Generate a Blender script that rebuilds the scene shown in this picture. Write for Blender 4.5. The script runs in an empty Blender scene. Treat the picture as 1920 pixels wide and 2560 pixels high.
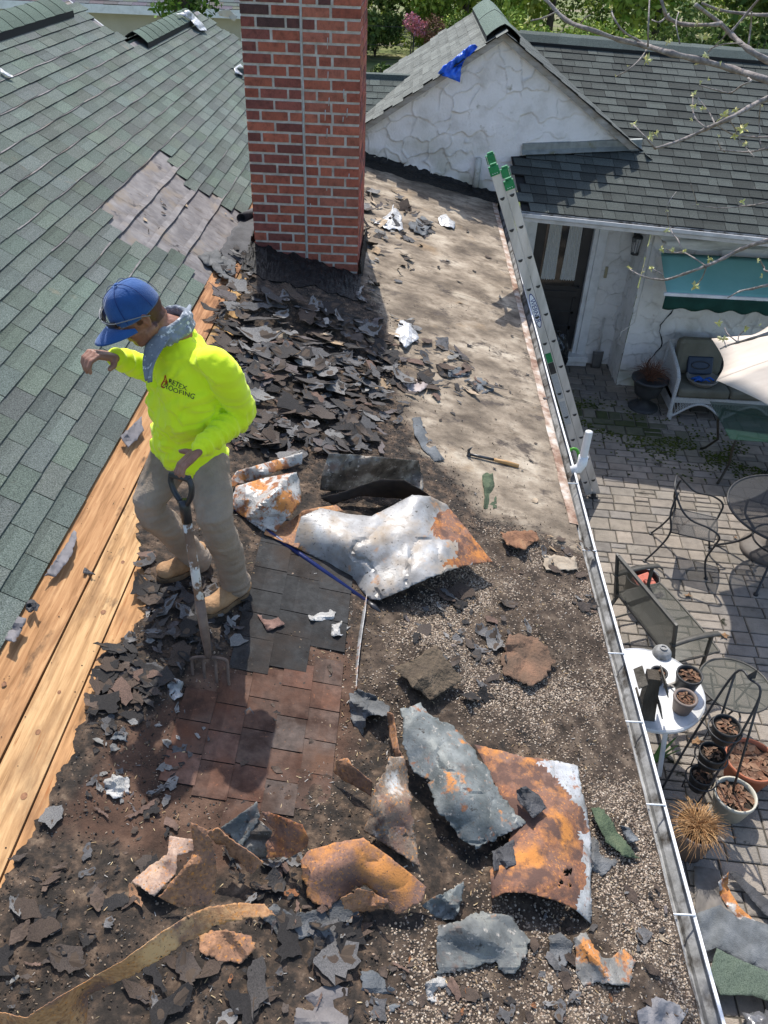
import bpy, math, random
import numpy as np
from mathutils import Vector, Matrix
from mathutils.bvhtree import BVHTree
from mathutils.geometry import delaunay_2d_cdt
random.seed(7)
rng = np.random.default_rng(11)
sc = bpy.context.scene
col = sc.collection
PI = math.pi
# ------------------------------------------------------------------ camera
F, CX, CY, H = 2000., 960., 1280., 2.8
_dn = np.array([-108, 2620, F]); _dn /= np.linalg.norm(_dn)
_y = np.array([90, -1520, F]); _y = _y/np.linalg.norm(_y); _y = _y - _dn*_y.dot(_dn); _y /= np.linalg.norm(_y)
_x = np.cross(_y, -_dn)
RW = np.array([_x, _y, -_dn])
CAM = np.array([0., 0., H])
cam = bpy.data.objects.new('camera', bpy.data.cameras.new('camera')); col.objects.link(cam)
m = Matrix.Identity(4)
for i in range(3):
    m[i][0] = RW[i][0]; m[i][1] = -RW[i][1]; m[i][2] = -RW[i][2]; m[i][3] = CAM[i]
cam.matrix_world = m
cam.data.sensor_fit = 'VERTICAL'; cam.data.sensor_height = 36; cam.data.lens = F/2560*36
cam.data.clip_start = .05; cam.data.clip_end = 500
sc.camera = cam
def ray(px, py): return RW @ np.array([(px-CX)/F, (py-CY)/F, 1.])
def at(px, py, n, d):
    n = np.array(n, float); r = ray(px, py); t = (d-n.dot(CAM))/n.dot(r); return CAM+t*r
def az(px, py, z): return at(px, py, (0, 0, 1), z)
def ay(px, py, y): return at(px, py, (0, 1, 0), y)
SL = .22                                    # fall of the low roof towards the gutter
def rf(px, py, o=0): return at(px, py, (SL, 0, 1), o)
P = 2.6                                     # patio lies this far below
def pt(px, py, h=0): return az(px, py, -P+h)
# ------------------------------------------------------------------ light
SUN = Vector((-.12, .67, 1)).normalized()
w = bpy.data.worlds.new('World'); sc.world = w; w.use_nodes = True
nt = w.node_tree; sky = nt.nodes.new('ShaderNodeTexSky'); sky.sky_type = 'NISHITA'; sky.sun_disc = False
sky.sun_elevation = math.asin(SUN.z); sky.sun_rotation = math.atan2(SUN.x, SUN.y)
sky.air_density = 1.0; sky.dust_density = 1.5
bg = nt.nodes['Background']; nt.links.new(sky.outputs[0], bg.inputs[0]); bg.inputs[1].default_value = .15
sl = bpy.data.lights.new('sun', 'SUN'); sl.energy = 3.15; sl.angle = math.radians(.5); sl.color = (1, .955, .88)
so = bpy.data.objects.new('sun', sl); col.objects.link(so); so.rotation_euler = SUN.to_track_quat('Z', 'Y').to_euler()
so.location = (-3, 10, 20)
sc.view_settings.view_transform = 'Standard'; sc.view_settings.look = 'None'
sc.view_settings.exposure = .82; sc.view_settings.gamma = 1; sc.view_settings.use_curve_mapping = False
# ------------------------------------------------------------------ helpers
class MB:
    def __init__(s): s.v = []; s.f = []; s.m = []; s.c = []
    def add(s, V, Fc, mi=0, c=(1, 1, 1)):
        b = len(s.v); s.v.extend([tuple(p) for p in V])
        for q in Fc: s.f.append(tuple(b+i for i in q)); s.m.append(mi); s.c.append(c)
        return s
    def box(s, a, b, mi=0, c=(1, 1, 1), M_=None):
        x0, y0, z0 = a; x1, y1, z1 = b
        V = [(x0, y0, z0), (x1, y0, z0), (x1, y1, z0), (x0, y1, z0), (x0, y0, z1), (x1, y0, z1), (x1, y1, z1), (x0, y1, z1)]
        if M_ is not None: V = [M_ @ Vector(p) for p in V]
        return s.add(V, [(3, 2, 1, 0), (4, 5, 6, 7), (0, 1, 5, 4), (1, 2, 6, 5), (2, 3, 7, 6), (3, 0, 4, 7)], mi, c)
    def beam(s, p, q, wd, th, up=(0, 0, 1), mi=0, c=(1, 1, 1)):
        p = Vector(p); q = Vector(q); d = (q-p).normalized(); u = Vector(up); sd = d.cross(u).normalized()*wd/2; n = sd.cross(d).normalized()*th/2
        V = [p-sd-n, p+sd-n, p+sd+n, p-sd+n, q-sd-n, q+sd-n, q+sd+n, q-sd+n]
        return s.add(V, [(0, 1, 2, 3), (7, 6, 5, 4), (4, 5, 1, 0), (5, 6, 2, 1), (6, 7, 3, 2), (7, 4, 0, 3)], mi, c)
    def tube(s, pts, r, n=8, mi=0, c=(1, 1, 1), closed=False, cap=True):
        pts = [Vector(p) for p in pts]; k = len(pts)
        rr = r if hasattr(r, '__len__') else [r]*k
        b = len(s.v); prev = None
        for i, p in enumerate(pts):
            d = (pts[(i+1) % k]-pts[i-1]) if closed else (pts[min(i+1, k-1)]-pts[max(i-1, 0)])
            if d.length < 1e-9: d = Vector((0, 0, 1))
            d.normalize()
            if prev is None:
                a = d.orthogonal().normalized()
            else:
                a = prev-d*prev.dot(d)
                a = a.normalized() if a.length > 1e-6 else d.orthogonal().normalized()
            prev = a; bb = d.cross(a)
            for j in range(n):
                t = 2*PI*j/n; s.v.append(tuple(p+(a*math.cos(t)+bb*math.sin(t))*rr[i]))
        for i in range(k if closed else k-1):
            i2 = (i+1) % k
            for j in range(n):
                s.f.append((b+i*n+j, b+i*n+(j+1) % n, b+i2*n+(j+1) % n, b+i2*n+j)); s.m.append(mi); s.c.append(c)
        if cap and not closed:
            s.f.append(tuple(b+j for j in range(n))[::-1]); s.m.append(mi); s.c.append(c)
            s.f.append(tuple(b+(k-1)*n+j for j in range(n))); s.m.append(mi); s.c.append(c)
        return s
    def lathe(s, c0, prof, n=24, mi=0, c=(1, 1, 1), M_=None, cap=False):
        b = len(s.v)
        for r, z in prof:
            for j in range(n):
                t = 2*PI*j/n; p = Vector((r*math.cos(t), r*math.sin(t), z))
                if M_ is not None: p = M_ @ p
                s.v.append((c0[0]+p.x, c0[1]+p.y, c0[2]+p.z))
        for i in range(len(prof)-1):
            for j in range(n):
                s.f.append((b+i*n+j, b+i*n+(j+1) % n, b+(i+1)*n+(j+1) % n, b+(i+1)*n+j)); s.m.append(mi); s.c.append(c)
        if cap:
            s.f.append(tuple(b+(len(prof)-1)*n+j for j in range(n))); s.m.append(mi); s.c.append(c)
        return s
    def prism(s, poly, dvec, mi=0, c=(1, 1, 1)):
        n = len(poly); d = Vector(dvec); V = [Vector(p) for p in poly]; V += [p+d for p in V]
        return s.add(V, [tuple(range(n))[::-1], tuple(range(n, 2*n))]+[(i, (i+1) % n, n+(i+1) % n, n+i) for i in range(n)], mi, c)
    def grid(s, G, mi=0, c=(1, 1, 1), flip=False):
        G = np.asarray(G); a, b_ = G.shape[:2]; b = len(s.v); s.v.extend(map(tuple, G.reshape(-1, 3)))
        for i in range(a-1):
            for j in range(b_-1):
                q = (b+i*b_+j, b+i*b_+j+1, b+(i+1)*b_+j+1, b+(i+1)*b_+j)
                s.f.append(q[::-1] if flip else q); s.m.append(mi); s.c.append(c)
        return s
def npmesh(name, V, Fc, cols=None, smooth=False):
    """V (n,3), Fc (k,3|4) arrays"""
    me = bpy.data.meshes.new(name); V = np.asarray(V, np.float32); Fc = np.asarray(Fc, np.int32); k, n = Fc.shape
    me.vertices.add(len(V)); me.vertices.foreach_set('co', V.ravel())
    me.loops.add(k*n); me.loops.foreach_set('vertex_index', Fc.ravel())
    me.polygons.add(k); me.polygons.foreach_set('loop_start', np.arange(0, k*n, n, dtype=np.int32))
    me.polygons.foreach_set('use_smooth', np.full(k, smooth))
    me.update(calc_edges=True)
    if cols is not None:
        at_ = me.color_attributes.new('Col', 'FLOAT_COLOR', 'POINT'); c4 = np.ones((len(V), 4), np.float32); c4[:, :3] = cols
        at_.data.foreach_set('color', c4.ravel())
    return me
def tag(o, label=None, cat=None, group=None, kind=None):
    if label: o['label'] = label
    if cat: o['category'] = cat
    if group: o['group'] = group
    if kind: o['kind'] = kind
    return o
def thing(name, label, cat, loc=(0, 0, 0), group=None, rz=0):
    o = bpy.data.objects.new(name, None); col.objects.link(o); o.location = loc; o.rotation_euler = (0, 0, rz); o.empty_display_size = .1
    return tag(o, label, cat, group)
def obj(name, mb, mats, parent=None, smooth=False, loc=None, local=False, bevel=0):
    if parent is not None:
        off = Vector((0, 0, 0)); q = parent
        while q is not None: off += q.location; q = q.parent
    else: off = Vector(loc) if loc is not None else Vector((0, 0, 0))
    if not isinstance(mats, (list, tuple)): mats = [mats]
    if isinstance(mb, MB):
        me = bpy.data.meshes.new(name)
        o3 = Vector((0, 0, 0)) if local else off
        me.from_pydata([(p[0]-o3.x, p[1]-o3.y, p[2]-o3.z) for p in mb.v], [], mb.f)
        for mt in mats: me.materials.append(mt)
        me.polygons.foreach_set('material_index', mb.m)
        me.polygons.foreach_set('use_smooth', [smooth]*len(mb.f))
        ca = me.color_attributes.new('Col', 'FLOAT_COLOR', 'CORNER')
        n = np.array([len(f) for f in mb.f]); c4 = np.ones((len(mb.f), 4), np.float32); c4[:, :3] = np.array(mb.c, np.float32).reshape(-1, 3)
        ca.data.foreach_set('color', np.repeat(c4, n, axis=0).ravel()); me.update()
    else:
        me = mb
        if not local and off.length > 0: me.transform(Matrix.Translation(-off))
        if not me.materials:
            for mt in mats: me.materials.append(mt)
    o = bpy.data.objects.new(name, me); col.objects.link(o)
    if parent is not None: o.parent = parent
    else: o.location = off
    if bevel:
        b = o.modifiers.new('b', 'BEVEL'); b.width = bevel; b.segments = 2; b.limit_method = 'ANGLE'
    return o
def dup(root, loc, rz=0, label=None, group=None):
    r = root.copy(); col.objects.link(r); r.location = loc; r.rotation_euler = (0, 0, rz)
    if label: r['label'] = label
    if group: r['group'] = group
    for ch in list(root.children):
        c = ch.copy(); col.objects.link(c); c.parent = r
        for g in ch.children:
            d = g.copy(); col.objects.link(d); d.parent = c
    return r
# numpy value noise
_tab = np.random.default_rng(5).random((256, 256))
def vn(x, y, s=0):
    x = np.asarray(x, float)+s*17.31; y = np.asarray(y, float)+s*9.17
    xi = np.floor(x).astype(int); yi = np.floor(y).astype(int); fx = x-xi; fy = y-yi
    fx = fx*fx*(3-2*fx); fy = fy*fy*(3-2*fy); g = lambda a, b: _tab[a & 255, b & 255]
    return (g(xi, yi)*(1-fx)+g(xi+1, yi)*fx)*(1-fy)+(g(xi, yi+1)*(1-fx)+g(xi+1, yi+1)*fx)*fy
def fbm(x, y, s=0, o=4):
    r = 0; a = .5; t = 0
    for i in range(o): r = r+a*vn(np.asarray(x)*2**i, np.asarray(y)*2**i, s+i*3); t += a; a *= .5
    return r/t
# ------------------------------------------------------------------ materials
def lin(c):
    return tuple(((x/255+.055)/1.055)**2.4 if x > 10 else x/255/12.92 for x in c)
def M(name, stops, sc_=5, det=6, rough=.85, bump=0, bsc=60, metal=0, vc=0, st=(1, 1, 1), layers=(), spec=.35, dist=0, ramp=(.3, .7), bdet=5, alpha=None, coat=0, tr=0, sheen=0, bd=.02):
    """stops: list of linear colours spread over the noise range; layers: (colour, scale, lo, hi[, stretch[, seed]])"""
    mt = bpy.data.materials.new(name); mt.use_nodes = True; t = mt.node_tree; N = t.nodes; L = t.links
    b = N['Principled BSDF']; tc = N.new('ShaderNodeTexCoord'); mp = N.new('ShaderNodeMapping'); mp.inputs['Scale'].default_value = st
    L.new(tc.outputs['Object'], mp.inputs[0])
    n = N.new('ShaderNodeTexNoise'); n.inputs['Scale'].default_value = sc_; n.inputs['Detail'].default_value = det; n.inputs['Roughness'].default_value = .6; n.inputs['Distortion'].default_value = dist
    L.new(mp.outputs[0], n.inputs[0])
    r = N.new('ShaderNodeValToRGB'); L.new(n.outputs[0], r.inputs[0])
    e = r.color_ramp.elements; k = len(stops)
    for i, c in enumerate(stops):
        pos = ramp[0]+(ramp[1]-ramp[0])*(i/(k-1) if k > 1 else 0)
        el = e[i] if i < 2 else e.new(pos); el.position = pos; el.color = (*c, 1)
    if k == 1: e[1].color = (*stops[0], 1)
    cur = r.outputs[0]; fac_metal = None
    for ly in layers:
        c, s, lo, hi = ly[:4]
        m2 = N.new('ShaderNodeMapping'); m2.inputs['Scale'].default_value = ly[4] if len(ly) > 4 else (1, 1, 1)
        m2.inputs['Location'].default_value = (ly[5] if len(ly) > 5 else s*1.7, s, 3)
        L.new(tc.outputs['Object'], m2.inputs[0])
        n2 = N.new('ShaderNodeTexNoise'); n2.inputs['Scale'].default_value = s; n2.inputs['Detail'].default_value = 7; n2.inputs['Roughness'].default_value = .62
        L.new(m2.outputs[0], n2.inputs[0])
        mr = N.new('ShaderNodeMapRange'); mr.inputs[1].default_value = lo; mr.inputs[2].default_value = hi; L.new(n2.outputs[0], mr.inputs[0])
        mx = N.new('ShaderNodeMix'); mx.data_type = 'RGBA'; L.new(mr.outputs[0], mx.inputs[0]); L.new(cur, mx.inputs[6]); mx.inputs[7].default_value = (*c, 1)
        cur = mx.outputs[2]
        if metal:
            if fac_metal is None: fac_metal = mr.outputs[0]
            else:
                mm = N.new('ShaderNodeMath'); mm.operation = 'MAXIMUM'; L.new(fac_metal, mm.inputs[0]); L.new(mr.outputs[0], mm.inputs[1]); fac_metal = mm.outputs[0]
    if vc:
        a = N.new('ShaderNodeAttribute'); a.attribute_name = 'Col'
        mx = N.new('ShaderNodeMix'); mx.data_type = 'RGBA'; mx.blend_type = 'MULTIPLY'; mx.inputs[0].default_value = 1
        L.new(cur, mx.inputs[6]); L.new(a.outputs[0], mx.inputs[7]); cur = mx.outputs[2]
    L.new(cur, b.inputs['Base Color'])
    b.inputs['Roughness'].default_value = rough; b.inputs['Specular IOR Level'].default_value = spec; b.inputs['Metallic'].default_value = metal
    if coat: b.inputs['Coat Weight'].default_value = coat
    if tr: b.inputs['Transmission Weight'].default_value = tr
    if sheen: b.inputs['Sheen Weight'].default_value = sheen
    if metal and fac_metal is not None:
        mr = N.new('ShaderNodeMapRange'); mr.inputs[3].default_value = metal; mr.inputs[4].default_value = 0; L.new(fac_metal, mr.inputs[0]); L.new(mr.outputs[0], b.inputs['Metallic'])
        mr = N.new('ShaderNodeMapRange'); mr.inputs[3].default_value = rough; mr.inputs[4].default_value = .85; L.new(fac_metal, mr.inputs[0]); L.new(mr.outputs[0], b.inputs['Roughness'])
    if bump:
        n3 = N.new('ShaderNodeTexNoise'); n3.inputs['Scale'].default_value = bsc; n3.inputs['Detail'].default_value = bdet; L.new(mp.outputs[0], n3.inputs[0])
        bp = N.new('ShaderNodeBump'); bp.inputs['Strength'].default_value = bump; bp.inputs['Distance'].default_value = bd; L.new(n3.outputs[0], bp.inputs['Height']); L.new(bp.outputs[0], b.inputs['Normal'])
    if alpha is not None: b.inputs['Alpha'].default_value = alpha
    return mt
WHITE = (1, 1, 1)
m_green = M('green_shingle', [(.046, .059, .05), (.118, .142, .124), (.20, .228, .202)], 170, 3, .95, .5, 300, vc=1, layers=[((.2, .17, .12), 3.2, .66, .8)], ramp=(.33, .68))
m_wingsh = M('weathered_shingle', [(.035, .04, .038), (.075, .085, .08), (.13, .14, .13)], 150, 3, .95, .4, 200, vc=1, layers=[((.2, .2, .19), 4, .66, .8)], ramp=(.33, .68))
m_butt = M('shingle_edge', [(.012, .013, .013)], 10)
m_felt = M('felt_underlayment', [(.11, .102, .105), (.175, .163, .163), (.24, .225, .22)], 9, 10, .75, .35, 25, bd=.008, layers=[((.21, .17, .13), 3.5, .52, .68), ((.10, .085, .075), 5, .55, .68, (1, 3, 1)), ((.05, .045, .05), 7, .62, .7)])
m_vent = M('ridge_vent', [(.012, .012, .013)], 10, rough=.6)
m_board = M('pine_board', [(.25, .13, .055), (.45, .255, .12), (.60, .38, .19)], 5, 8, .85, .2, 90, spec=.2, vc=1, st=(9, .55, 4), dist=.6, layers=[((.16, .085, .045), 2.6, .50, .74, (3, .9, 1)), ((.07, .045, .03), 5, .62, .75, (2.5, .8, 1), 31), ((.30, .13, .05), 16, .62, .70, (5, .3, 1)), ((.05, .03, .02), 34, .70, .74)])
m_gap = M('deck_gap', [(.006, .005, .004)], 5)
m_brick = M('brick', [(.62, .62, .62), (1, 1, 1), (1.25, 1.2, 1.15)], 26, 8, .9, .45, 120, vc=1, layers=[((.05, .03, .03), 11, .68, .78)])
m_mortar = M('mortar', [(.36, .33, .28), (.55, .50, .44), (.68, .64, .58)], 14, 8, .95, .5, 150)
m_caulk = M('white_sealant', [(.36, .35, .33), (.55, .54, .51)], 20, 5, .6, .2, 60)
m_tar = M('tar', [(.003, .003, .003), (.009, .0085, .008), (.028, .025, .022)], 14, 10, .6, .9, 40, spec=.3)
m_stucco = M('stucco', [(.56, .55, .53), (.74, .74, .74), (.80, .80, .81)], 3, 8, .9, .35, 40, vc=1, layers=[((.33, .31, .24), 9, .63, .8)])
m_whitep = M('white_paint', [(.56, .56, .55), (.72, .72, .71), (.78, .78, .78)], 6, 7, .5, .1, 50, layers=[((.2, .19, .17), 14, .68, .76)])
m_gutter = M('gutter_paint', [(.6, .6, .6), (.8, .8, .8)], 6, 7, .4, .1, 40, layers=[((.2, .19, .17), 26, .66, .72), ((.42, .40, .37), 5, .56, .75)], spec=.4)
m_gutin = M('gutter_inside', [(.12, .115, .11), (.26, .26, .255), (.40, .40, .40)], 9, 7, .7, .2, 40, layers=[((.05, .042, .034), 7, .50, .64)])
m_fascia = M('weathered_fascia', [(.22, .20, .17), (.36, .34, .31), (.45, .43, .40)], 6, 7, .8, .2, 50, st=(1, 1, 3))
m_rustedge = M('rusty_drip_edge', [(.52, .47, .41), (.38, .28, .21), (.20, .11, .07)], 9, 9, .7, .3, 60, ramp=(.36, .62))
m_black = M('black_metal', [(.018, .018, .02), (.04, .04, .042)], 20, 5, .45, .1, 80, spec=.5)
m_blackpl = M('black_plastic', [(.014, .014, .016), (.03, .03, .033)], 6, 4, .4, .05, 60, spec=.5)
m_alu = M('aluminium', [(.46, .45, .42), (.60, .58, .55), (.68, .66, .63)], 12, 6, .42, .08, 100, metal=.35, st=(1, 1, .15))
m_glassdk = M('dark_glass', [(.01, .012, .011)], 3, rough=.06, spec=.8)
# ------------------------------------------------------------------ the house
TH = math.atan(.68); cT, sT = math.cos(TH), math.sin(TH)
house = thing('house', 'house under renovation with green shingle roof, bare deck boards and stripped low roof', 'house', (-2, 5, -2.6))
def GP(u, v, h): return (-1.555-v*cT+h*sT, u, .341+v*sT+h*cT)
def inpoly(x, y, poly):
    c = False; n = len(poly); j = n-1
    for i in range(n):
        xi, yi = poly[i]; xj, yj = poly[j]
        if (yi > y) != (yj > y) and x < (xj-xi)*(y-yi)/(yj-yi)+xi: c = not c
        j = i
    return c
def project(p):
    c = RW.T @ (np.array(p, float)-CAM); return CX+F*c[0]/c[2], CY+F*c[1]/c[2]
def tabs(mb, Pf, rows, ex, tw, ur, pred, colf, rnd=.0, th=.007, vary=0, off0=0):
    for r in range(rows):
        v0 = r*ex; u = ur[0]-tw*((r*.5+off0) % 1)-random.random()*rnd
        while u < ur[1]:
            t = tw*(1+random.uniform(-vary, vary)); a = u+.0022; b = u+t-.0022; u += t
            uc, vc_ = (a+b)/2, v0+ex/2
            if not pred(uc, vc_, r): continue
            j = random.uniform(-.0022, .0022); hb = th+random.uniform(-.0012, .003); v1 = v0+ex+.004
            hs = random.uniform(-.002, .002)
            V = [Pf(a, v0+j, hb), Pf(b, v0+j+hs, hb), Pf(b, v1, .0015), Pf(a, v1, .0015), Pf(a, v0+j, -.004), Pf(b, v0+j+hs, -.004)]
            c = colf(uc, vc_, r)
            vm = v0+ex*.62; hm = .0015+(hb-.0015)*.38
            if random.random() < .75:     # most tabs get a darker upper band
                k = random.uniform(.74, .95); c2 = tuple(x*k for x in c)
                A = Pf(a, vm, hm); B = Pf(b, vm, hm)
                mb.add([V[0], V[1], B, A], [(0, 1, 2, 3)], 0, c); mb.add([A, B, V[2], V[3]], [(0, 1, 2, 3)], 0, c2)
            else: mb.add(V[:4], [(0, 1, 2, 3)], 0, c)
            mb.add([V[4], V[5], V[1], V[0]], [(0, 1, 2, 3)], 1)
            mb.add([V[0], V[3], V[4]], [(0, 1, 2)], 1); mb.add([V[1], V[5], V[2]], [(0, 1, 2)], 1)
    return mb
felt = [(399, 366), (347, 416), (300, 462), (249, 509), (283, 540), (262, 572), (300, 590), (355, 600), (400, 612), (455, 640), (510, 700), (560, 720), (650, 600), (628, 538), (572, 512), (530, 498), (500, 470), (455, 455), (440, 415)]
def gpred(u, v, r):
    x, y, z = GP(u, v, 0)
    vmax = 2.60 if u < 10.15 else 1.93
    if v > vmax: return False
    px, py = project((x, y, z))
    return not inpoly(px, py, felt)
def gcol(u, v, r):
    k = random.choice([.80, .86, .93, 1, 1, 1.06, 1.12, 1.18]); g = random.uniform(.95, 1.06)
    return (k*random.uniform(.95, 1.03), k*g, k*random.uniform(.96, 1.04))
EX, TW = .1185, .257
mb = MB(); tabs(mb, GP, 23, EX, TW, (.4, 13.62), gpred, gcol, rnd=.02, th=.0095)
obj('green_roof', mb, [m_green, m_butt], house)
# deck under shingles: felt
mb = MB(); uu = np.linspace(.4, 10.15, 300); vv = np.linspace(-.0, 2.66, 70)
def felth(U, V): return -.002+.012*(np.abs(fbm(U*3+V, V*7, 4)-.5) < .035)*fbm(U*2, V*2, 8)+.006*fbm(U*5, V*5, 9)-.006
U, V = np.meshgrid(uu, vv, indexing='ij'); Hh = felth(U, V); Hh = Hh-.004
G = np.stack([-1.555-V*cT+Hh*sT, U, .341+V*sT+Hh*cT], -1); mb.grid(G)
G2 = np.array([[GP(u, v, -.009) for v in (0, 1.96)] for u in (10.15, 13.62)]); mb.grid(G2)
for v_ in np.arange(.236, 2.2, .236):      # lapped courses of the old layer telegraph through
    k_ = np.linspace(5.2, 9.4, 90); mb.grid(np.array([[GP(u, v_+.004*math.sin(u*9), .0095), GP(u, v_+.004*math.sin(u*9)+.05, .002)] for u in k_]))
obj('felt_underlayment', mb, m_felt, house, smooth=True)
# far slope and rake boards
mb = MB()
for y0, y1, xr, zr in ((.4, 10.15, -3.75, 1.835), (10.15, 13.62, -3.20, 1.462)):
    mb.prism([(xr, y0, zr-.006), (xr-3.3, y0, zr-2.25), (xr-3.3, y0, zr-2.3), (xr, y0, zr-.06)], (0, y1-y0, 0), 0, (.9, 1, .95))
obj('far_slope', mb, m_green, house)
mb = MB()
for y, v0, v1, a in ((10.152, 1.9, 2.66, 0), (13.62, -.0, 1.95, 0)):
    mb.beam(GP(y+.012, v0, -.03), GP(y+.012, v1, -.03), .02, .05, up=(sT, 0, cT))
obj('rake_trim', mb, m_whitep, house)
# ridge caps over vents
def ridge_cap(x, z, y0, y1, wd, sl1, sl2, mats, parent, seg=.26, lift=.055, colr=(.85, 1, .9)):
    mb = MB(); y = y0
    while y < y1:
        e = min(y+seg+.03, y1); k = random.uniform(.75, 1.1); prof = []
        for t in np.linspace(-1, 1, 9):
            s = sl1 if t < 0 else sl2
            prof.append((x+t*wd, z+lift-s*abs(t)*wd*(.55+.45*abs(t))-.0, 0))
        for i in range(8):
            a, b = prof[i], prof[i+1]
            mb.add([(a[0], y, a[1]+.006), (b[0], y, b[1]+.006), (b[0], e, b[1]), (a[0], e, a[1])], [(0, 1, 2, 3)], 0, tuple(c*k for c in colr))
            mb.add([(a[0], y, a[1]-.004), (b[0], y, b[1]-.004), (b[0], y, b[1]+.006), (a[0], y, a[1]+.006)], [(0, 1, 2, 3)], 1)
        y += seg
    for sgn, s in ((-1, sl1), (1, sl2)):
        xe = x+sgn*wd*.985; ze = z-s*wd
        mb.add([(xe, y0, ze-.01), (xe, y1, ze-.01), (xe, y1, ze+lift), (xe, y0, ze+lift)], [(0, 1, 2, 3)], 1)
    return obj('ridge_cap', mb, mats, parent)
ridge_cap(-3.75, 1.845, .4, 9.75, .17, .68, .68, [m_green, m_vent], house)
ridge_cap(-3.20, 1.472, 10.45, 13.05, .16, .68, .68, [m_green, m_vent], house)
# deck boards: pine planks along the edge of the stripped roof
def zp(x): return -SL*x
for i, (xa, xb, k) in enumerate(((-1.74, -1.365, (.86, .80, .76)), (-1.355, -1.200, (1, 1, 1)), (-1.192, -.98, (1.03, 1.0, .98)), (-.966, -.74, (1, .98, .95)))):
    y0 = .4
    for j, y1 in enumerate((3.9, 7.4, 9.2) if i % 2 else (5.2, 9.2)):
        mb = MB(); xl = xa; ka = tuple(c*random.uniform(.92, 1.05) for c in k)
        zl = zp(xa) if i else zp(-1.56)-.02
        mb.add([(xa, y0+.003, zl), (xb, y0+.003, zp(xb)), (xb, y1-.003, zp(xb)), (xa, y1-.003, zl), (xa, y0+.003, zl-.022), (xb, y0+.003, zp(xb)-.022), (xb, y1-.003, zp(xb)-.022), (xa, y1-.003, zl-.022)],
               [(0, 1, 2, 3), (4, 5, 1, 0), (5, 6, 2, 1), (6, 7, 3, 2), (7, 4, 0, 3)], 0, ka)
        if i == 0:   # the first board runs flat up to the shingle edge, then under it
            mb = MB(); mb.add([(-1.62, y0+.003, zp(-1.56)-.003), (xb, y0+.003, zp(xb)), (xb, y1-.003, zp(xb)), (-1.62, y1-.003, zp(-1.56)-.003), (xb, y0, zp(xb)-.022), (xb, y1, zp(xb)-.022)], [(0, 1, 2, 3), (4, 5, 2, 1)], 0, ka)
        obj('deck_board', mb, m_board, house)
        y0 = y1
# knots and nail holes
mb = MB(); mk = M('knot', [(.13, .05, .02), (.3, .14, .06)], 60, 4, .7, .2, 40)
for px, py in ((95, 1830), (148, 1730), (258, 1530), (307, 1405), (10, 1710), (60, 1990)):
    c = rf(px, py, .0014); r = random.uniform(.007, .012); mb.add([(c[0]+r*math.cos(t)*.9, c[1]+r*1.25*math.sin(t), c[2]-SL*r*.9*math.cos(t)) for t in np.linspace(0, 2*PI, 13)[:-1]], [tuple(range(12))], 0)
for k in range(190):
    x = random.uniform(-1.56, -1.05); y = random.choice([random.uniform(1.2, 8)]); r = random.uniform(.0018, .0035); z = zp(x)+.0012
    mb.add([(x+r*math.cos(t), y+r*math.sin(t), z-SL*r*math.cos(t)) for t in np.linspace(0, 2*PI, 7)[:-1]], [tuple(range(6))], 1)
obj('knots_and_nail_holes', mb, [mk, m_gap], house)
# slab under everything
mb = MB(); mb.prism([(-1.7, .3, zp(-1.56)-.03), (-1.56, .3, zp(-1.56)-.03), (1.15, .3, zp(1.15)-.03), (1.15, .3, zp(1.15)-.16), (-1.7, .3, zp(-1.56)-.16)], (0, 10.62, 0), 0)
obj('roof_sheathing', mb, m_gap, house)
mb = MB(); mb.box((.98, .3, -P), (1.05, 10.9, -.42)); mb.box((-6.9, .3, -P), (-6.8, 13.5, -.4)); mb.box((-6.8, 13.2, -P), (-1.5, 13.3, .2)); mb.box((-6.8, .3, -P), (1.0, .37, -.3))
obj('outer_wall', mb, m_stucco, house)
MOUNDS = []
def mound(px, py, h, sx, sy):
    c = rf(px, py); MOUNDS.append((c[0], c[1], h, sx, sy))
mound(750, 800, .11, .42, .26); mound(640, 800, .07, .35, .3); mound(700, 930, .05, .45, .4); mound(860, 860, .06, .2, .2)
mound(1060, 1640, .085, .17, .14); mound(1000, 1720, .05, .16, .12); mound(960, 2120, .05, .3, .2); mound(1370, 1560, .03, .2, .25); mound(150, 2300, .02, .3, .2)
def hz(x, y):
    r = 0*x
    for cx, cy, h, sx, sy in MOUNDS: r = r+h*np.exp(-(((x-cx)/sx)**2+((y-cy)/sy)**2))
    return r
def surfz(X, Y): return -SL*X+.012+hz(X, Y)
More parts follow.
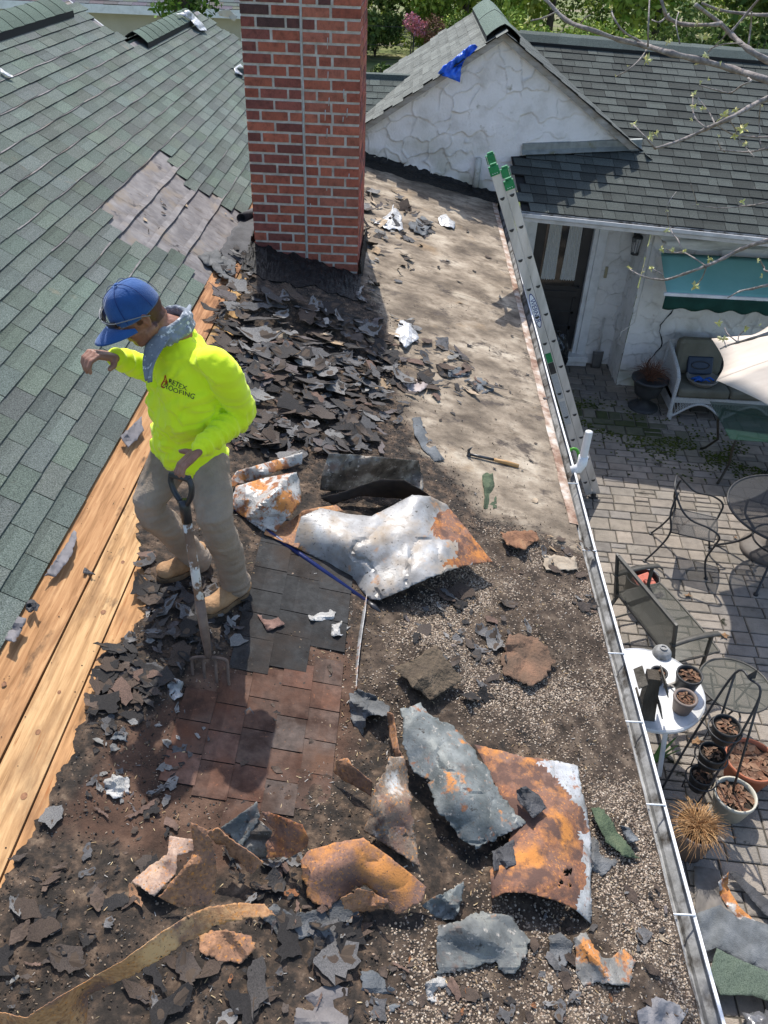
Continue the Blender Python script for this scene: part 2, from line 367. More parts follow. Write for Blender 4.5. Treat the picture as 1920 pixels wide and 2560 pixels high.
# chimney -----------------------------------------------------------------
chx0, chx1, chy0, chy1 = -1.322, -.405, 7.06, 8.02
mbk, mbm = MB(), MB()
mbm.box((chx0+.006, chy0+.006, -.3), (chx1-.006, chy1-.006, 2.5), 0)
course = .0815; bw = (chx1-chx0)/4
reds = [(.33, .095, .06), (.38, .115, .07), (.26, .08, .06), (.21, .07, .055), (.40, .135, .085), (.35, .12, .08), (.17, .065, .055)]
def brk(mb, x0, x1, y0, y1, z0, z1, c):
    j = lambda: random.uniform(-.0016, .0016)
    mb.box((x0+j(), y0+j(), z0+j()), (x1+j(), y1+j(), z1+j()), 0, c)
jx = chx0+bw*2.02
r = 0; z = -.2
while z < 2.5:
    segs = [0, .5, 1.5, 2.0] if r % 2 else [0, 1.0, 2.0]
    segr = [2.02, 2.5, 3.5, 4.0] if r % 2 == 1 else [2.02, 3.0, 4.0]
    if r % 5 == 4: segr = [2.02, 2.55, 3.05, 4.0]
    for S, hw in ((segs, 0), (segr, 1)):
        for a, b in zip(S[:-1], S[1:]):
            c = random.choice(reds[2:4]+reds[:3] if hw == 0 else reds[:2]+reds[4:6])
            if z > 2.0 and random.random() < .4: c = random.choice([(.09, .045, .04), (.12, .05, .045), (.2, .07, .055)])
            k = random.uniform(.82, 1.12); c = tuple(q*k for q in c)
            g = .0098
            brk(mbk, chx0+a*bw+g*(a > 0), chx0+b*bw-g*(b < 4), chy0, chy0+.09, z+.008 - (.0 if hw == 0 else .004), z+course-.0105-(.0 if hw == 0 else .004), c)
    for xs in (0, 1):          # side faces
        ny = 4; off = .5*(r % 2)
        yy = chy0+.09+.012
        while yy < chy1-.02:
            e = min(yy+bw*random.choice([1, 1, .5])-.012, chy1)
            c = tuple(q*random.uniform(.82, 1.12) for q in random.choice(reds))
            if xs: brk(mbk, chx1-.09, chx1+.001, yy, e, z+.008, z+course-.007, c)
            else: brk(mbk, chx0-.001, chx0+.09, yy, e, z+.008, z+course-.007, c)
            yy = e+.012
    z += course; r += 1
chim = obj('chimney', mbk, m_brick, house); chim['label'] = 'tall red brick chimney rising through the stripped roof'
obj('mortar', mbm, m_mortar, chim)
mb = MB()   # the sealed joint between the two halves
zz = np.linspace(.2, 2.55, 60); mb.tube([(jx+.004*math.sin(q*9)+random.uniform(-.002, .002), chy0+.001, q) for q in zz], [random.uniform(.003, .008) for _ in zz], 6)
for _ in range(16):
    x = jx+random.choice([0.05, .23, .45, .2, .4])*random.uniform(.7, 1); q = random.uniform(.6, 3.0); mb.tube([(x, chy0+.001, q), (x+.004, chy0+.001, q+random.uniform(.03, .08))], .004, 5)
obj('sealant_joint', mb, m_caulk, chim, smooth=True)
# tarred base flashing of the chimney, ragged top
mb = MB()
def ragged_band(pts, zt, zb, off, n, dirv, seed, amp=.05):
    """vertical band following pts (x,y) with top height zt(t), bottom zb(t)"""
    G = np.zeros((n, 9, 3))
    for i, t in enumerate(np.linspace(0, 1, n)):
        x = pts[0][0]+(pts[1][0]-pts[0][0])*t; y = pts[0][1]+(pts[1][1]-pts[0][1])*t
        top = zt(t)+amp*(float(fbm(t*14, 3, seed))-.5)*2; bot = zb(t)
        for j, s in enumerate(np.linspace(0, 1, 9)):
            h = off*(.15+.5*(1-s)+.9*float(fbm(t*9, s*5+seed, seed+2))*(1-s*.6))
            G[i, j] = (x+dirv[0]*h, y+dirv[1]*h, bot+(top-bot)*s)
    return G
G = np.zeros((110, 12, 3))
for i, t in enumerate(np.linspace(0, 1, 110)):
    x = chx0-.03+(chx1-chx0+.07)*t; zt_ = .360-.262*t+.05*(float(fbm(t*13, 3, 3))-.5)*2; ln_ = .42+.3*float(fbm(t*7, 2, 5))
    for j, s in enumerate(np.linspace(0, 1, 12)):
        yy = chy0-.012-ln_*s**1.3; zr = float(surfz(np.array(x), np.array(yy)))+.012; wv = .045*(float(fbm(x*14, s*11, 8))-.4)+.035*(abs(float(fbm(x*22+s*9, s*16, 6))-.5)*2-.2); G[i, j] = (x, yy+.02*(float(fbm(x*18, s*9, 2))-.5), zr+(zt_-zr)*(1-s)**2.0+wv*(.25+s*(1-s)*3)+.012*math.sin(s*PI))
mb.grid(G)
mb.grid(ragged_band([(chx1, chy0-.01), (chx1, chy1+.02)], lambda t: .20+.02*t, lambda t: .03, .05, 50, (1, 0), 5, .03))
mb.grid(ragged_band([(chx0, chy1+.02), (chx0, chy0-.01)], lambda t: .42, lambda t: .2, .05, 50, (-1, 0), 7, .03))
fl = obj('base_flashing', mb, m_tar, chim, smooth=False)
sm = fl.modifiers.new('s', 'SOLIDIFY'); sm.thickness = .008
# gutter, hangers, drip edge ----------------------------------------------
gx, gz = 1.165, zp(1.165)
prof = [(gx+.002, gz-.012), (gx+.002, gz-.10), (gx+.05, gz-.10), (gx+.055, gz-.075), (gx+.078, gz-.045), (gx+.080, gz+.004), (gx+.068, gz+.004), (gx+.068, gz-.003), (gx+.074, gz-.003), (gx+.072, gz-.043), (gx+.05, gz-.072), (gx+.045, gz-.094), (gx+.008, gz-.094), (gx+.008, gz-.012)]
mb = MB(); n = len(prof); seg = np.linspace(.6, 10.9, 30)
for a, b in zip(seg[:-1], seg[1:]):
    ja = .002*math.sin(a*3)
    for i in range(n):
        p, q = prof[i], prof[(i+1) % n]; inner = i >= 8
        mb.add([(p[0]+.002*math.sin(a*3), a, p[1]), (q[0]+.002*math.sin(a*3), a, q[1]), (q[0]+.002*math.sin(b*3), b, q[1]), (p[0]+.002*math.sin(b*3), b, p[1])], [(0, 1, 2, 3)], 1 if inner else 0)
gut = obj('gutter', mb, [m_gutter, m_gutin], house)
for px, py in ((1441, 1210), (1483, 1378), (1545, 1635), (1590, 1806), (1640, 2013), (1712, 2288)):
    c = at(px, py, (0, 0, 1), gz+.004); mb = MB(); mb.tube([(gx-.05, c[1], gz+.008), (gx+.075, c[1], gz+.008)], .004, 8); obj('gutter_hanger', mb, m_whitep, gut, smooth=True)
mb = MB(); ys = np.linspace(3.95, 10.85, 160); G = np.zeros((160, 4, 3))
for i, y in enumerate(ys):
    wv = .025+.02*float(fbm(y*6, 1, 2)); 
    for j, (xx, dz) in enumerate(((gx-.02-wv, .016), (gx-.01, .0165), (gx+.004, .014), (gx+.006, -.02))): G[i, j] = (xx, y, zp(xx)+dz+.003*float(fbm(y*5, j, 1)))
mb.grid(G); obj('drip_edge', mb, m_rustedge, house, smooth=False)
mb = MB(); mb.box((gx-.02, .4, gz-.2), (gx, 10.9, gz-.02)); obj('fascia_board', mb, m_whitep, house)
# ------------------------------------------------------------------ low roof surface (torn membrane)
edge_px = [(660, 590), (640, 650), (612, 720), (596, 800), (585, 850), (560, 905), (540, 960), (480, 1050), (430, 1150), (345, 1320), (352, 1400), (390, 1480), (370, 1530), (318, 1590), (292, 1610), (252, 1650), (243, 1720), (214, 1800), (200, 1850), (160, 1930), (118, 2010), (70, 2110), (25, 2180), (-60, 2300), (-200, 2500)]
edge = np.array([rf(*p)[:2] for p in edge_px]); edge = edge[np.argsort(edge[:, 1])]
def xleft(y): return np.interp(y, edge[:, 1], edge[:, 0])+.05*(fbm(y*9, y*0+2, 4)-.5)+.03*(vn(y*45, y*0, 6)-.5)+.012*(vn(y*120, y*0, 1)-.5)
def zoneP(pts): return np.array([rf(*p)[:2] for p in pts])
def sdist(X, Y, poly):
    ins = np.zeros(X.shape, bool); d = np.full(X.shape, 1e9); n = len(poly)
    for i in range(n):
        x0, y0 = poly[i-1]; x1, y1 = poly[i]
        c = ((y1 > Y) != (y0 > Y)) & (X < (x0-x1)*(Y-y1)/((y0-y1) if y0 != y1 else 1e-9)+x1); ins ^= c
        dx, dy = x1-x0, y1-y0; t = np.clip(((X-x0)*dx+(Y-y0)*dy)/(dx*dx+dy*dy+1e-12), 0, 1)
        d = np.minimum(d, np.hypot(X-x0-t*dx, Y-y0-t*dy))
    return np.where(ins, d, -d)
Z_TAN = zoneP([(830, 380), (1260, 445), (1500, 1400), (1330, 1330), (1210, 1300), (1130, 1190), (1050, 1130), (1010, 1060), (990, 900), (960, 800), (900, 690), (905, 560), (905, 450)])
Z_RED = zoneP([(545, 1640), (720, 1625), (885, 1600), (905, 1760), (870, 1900), (760, 2010), (640, 2150), (500, 2180), (330, 2120), (160, 2060), (240, 1900), (300, 1840), (430, 1760)])
Z_GRV = zoneP([(1210, 1330), (1475, 1400), (1540, 1700), (1700, 2200), (1860, 2620), (900, 2640), (980, 2400), (1250, 2250), (1450, 2000), (1300, 1800), (1080, 1700), (960, 1640), (1100, 1500)])
Z_DIRT = zoneP([(880, 1540), (1050, 1500), (1290, 1660), (1300, 1850), (1100, 1900), (930, 1830), (880, 1720)])
def zf(X, Y, Z, wd): return np.clip(.5+sdist(X, Y, Z)/wd, 0, 1)
ys = np.concatenate([np.linspace(.42, 4.2, 420), np.linspace(4.21, 10.9, 330)]); ns = 210
T = np.linspace(0, 1, ns); XL = xleft(ys)
X = XL[:, None]+(gx-.012-XL[:, None])*T[None, :]; Y = np.repeat(ys[:, None], ns, 1)
base = hz(X, Y); tanf, redf, grvf, dirf = zf(X, Y, Z_TAN, .35), zf(X, Y, Z_RED, .3), zf(X, Y, Z_GRV, .3), zf(X, Y, Z_DIRT, .2)
rough_ = (1-tanf)*.016+.004
Zs = surfz(X, Y)+rough_*(fbm(X*9, Y*9, 1)-.35)+.006*(fbm(X*45, Y*45, 2)-.5)*(1-.6*tanf)+.003*(fbm(X*2, Y*14, 12)-.5)
Zs += np.where((T[None, :] < .012), -.008, 0)
Vv = np.stack([X, Y, Zs], -1).reshape(-1, 3); a, b = X.shape; I = np.arange(a*b).reshape(a, b)
Fq = np.stack([I[:-1, :-1], I[:-1, 1:], I[1:, 1:], I[1:, :-1]], -1).reshape(-1, 4)
me = npmesh('stripped_roof', Vv, Fq, np.stack([tanf, redf, np.maximum(grvf, dirf*.85)], -1).reshape(-1, 3), True)
def zone_mat():
    mt = bpy.data.materials.new('old_roofing'); mt.use_nodes = True; N = mt.node_tree.nodes; L = mt.node_tree.links; b = N['Principled BSDF']
    tc = N.new('ShaderNodeTexCoord')
    def noise(s, det=7, st=(1, 1, 1), dist=0, off=0):
        mp = N.new('ShaderNodeMapping'); mp.inputs['Scale'].default_value = st; mp.inputs['Location'].default_value = (off, off, 0); L.new(tc.outputs['Object'], mp.inputs[0])
        n = N.new('ShaderNodeTexNoise'); n.inputs['Scale'].default_value = s; n.inputs['Detail'].default_value = det; n.inputs['Roughness'].default_value = .65; n.inputs['Distortion'].default_value = dist; L.new(mp.outputs[0], n.inputs[0]); return n.outputs[0]
    def ramp(src, stops):
        r = N.new('ShaderNodeValToRGB'); L.new(src, r.inputs[0]); e = r.color_ramp.elements
        for i, (p, c) in enumerate(stops):
            el = e[i] if i < 2 else e.new(p); el.position = p; el.color = (*c, 1)
        return r.outputs[0]
    def mix(f, a, b2):
        x = N.new('ShaderNodeMix'); x.data_type = 'RGBA'; L.new(f, x.inputs[0]); L.new(a, x.inputs[6]); L.new(b2, x.inputs[7]); return x.outputs[2]
    def mr(src, lo, hi):
        x = N.new('ShaderNodeMapRange'); x.inputs[1].default_value = lo; x.inputs[2].default_value = hi; L.new(src, x.inputs[0]); return x.outputs[0]
    at_ = N.new('ShaderNodeAttribute'); at_.attribute_name = 'Col'; sp = N.new('ShaderNodeSeparateColor'); L.new(at_.outputs[0], sp.inputs[0])
    edge_n = noise(5, 10)
    def mask(ch):
        x = N.new('ShaderNodeMath'); x.operation = 'ADD'; L.new(sp.outputs[ch], x.inputs[0]); L.new(edge_n, x.inputs[1]); return mr(x.outputs[0], .86, 1.12)
    dark = ramp(noise(16, 8), [(.32, (.012, .011, .010)), (.48, (.036, .028, .022)), (.58, (.085, .058, .04)), (.70, (.18, .13, .09))])
    tan = ramp(noise(2.6, 13, (1, 1.25, 1), 0), [(.30, (.06, .046, .034)), (.42, (.145, .115, .085)), (.53, (.26, .21, .155)), (.68, (.44, .375, .29))])
    tan = mix(mr(noise(8, 13, (1, 1.5, 1), 0, 4), .52, .66), tan, ramp(noise(30, 8), [(.3, (.07, .055, .042)), (.7, (.2, .155, .11))]))
    tan = mix(mr(noise(1.6, 12, (1, 1, 1), 0, 14), .58, .72), tan, ramp(noise(14, 8), [(.3, (.20, .13, .075)), (.7, (.36, .26, .155))]))
    tan = mix(mr(noise(4, 12, (1, 1.3, 1), .2, 9), .57, .66), tan, ramp(noise(25), [(.3, (.04, .033, .03)), (.7, (.12, .095, .075))]))
    tan = mix(mr(noise(60, 4), .66, .72), tan, ramp(noise(5), [(.3, (.02, .018, .016)), (.7, (.05, .04, .03))]))
    red = ramp(noise(6, 9), [(.3, (.03, .019, .014)), (.5, (.075, .042, .028)), (.7, (.15, .09, .06))])
    grv = ramp(noise(14, 10), [(.32, (.02, .015, .011)), (.5, (.06, .043, .031)), (.68, (.14, .105, .075))])
    c = mix(mask(0), dark, tan); c = mix(mask(1), c, red); c = mix(mask(2), c, grv)
    L.new(c, b.inputs['Base Color']); b.inputs['Roughness'].default_value = .9; b.inputs['Specular IOR Level'].default_value = .25
    bp = N.new('ShaderNodeBump'); bp.inputs['Strength'].default_value = .6; bp.inputs['Distance'].default_value = .01; L.new(noise(70, 8), bp.inputs['Height']); L.new(bp.outputs[0], b.inputs['Normal'])
    return mt
sr = obj('stripped_roof', me, zone_mat(), house); sr['label'] = 'stripped low roof surface with tan deck, old felt, dirt and gravel'
# ragged layers of old shingle still lying on the low roof
m_scrap = M('asphalt_scrap', [(.45, .44, .42), (.85, .82, .79), (1.25, 1.2, 1.14)], 22, 7, .75, .35, 120, vc=1, layers=[((.20, .18, .15), 45, .68, .76), ((.02, .02, .02), 9, .64, .72)], spec=.22)
m_edge = M('scrap_edge', [(.03, .025, .02), (.09, .06, .04)], 60)
def RP(u, v, h): return (-.18-v, u, -SL*(-.18-v)+.020+h+float(hz(np.array(-.18-v), np.array(u)))*.6)
redpoly = [(600, 1660), (880, 1640), (890, 1850), (840, 1960), (700, 2060), (640, 2080), (520, 2040), (430, 1940), (420, 1800), (500, 1700)]
def rcol(u, v, r):
    k = random.uniform(.72, .98)
    return random.choice([(.15*k, .085*k, .06*k), (.12*k, .07*k, .05*k), (.16*k, .09*k, .065*k), (.13*k, .085*k, .065*k), (.12*k, .09*k, .075*k)])
mb = MB(); tabs(mb, RP, 8, .125, .15, (1.3, 3.2), lambda u, v, r: inpoly(*project(RP(u, v, 0)), redpoly), rcol, rnd=.05, vary=.12, th=.003)
m_oldsh = M('old_shingle', [(.5, .5, .5), (.85, .85, .85), (1.2, 1.2, 1.2)], 30, 8, .9, .35, 120, vc=1, layers=[((.9, .62, .45), 3.4, .45, .66), ((.35, .25, .2), 6, .5, .68), ((1.6, 1.2, .9), 60, .62, .72)], bd=.006)
obj('old_red_shingles', mb, [m_oldsh, m_butt], house)
dkpoly = [(640, 1310), (745, 1330), (905, 1470), (905, 1560), (880, 1640), (660, 1650), (560, 1640), (600, 1560), (560, 1500), (600, 1440)]
mb = MB(); tabs(mb, RP, 8, .16, .20, (2.3, 4.2), lambda u, v, r: inpoly(*project(RP(u, v, 0)), dkpoly), lambda u, v, r: tuple([random.uniform(.028, .042)]*3), rnd=.05, vary=.25, th=.0025)
obj('old_black_shingles', mb, [m_oldsh, m_butt], house)
mb = MB()
for (x0, y0, x1, y1, wd) in ((.0, 7.2, 1.1, 7.22, .0025), (.1, 9.0, 1.1, 8.98, .002), (.35, 5.42, 1.12, 5.40, .003)):
    k = 40; P0 = []
    for i in range(k+1):
        t = i/k; x = x0+(x1-x0)*t+.008*(float(vn(t*9+x0*7, y0, 4))-.5)*2; y = y0+(y1-y0)*t+.008*(float(vn(t*9, y0+x0, 8))-.5)*2; w2 = wd*(.3+1.3*float(vn(t*20, y0*3, 5))); dx, dy = (w2, 0) if abs(y1-y0) > abs(x1-x0) else (0, w2); P0.append(((x-dx, y-dy, float(surfz(x, y))+.0085), (x+dx, y+dy, float(surfz(x, y))+.0085)))
    mb.grid(np.array(P0))
obj('deck_seams', mb, m_gap, house)
# tar line where the low roof meets the gable
mb = MB(); G = np.zeros((110, 6, 3))
for i, t in enumerate(np.linspace(0, 1, 110)):
    x = -.75+2.0*t; r1 = float(fbm(t*16, 1, 3)); r2 = float(fbm(t*30, 5, 4)); z0 = zp(x)+.01
    hh = .10*(1-t*.55)+.06*(r2-.4)
    for j, (dy, dz) in enumerate(((-.22-.16*r1, .006), (-.12-.05*r1, .03*r2+.014), (-.05, .035+.02*r1), (-.03, .06+.02*r2), (-.012, hh), (0, hh+.012))): G[i, j] = (x, 10.945+dy, z0+dz)
mb.grid(G); obj('wall_base_tar', mb, m_tar, house, smooth=False)
# ------------------------------------------------------------------ the wing: stucco gable, shingle roofs, back wall with door
wing = thing('house_wing', 'white stucco wing with a gable and a long dark shingle roof beyond the low roof', 'house', (2, 11, -P))
GY = 10.95
AP = (1.054, 1.60); SG = .652
# stucco relief wall from a grid over the gable outline
def cells(X, Z, s, seed):
    """trowel strokes: every stroke is a tilted flake, so its rim stands proud of the next one"""
    wx = X*s+1.1*(fbm(X*s*.7, Z*s*.7, seed)-.5)+.5*(vn(X*s*2.3, Z*s*2.3, seed+3)-.5); wz = Z*s*1.15+1.1*(fbm(X*s*.7+9, Z*s*.7, seed+1)-.5)+.5*(vn(X*s*2.3+7, Z*s*2.3, seed+4)-.5)
    best = np.full(X.shape, 9.); sec = np.full(X.shape, 9.); hh = np.zeros(X.shape); on = np.zeros(X.shape); ix = np.floor(wx).astype(int); iz = np.floor(wz).astype(int)
    for a in (-1, 0, 1):
        for b in (-1, 0, 1):
            cx = ix+a; cz = iz+b; r1 = _tab[cx & 255, (cz*7+seed) & 255]; r2 = _tab[(cx*5+seed) & 255, cz & 255]; r3 = _tab[(cx*3+cz*11+seed) & 255, (cz+cx) & 255]
            dx = wx-(cx+.1+.8*r1); dz = wz-(cz+.1+.8*r2); d = np.hypot(dx*(.8+.5*r3), dz); nw = d < best
            sec = np.where(nw, best, np.minimum(sec, d)); ph = r3*6.28; hn = -(dx*np.cos(ph)*.8+dz*.9)*.5
            hh = np.where(nw, hn, hh); on = np.where(nw, r1, on); best = np.where(nw, d, best)
    return sec-best, hh, on
def stucco(Pf, u0, u1, v0, v1, keep, name, parent, step=.0115, amp=.014, s=3.6, seed=1, shade=None):
    U, V = np.meshgrid(np.arange(u0, u1+step, step), np.arange(v0, v1+step, step), indexing='ij')
    e, fl_, on = cells(U, V, s, seed); ridge_ = np.exp(-(e/.05)**2)*np.clip((fbm(U*3, V*3, seed+6)-.42)*12, 0, 1)
    hh = amp*2.3*fl_*np.clip((on-.15)*4, 0, 1)+amp*1.3*ridge_+amp*.5*fbm(U*2.6, V*2.6, seed+2)+amp*.3*fbm(U*16, V*16, seed+3)
    Vv = Pf(U, V, hh).reshape(-1, 3); a, b = U.shape; I = np.arange(a*b).reshape(a, b)
    kp = keep(U, V); q = kp[:-1, :-1] & kp[1:, :-1] & kp[1:, 1:] & kp[:-1, 1:]
    Fq = np.stack([I[:-1, :-1], I[1:, :-1], I[1:, 1:], I[:-1, 1:]], -1)[q]
    base = np.ones((a*b, 3))
    if shade is not None: base = shade(U, V).reshape(-1, 3)
    rim_shade = 1-.20*(np.exp(-((e-.02)/.035)**2)*np.clip((fbm(U*3, V*3, seed+6)-.40)*10, 0, 1)).reshape(-1, 1)   # relief shade along the stroke rims, darkened into the vertex colour
    me = npmesh(name, Vv, Fq, base*rim_shade*np.array([1, .975, .935]), True)
    return obj(name, me, m_stucco, parent)
def gshade(U, V):
    z0 = -SL*U; t = np.clip(1-(V-z0)/.75, 0, 1)*np.clip((fbm(U*3, V*4, 21)-.32)*3.2, 0, 1)   # algae stain rising from the roof joint
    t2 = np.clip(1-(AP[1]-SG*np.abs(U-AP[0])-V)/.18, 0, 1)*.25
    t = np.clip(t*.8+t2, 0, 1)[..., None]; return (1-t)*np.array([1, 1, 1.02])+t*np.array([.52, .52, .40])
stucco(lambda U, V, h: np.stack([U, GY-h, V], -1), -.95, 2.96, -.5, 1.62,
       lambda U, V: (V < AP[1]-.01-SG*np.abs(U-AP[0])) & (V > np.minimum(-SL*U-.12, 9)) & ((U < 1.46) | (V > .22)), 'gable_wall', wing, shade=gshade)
mb = MB(); mb.box((-.9, GY+.02, -P), (1.44, GY+.1, .2)); mb.box((1.2, GY-.0, -P), (1.44, GY+.05, -.3)); mb.box((4.4, 13, -P), (7.4, 13.1, .2))
obj('inner_wall', mb, m_stucco, wing)
# gable roof
def gable_side(sgn):
    def Pf(u, v, h):   # u along Y, v up slope
        L = 3.05 if sgn < 0 else 2.55
        t = L-v; n = math.hypot(1, SG)
        return (AP[0]+sgn*(t/n)+sgn*h*SG/n, u, AP[1]+.045-SG*t/n+h/n)
    return Pf
def shcol(lo=.7, hi=1.25, g=1.0):
    def f(u, v, r):
        k = random.uniform(lo, hi); return (k, k*g, k)
    return f
for sgn, L in ((-1, 3.05), (1, 2.55)):
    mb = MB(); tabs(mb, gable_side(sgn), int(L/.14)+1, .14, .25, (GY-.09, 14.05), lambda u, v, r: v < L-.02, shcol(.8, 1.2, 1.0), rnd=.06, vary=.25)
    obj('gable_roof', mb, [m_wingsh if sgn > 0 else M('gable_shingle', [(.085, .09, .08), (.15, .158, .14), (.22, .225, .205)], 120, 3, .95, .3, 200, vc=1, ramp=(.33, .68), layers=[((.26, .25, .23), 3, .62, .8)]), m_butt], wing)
mb = MB()
for sgn, xe in ((-1, -1.45), (1, 2.99)):
    for (d0, d1, h, mi) in ((.0, .02, .09, 0), (.02, .035, .05, 0)):
        a = (AP[0], AP[1]+.035); b = (xe, AP[1]+.035-SG*abs(xe-AP[0]))
        y = GY-.085+d0
        mb.add([(a[0], y, a[1]), (b[0], y, b[1]), (b[0], y, b[1]-h), (a[0], y, a[1]-h), (a[0], y+.1, a[1]), (b[0], y+.1, b[1]), (b[0], y+.1, b[1]-h), (a[0], y+.1, a[1]-h)], [(0, 1, 2, 3), (3, 2, 6, 7)], 0)
obj('rake_board', mb, m_fascia, wing)
mb = MB()
for sgn, xe in ((-1, -1.45), (1, 2.99)):
    a = (AP[0], AP[1]+.05); b = (xe, AP[1]+.05-SG*abs(xe-AP[0])); mb.add([(a[0], GY-.1, a[1]), (b[0], GY-.1, b[1]), (b[0], GY-.1, b[1]-.022), (a[0], GY-.1, a[1]-.022), (a[0], GY-.07, a[1]-.022), (b[0], GY-.07, b[1]-.022)], [(0, 1, 2, 3), (3, 2, 5, 4)], 0)
obj('shingle_edge', mb, m_butt, wing)
rc = ridge_cap(AP[0], AP[1]+.06, GY-.06, 14.05, .20, SG, SG, [m_green, m_vent], wing, lift=.05, seg=1.6, colr=(1.15, 1.3, 1.2))
# long wing roof in front and behind the gable
E0, E1 = np.array([1.385, 9.89, -.10]), np.array([4.161, 9.352, -.10]); R0, R1 = np.array([1.855, 13.426, 1.30]), np.array([4.705, 12.556, 1.30])
E1 = E0+(E1-E0)*1.75; R1 = R0+(R1-R0)*1.75; R0 = R0+(R0-R1)*.16; 
EL = E0.copy(); LW = np.linalg.norm(E1-E0); NR = 23; LV = 3.72
def WPf(u, v, h):
    s = u/LW; t = v/LV; e = E0+(E1-E0)*s; r_ = R0+(R1-R0)*s; p = e+(r_-e)*t; return (p[0], p[1], p[2]+h*1.05)
def wpred(u, v, r):
    x, y, z = WPf(u, v, 0); 
    if y > GY-.02: return z > AP[1]+.05-SG*abs(x-AP[0])-.08 or x > 2.9
    return x > 1.40
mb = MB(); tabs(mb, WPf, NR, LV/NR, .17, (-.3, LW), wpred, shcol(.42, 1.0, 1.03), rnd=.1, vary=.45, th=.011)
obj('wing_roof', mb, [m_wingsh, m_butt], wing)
mb = MB(); G = np.array([[WPf(u, v, -.03) for v in np.linspace(.01, LV, 12)] for u in np.linspace(.02, LW, 16)]); mb.grid(G, flip=True)
obj("roof_deck", mb, m_butt, wing)
mb = MB(); back = [(R0[0], R0[1], R0[2]), tuple(R1), (R1[0]+.6, R1[1]+3, .1), (R0[0]+.6, R0[1]+3, .1)]; mb.add(back, [(3, 2, 1, 0)], 0, (.8, .9, .85)); obj('back_slope', mb, m_wingsh, wing)
# ridge vent of the long wing
mb = MB(); d = (R1-R0)/np.linalg.norm(R1-R0); nrm = np.array([d[1], -d[0], 0])
L_ = np.linalg.norm(R1-R0); s = .5
while s < L_:
    e = min(s+.3, L_); k = random.uniform(.8, 1.2)
    def rp(s, a, z): p = R0+d*s+nrm*a; return (p[0], p[1], p[2]+z)
    for a0, z0, a1, z1 in ((.19, -.03, .10, .055), (.10, .055, 0, .085), (0, .085, -.1, .06), (-.1, .06, -.2, -.02)):
        mb.add([rp(s, a0, z0), rp(e, a0, z0-.004), rp(e, a1, z1-.004), rp(s, a1, z1)], [(0, 1, 2, 3)], 0, (k*1.0, k*1.1, k*1.05))
    mb.add([rp(s, .186, -.07), rp(e, .186, -.07), rp(e, .188, -.03), rp(s, .188, -.03)], [(0, 1, 2, 3)], 1); s = e
obj('ridge_cap', mb, [m_wingsh, m_vent], wing)
# pale metal apron where wing roof meets gable wall
mb = MB(); G = []
for x in np.linspace(1.44, 2.93, 30):
    s = (x-E0[0])/(E1[0]-E0[0]); 
    zr = -.1+(GY-.02-(E0[1]+(E1[1]-E0[1])*s))*1.4/3.45
    G.append([(x, GY-.10, zr-.02), (x, GY-.035, zr+.02), (x, GY-.03, zr+.09), (x, GY-.0, zr+.10)])
mb.grid(np.array(G), flip=True); obj('apron_flashing', mb, M('apron_metal', [(.16, .17, .16), (.26, .28, .26)], 12, 6, .5, .1, 40, layers=[((.16, .16, .10), 5, .58, .7)]), wing)
# eave gutter of the wing
def along(a, off, z): p = E0+(E1-E0)*a; nn = np.array([(E1-E0)[1], -(E1-E0)[0], 0]); nn = nn/np.linalg.norm(nn); return (p[0]+nn[0]*off, p[1]+nn[1]*off, p[2]+z)
prof2 = [(.0, .0), (.0, -.1), (.06, -.1), (.075, -.06), (.10, -.04), (.10, .0), (.088, .0), (.088, -.03), (.05, -.085), (.01, -.085), (.01, 0)]
mb = MB()
for i in range(len(prof2)-1):
    p, q = prof2[i], prof2[i+1]
    mb.add([along(-.02, p[0], p[1]), along(-.02, q[0], q[1]), along(1, q[0], q[1]), along(1, p[0], p[1])], [(3, 2, 1, 0)], 1 if i >= 7 else 0)
mb.add([along(-.02, p[0], p[1]) for p in prof2[:6]], [tuple(range(6))], 0)
obj('wing_gutter', mb, [M('aged_gutter', [(.38, .38, .37), (.52, .52, .51), (.62, .62, .61)], 5, 7, .5, .1, 30, layers=[((.2, .19, .16), 8, .6, .75)]), m_gutin], wing)
# soffit
mb = MB(); mb.add([along(0, -.0, -.09), along(1, -.0, -.09), along(1, -1.6, -.09), along(0, -1.6, -.09)], [(3, 2, 1, 0)]); obj('soffit', mb, m_whitep, wing)
# back wall: left part with door, jog, right part under awning
WY = GY+.05; JX = 3.14; JY = 10.37
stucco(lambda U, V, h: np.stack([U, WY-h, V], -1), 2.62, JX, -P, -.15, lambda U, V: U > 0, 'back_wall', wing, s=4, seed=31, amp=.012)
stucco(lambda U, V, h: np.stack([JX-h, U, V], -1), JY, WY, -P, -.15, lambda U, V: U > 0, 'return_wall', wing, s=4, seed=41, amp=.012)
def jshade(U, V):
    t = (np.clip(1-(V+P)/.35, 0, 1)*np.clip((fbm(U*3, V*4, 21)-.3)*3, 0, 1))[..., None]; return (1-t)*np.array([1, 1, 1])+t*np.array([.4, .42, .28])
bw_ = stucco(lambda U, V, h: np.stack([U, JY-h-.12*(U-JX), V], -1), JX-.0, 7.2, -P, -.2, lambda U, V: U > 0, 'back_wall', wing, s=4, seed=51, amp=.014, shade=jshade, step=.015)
# crack in the stucco
mb = MB(); pts = []
for i, z in enumerate(np.linspace(-1.25, -2.35, 26)): pts.append((3.62-.10*i/26+random.uniform(-.012, .012)+.05*math.sin(i*.5), JY-.075, z))
mb.tube(pts, [.004+.006*random.random() for _ in pts], 4); obj('wall_crack', mb, m_gap, wing)
DX = .07
_bx = MB.box
def _sbox(s_, a, b, *k, **kw): return _bx(s_, (a[0]+DX, a[1], a[2]), (b[0]+DX, b[1], b[2]), *k, **kw)
MB.box = _sbox
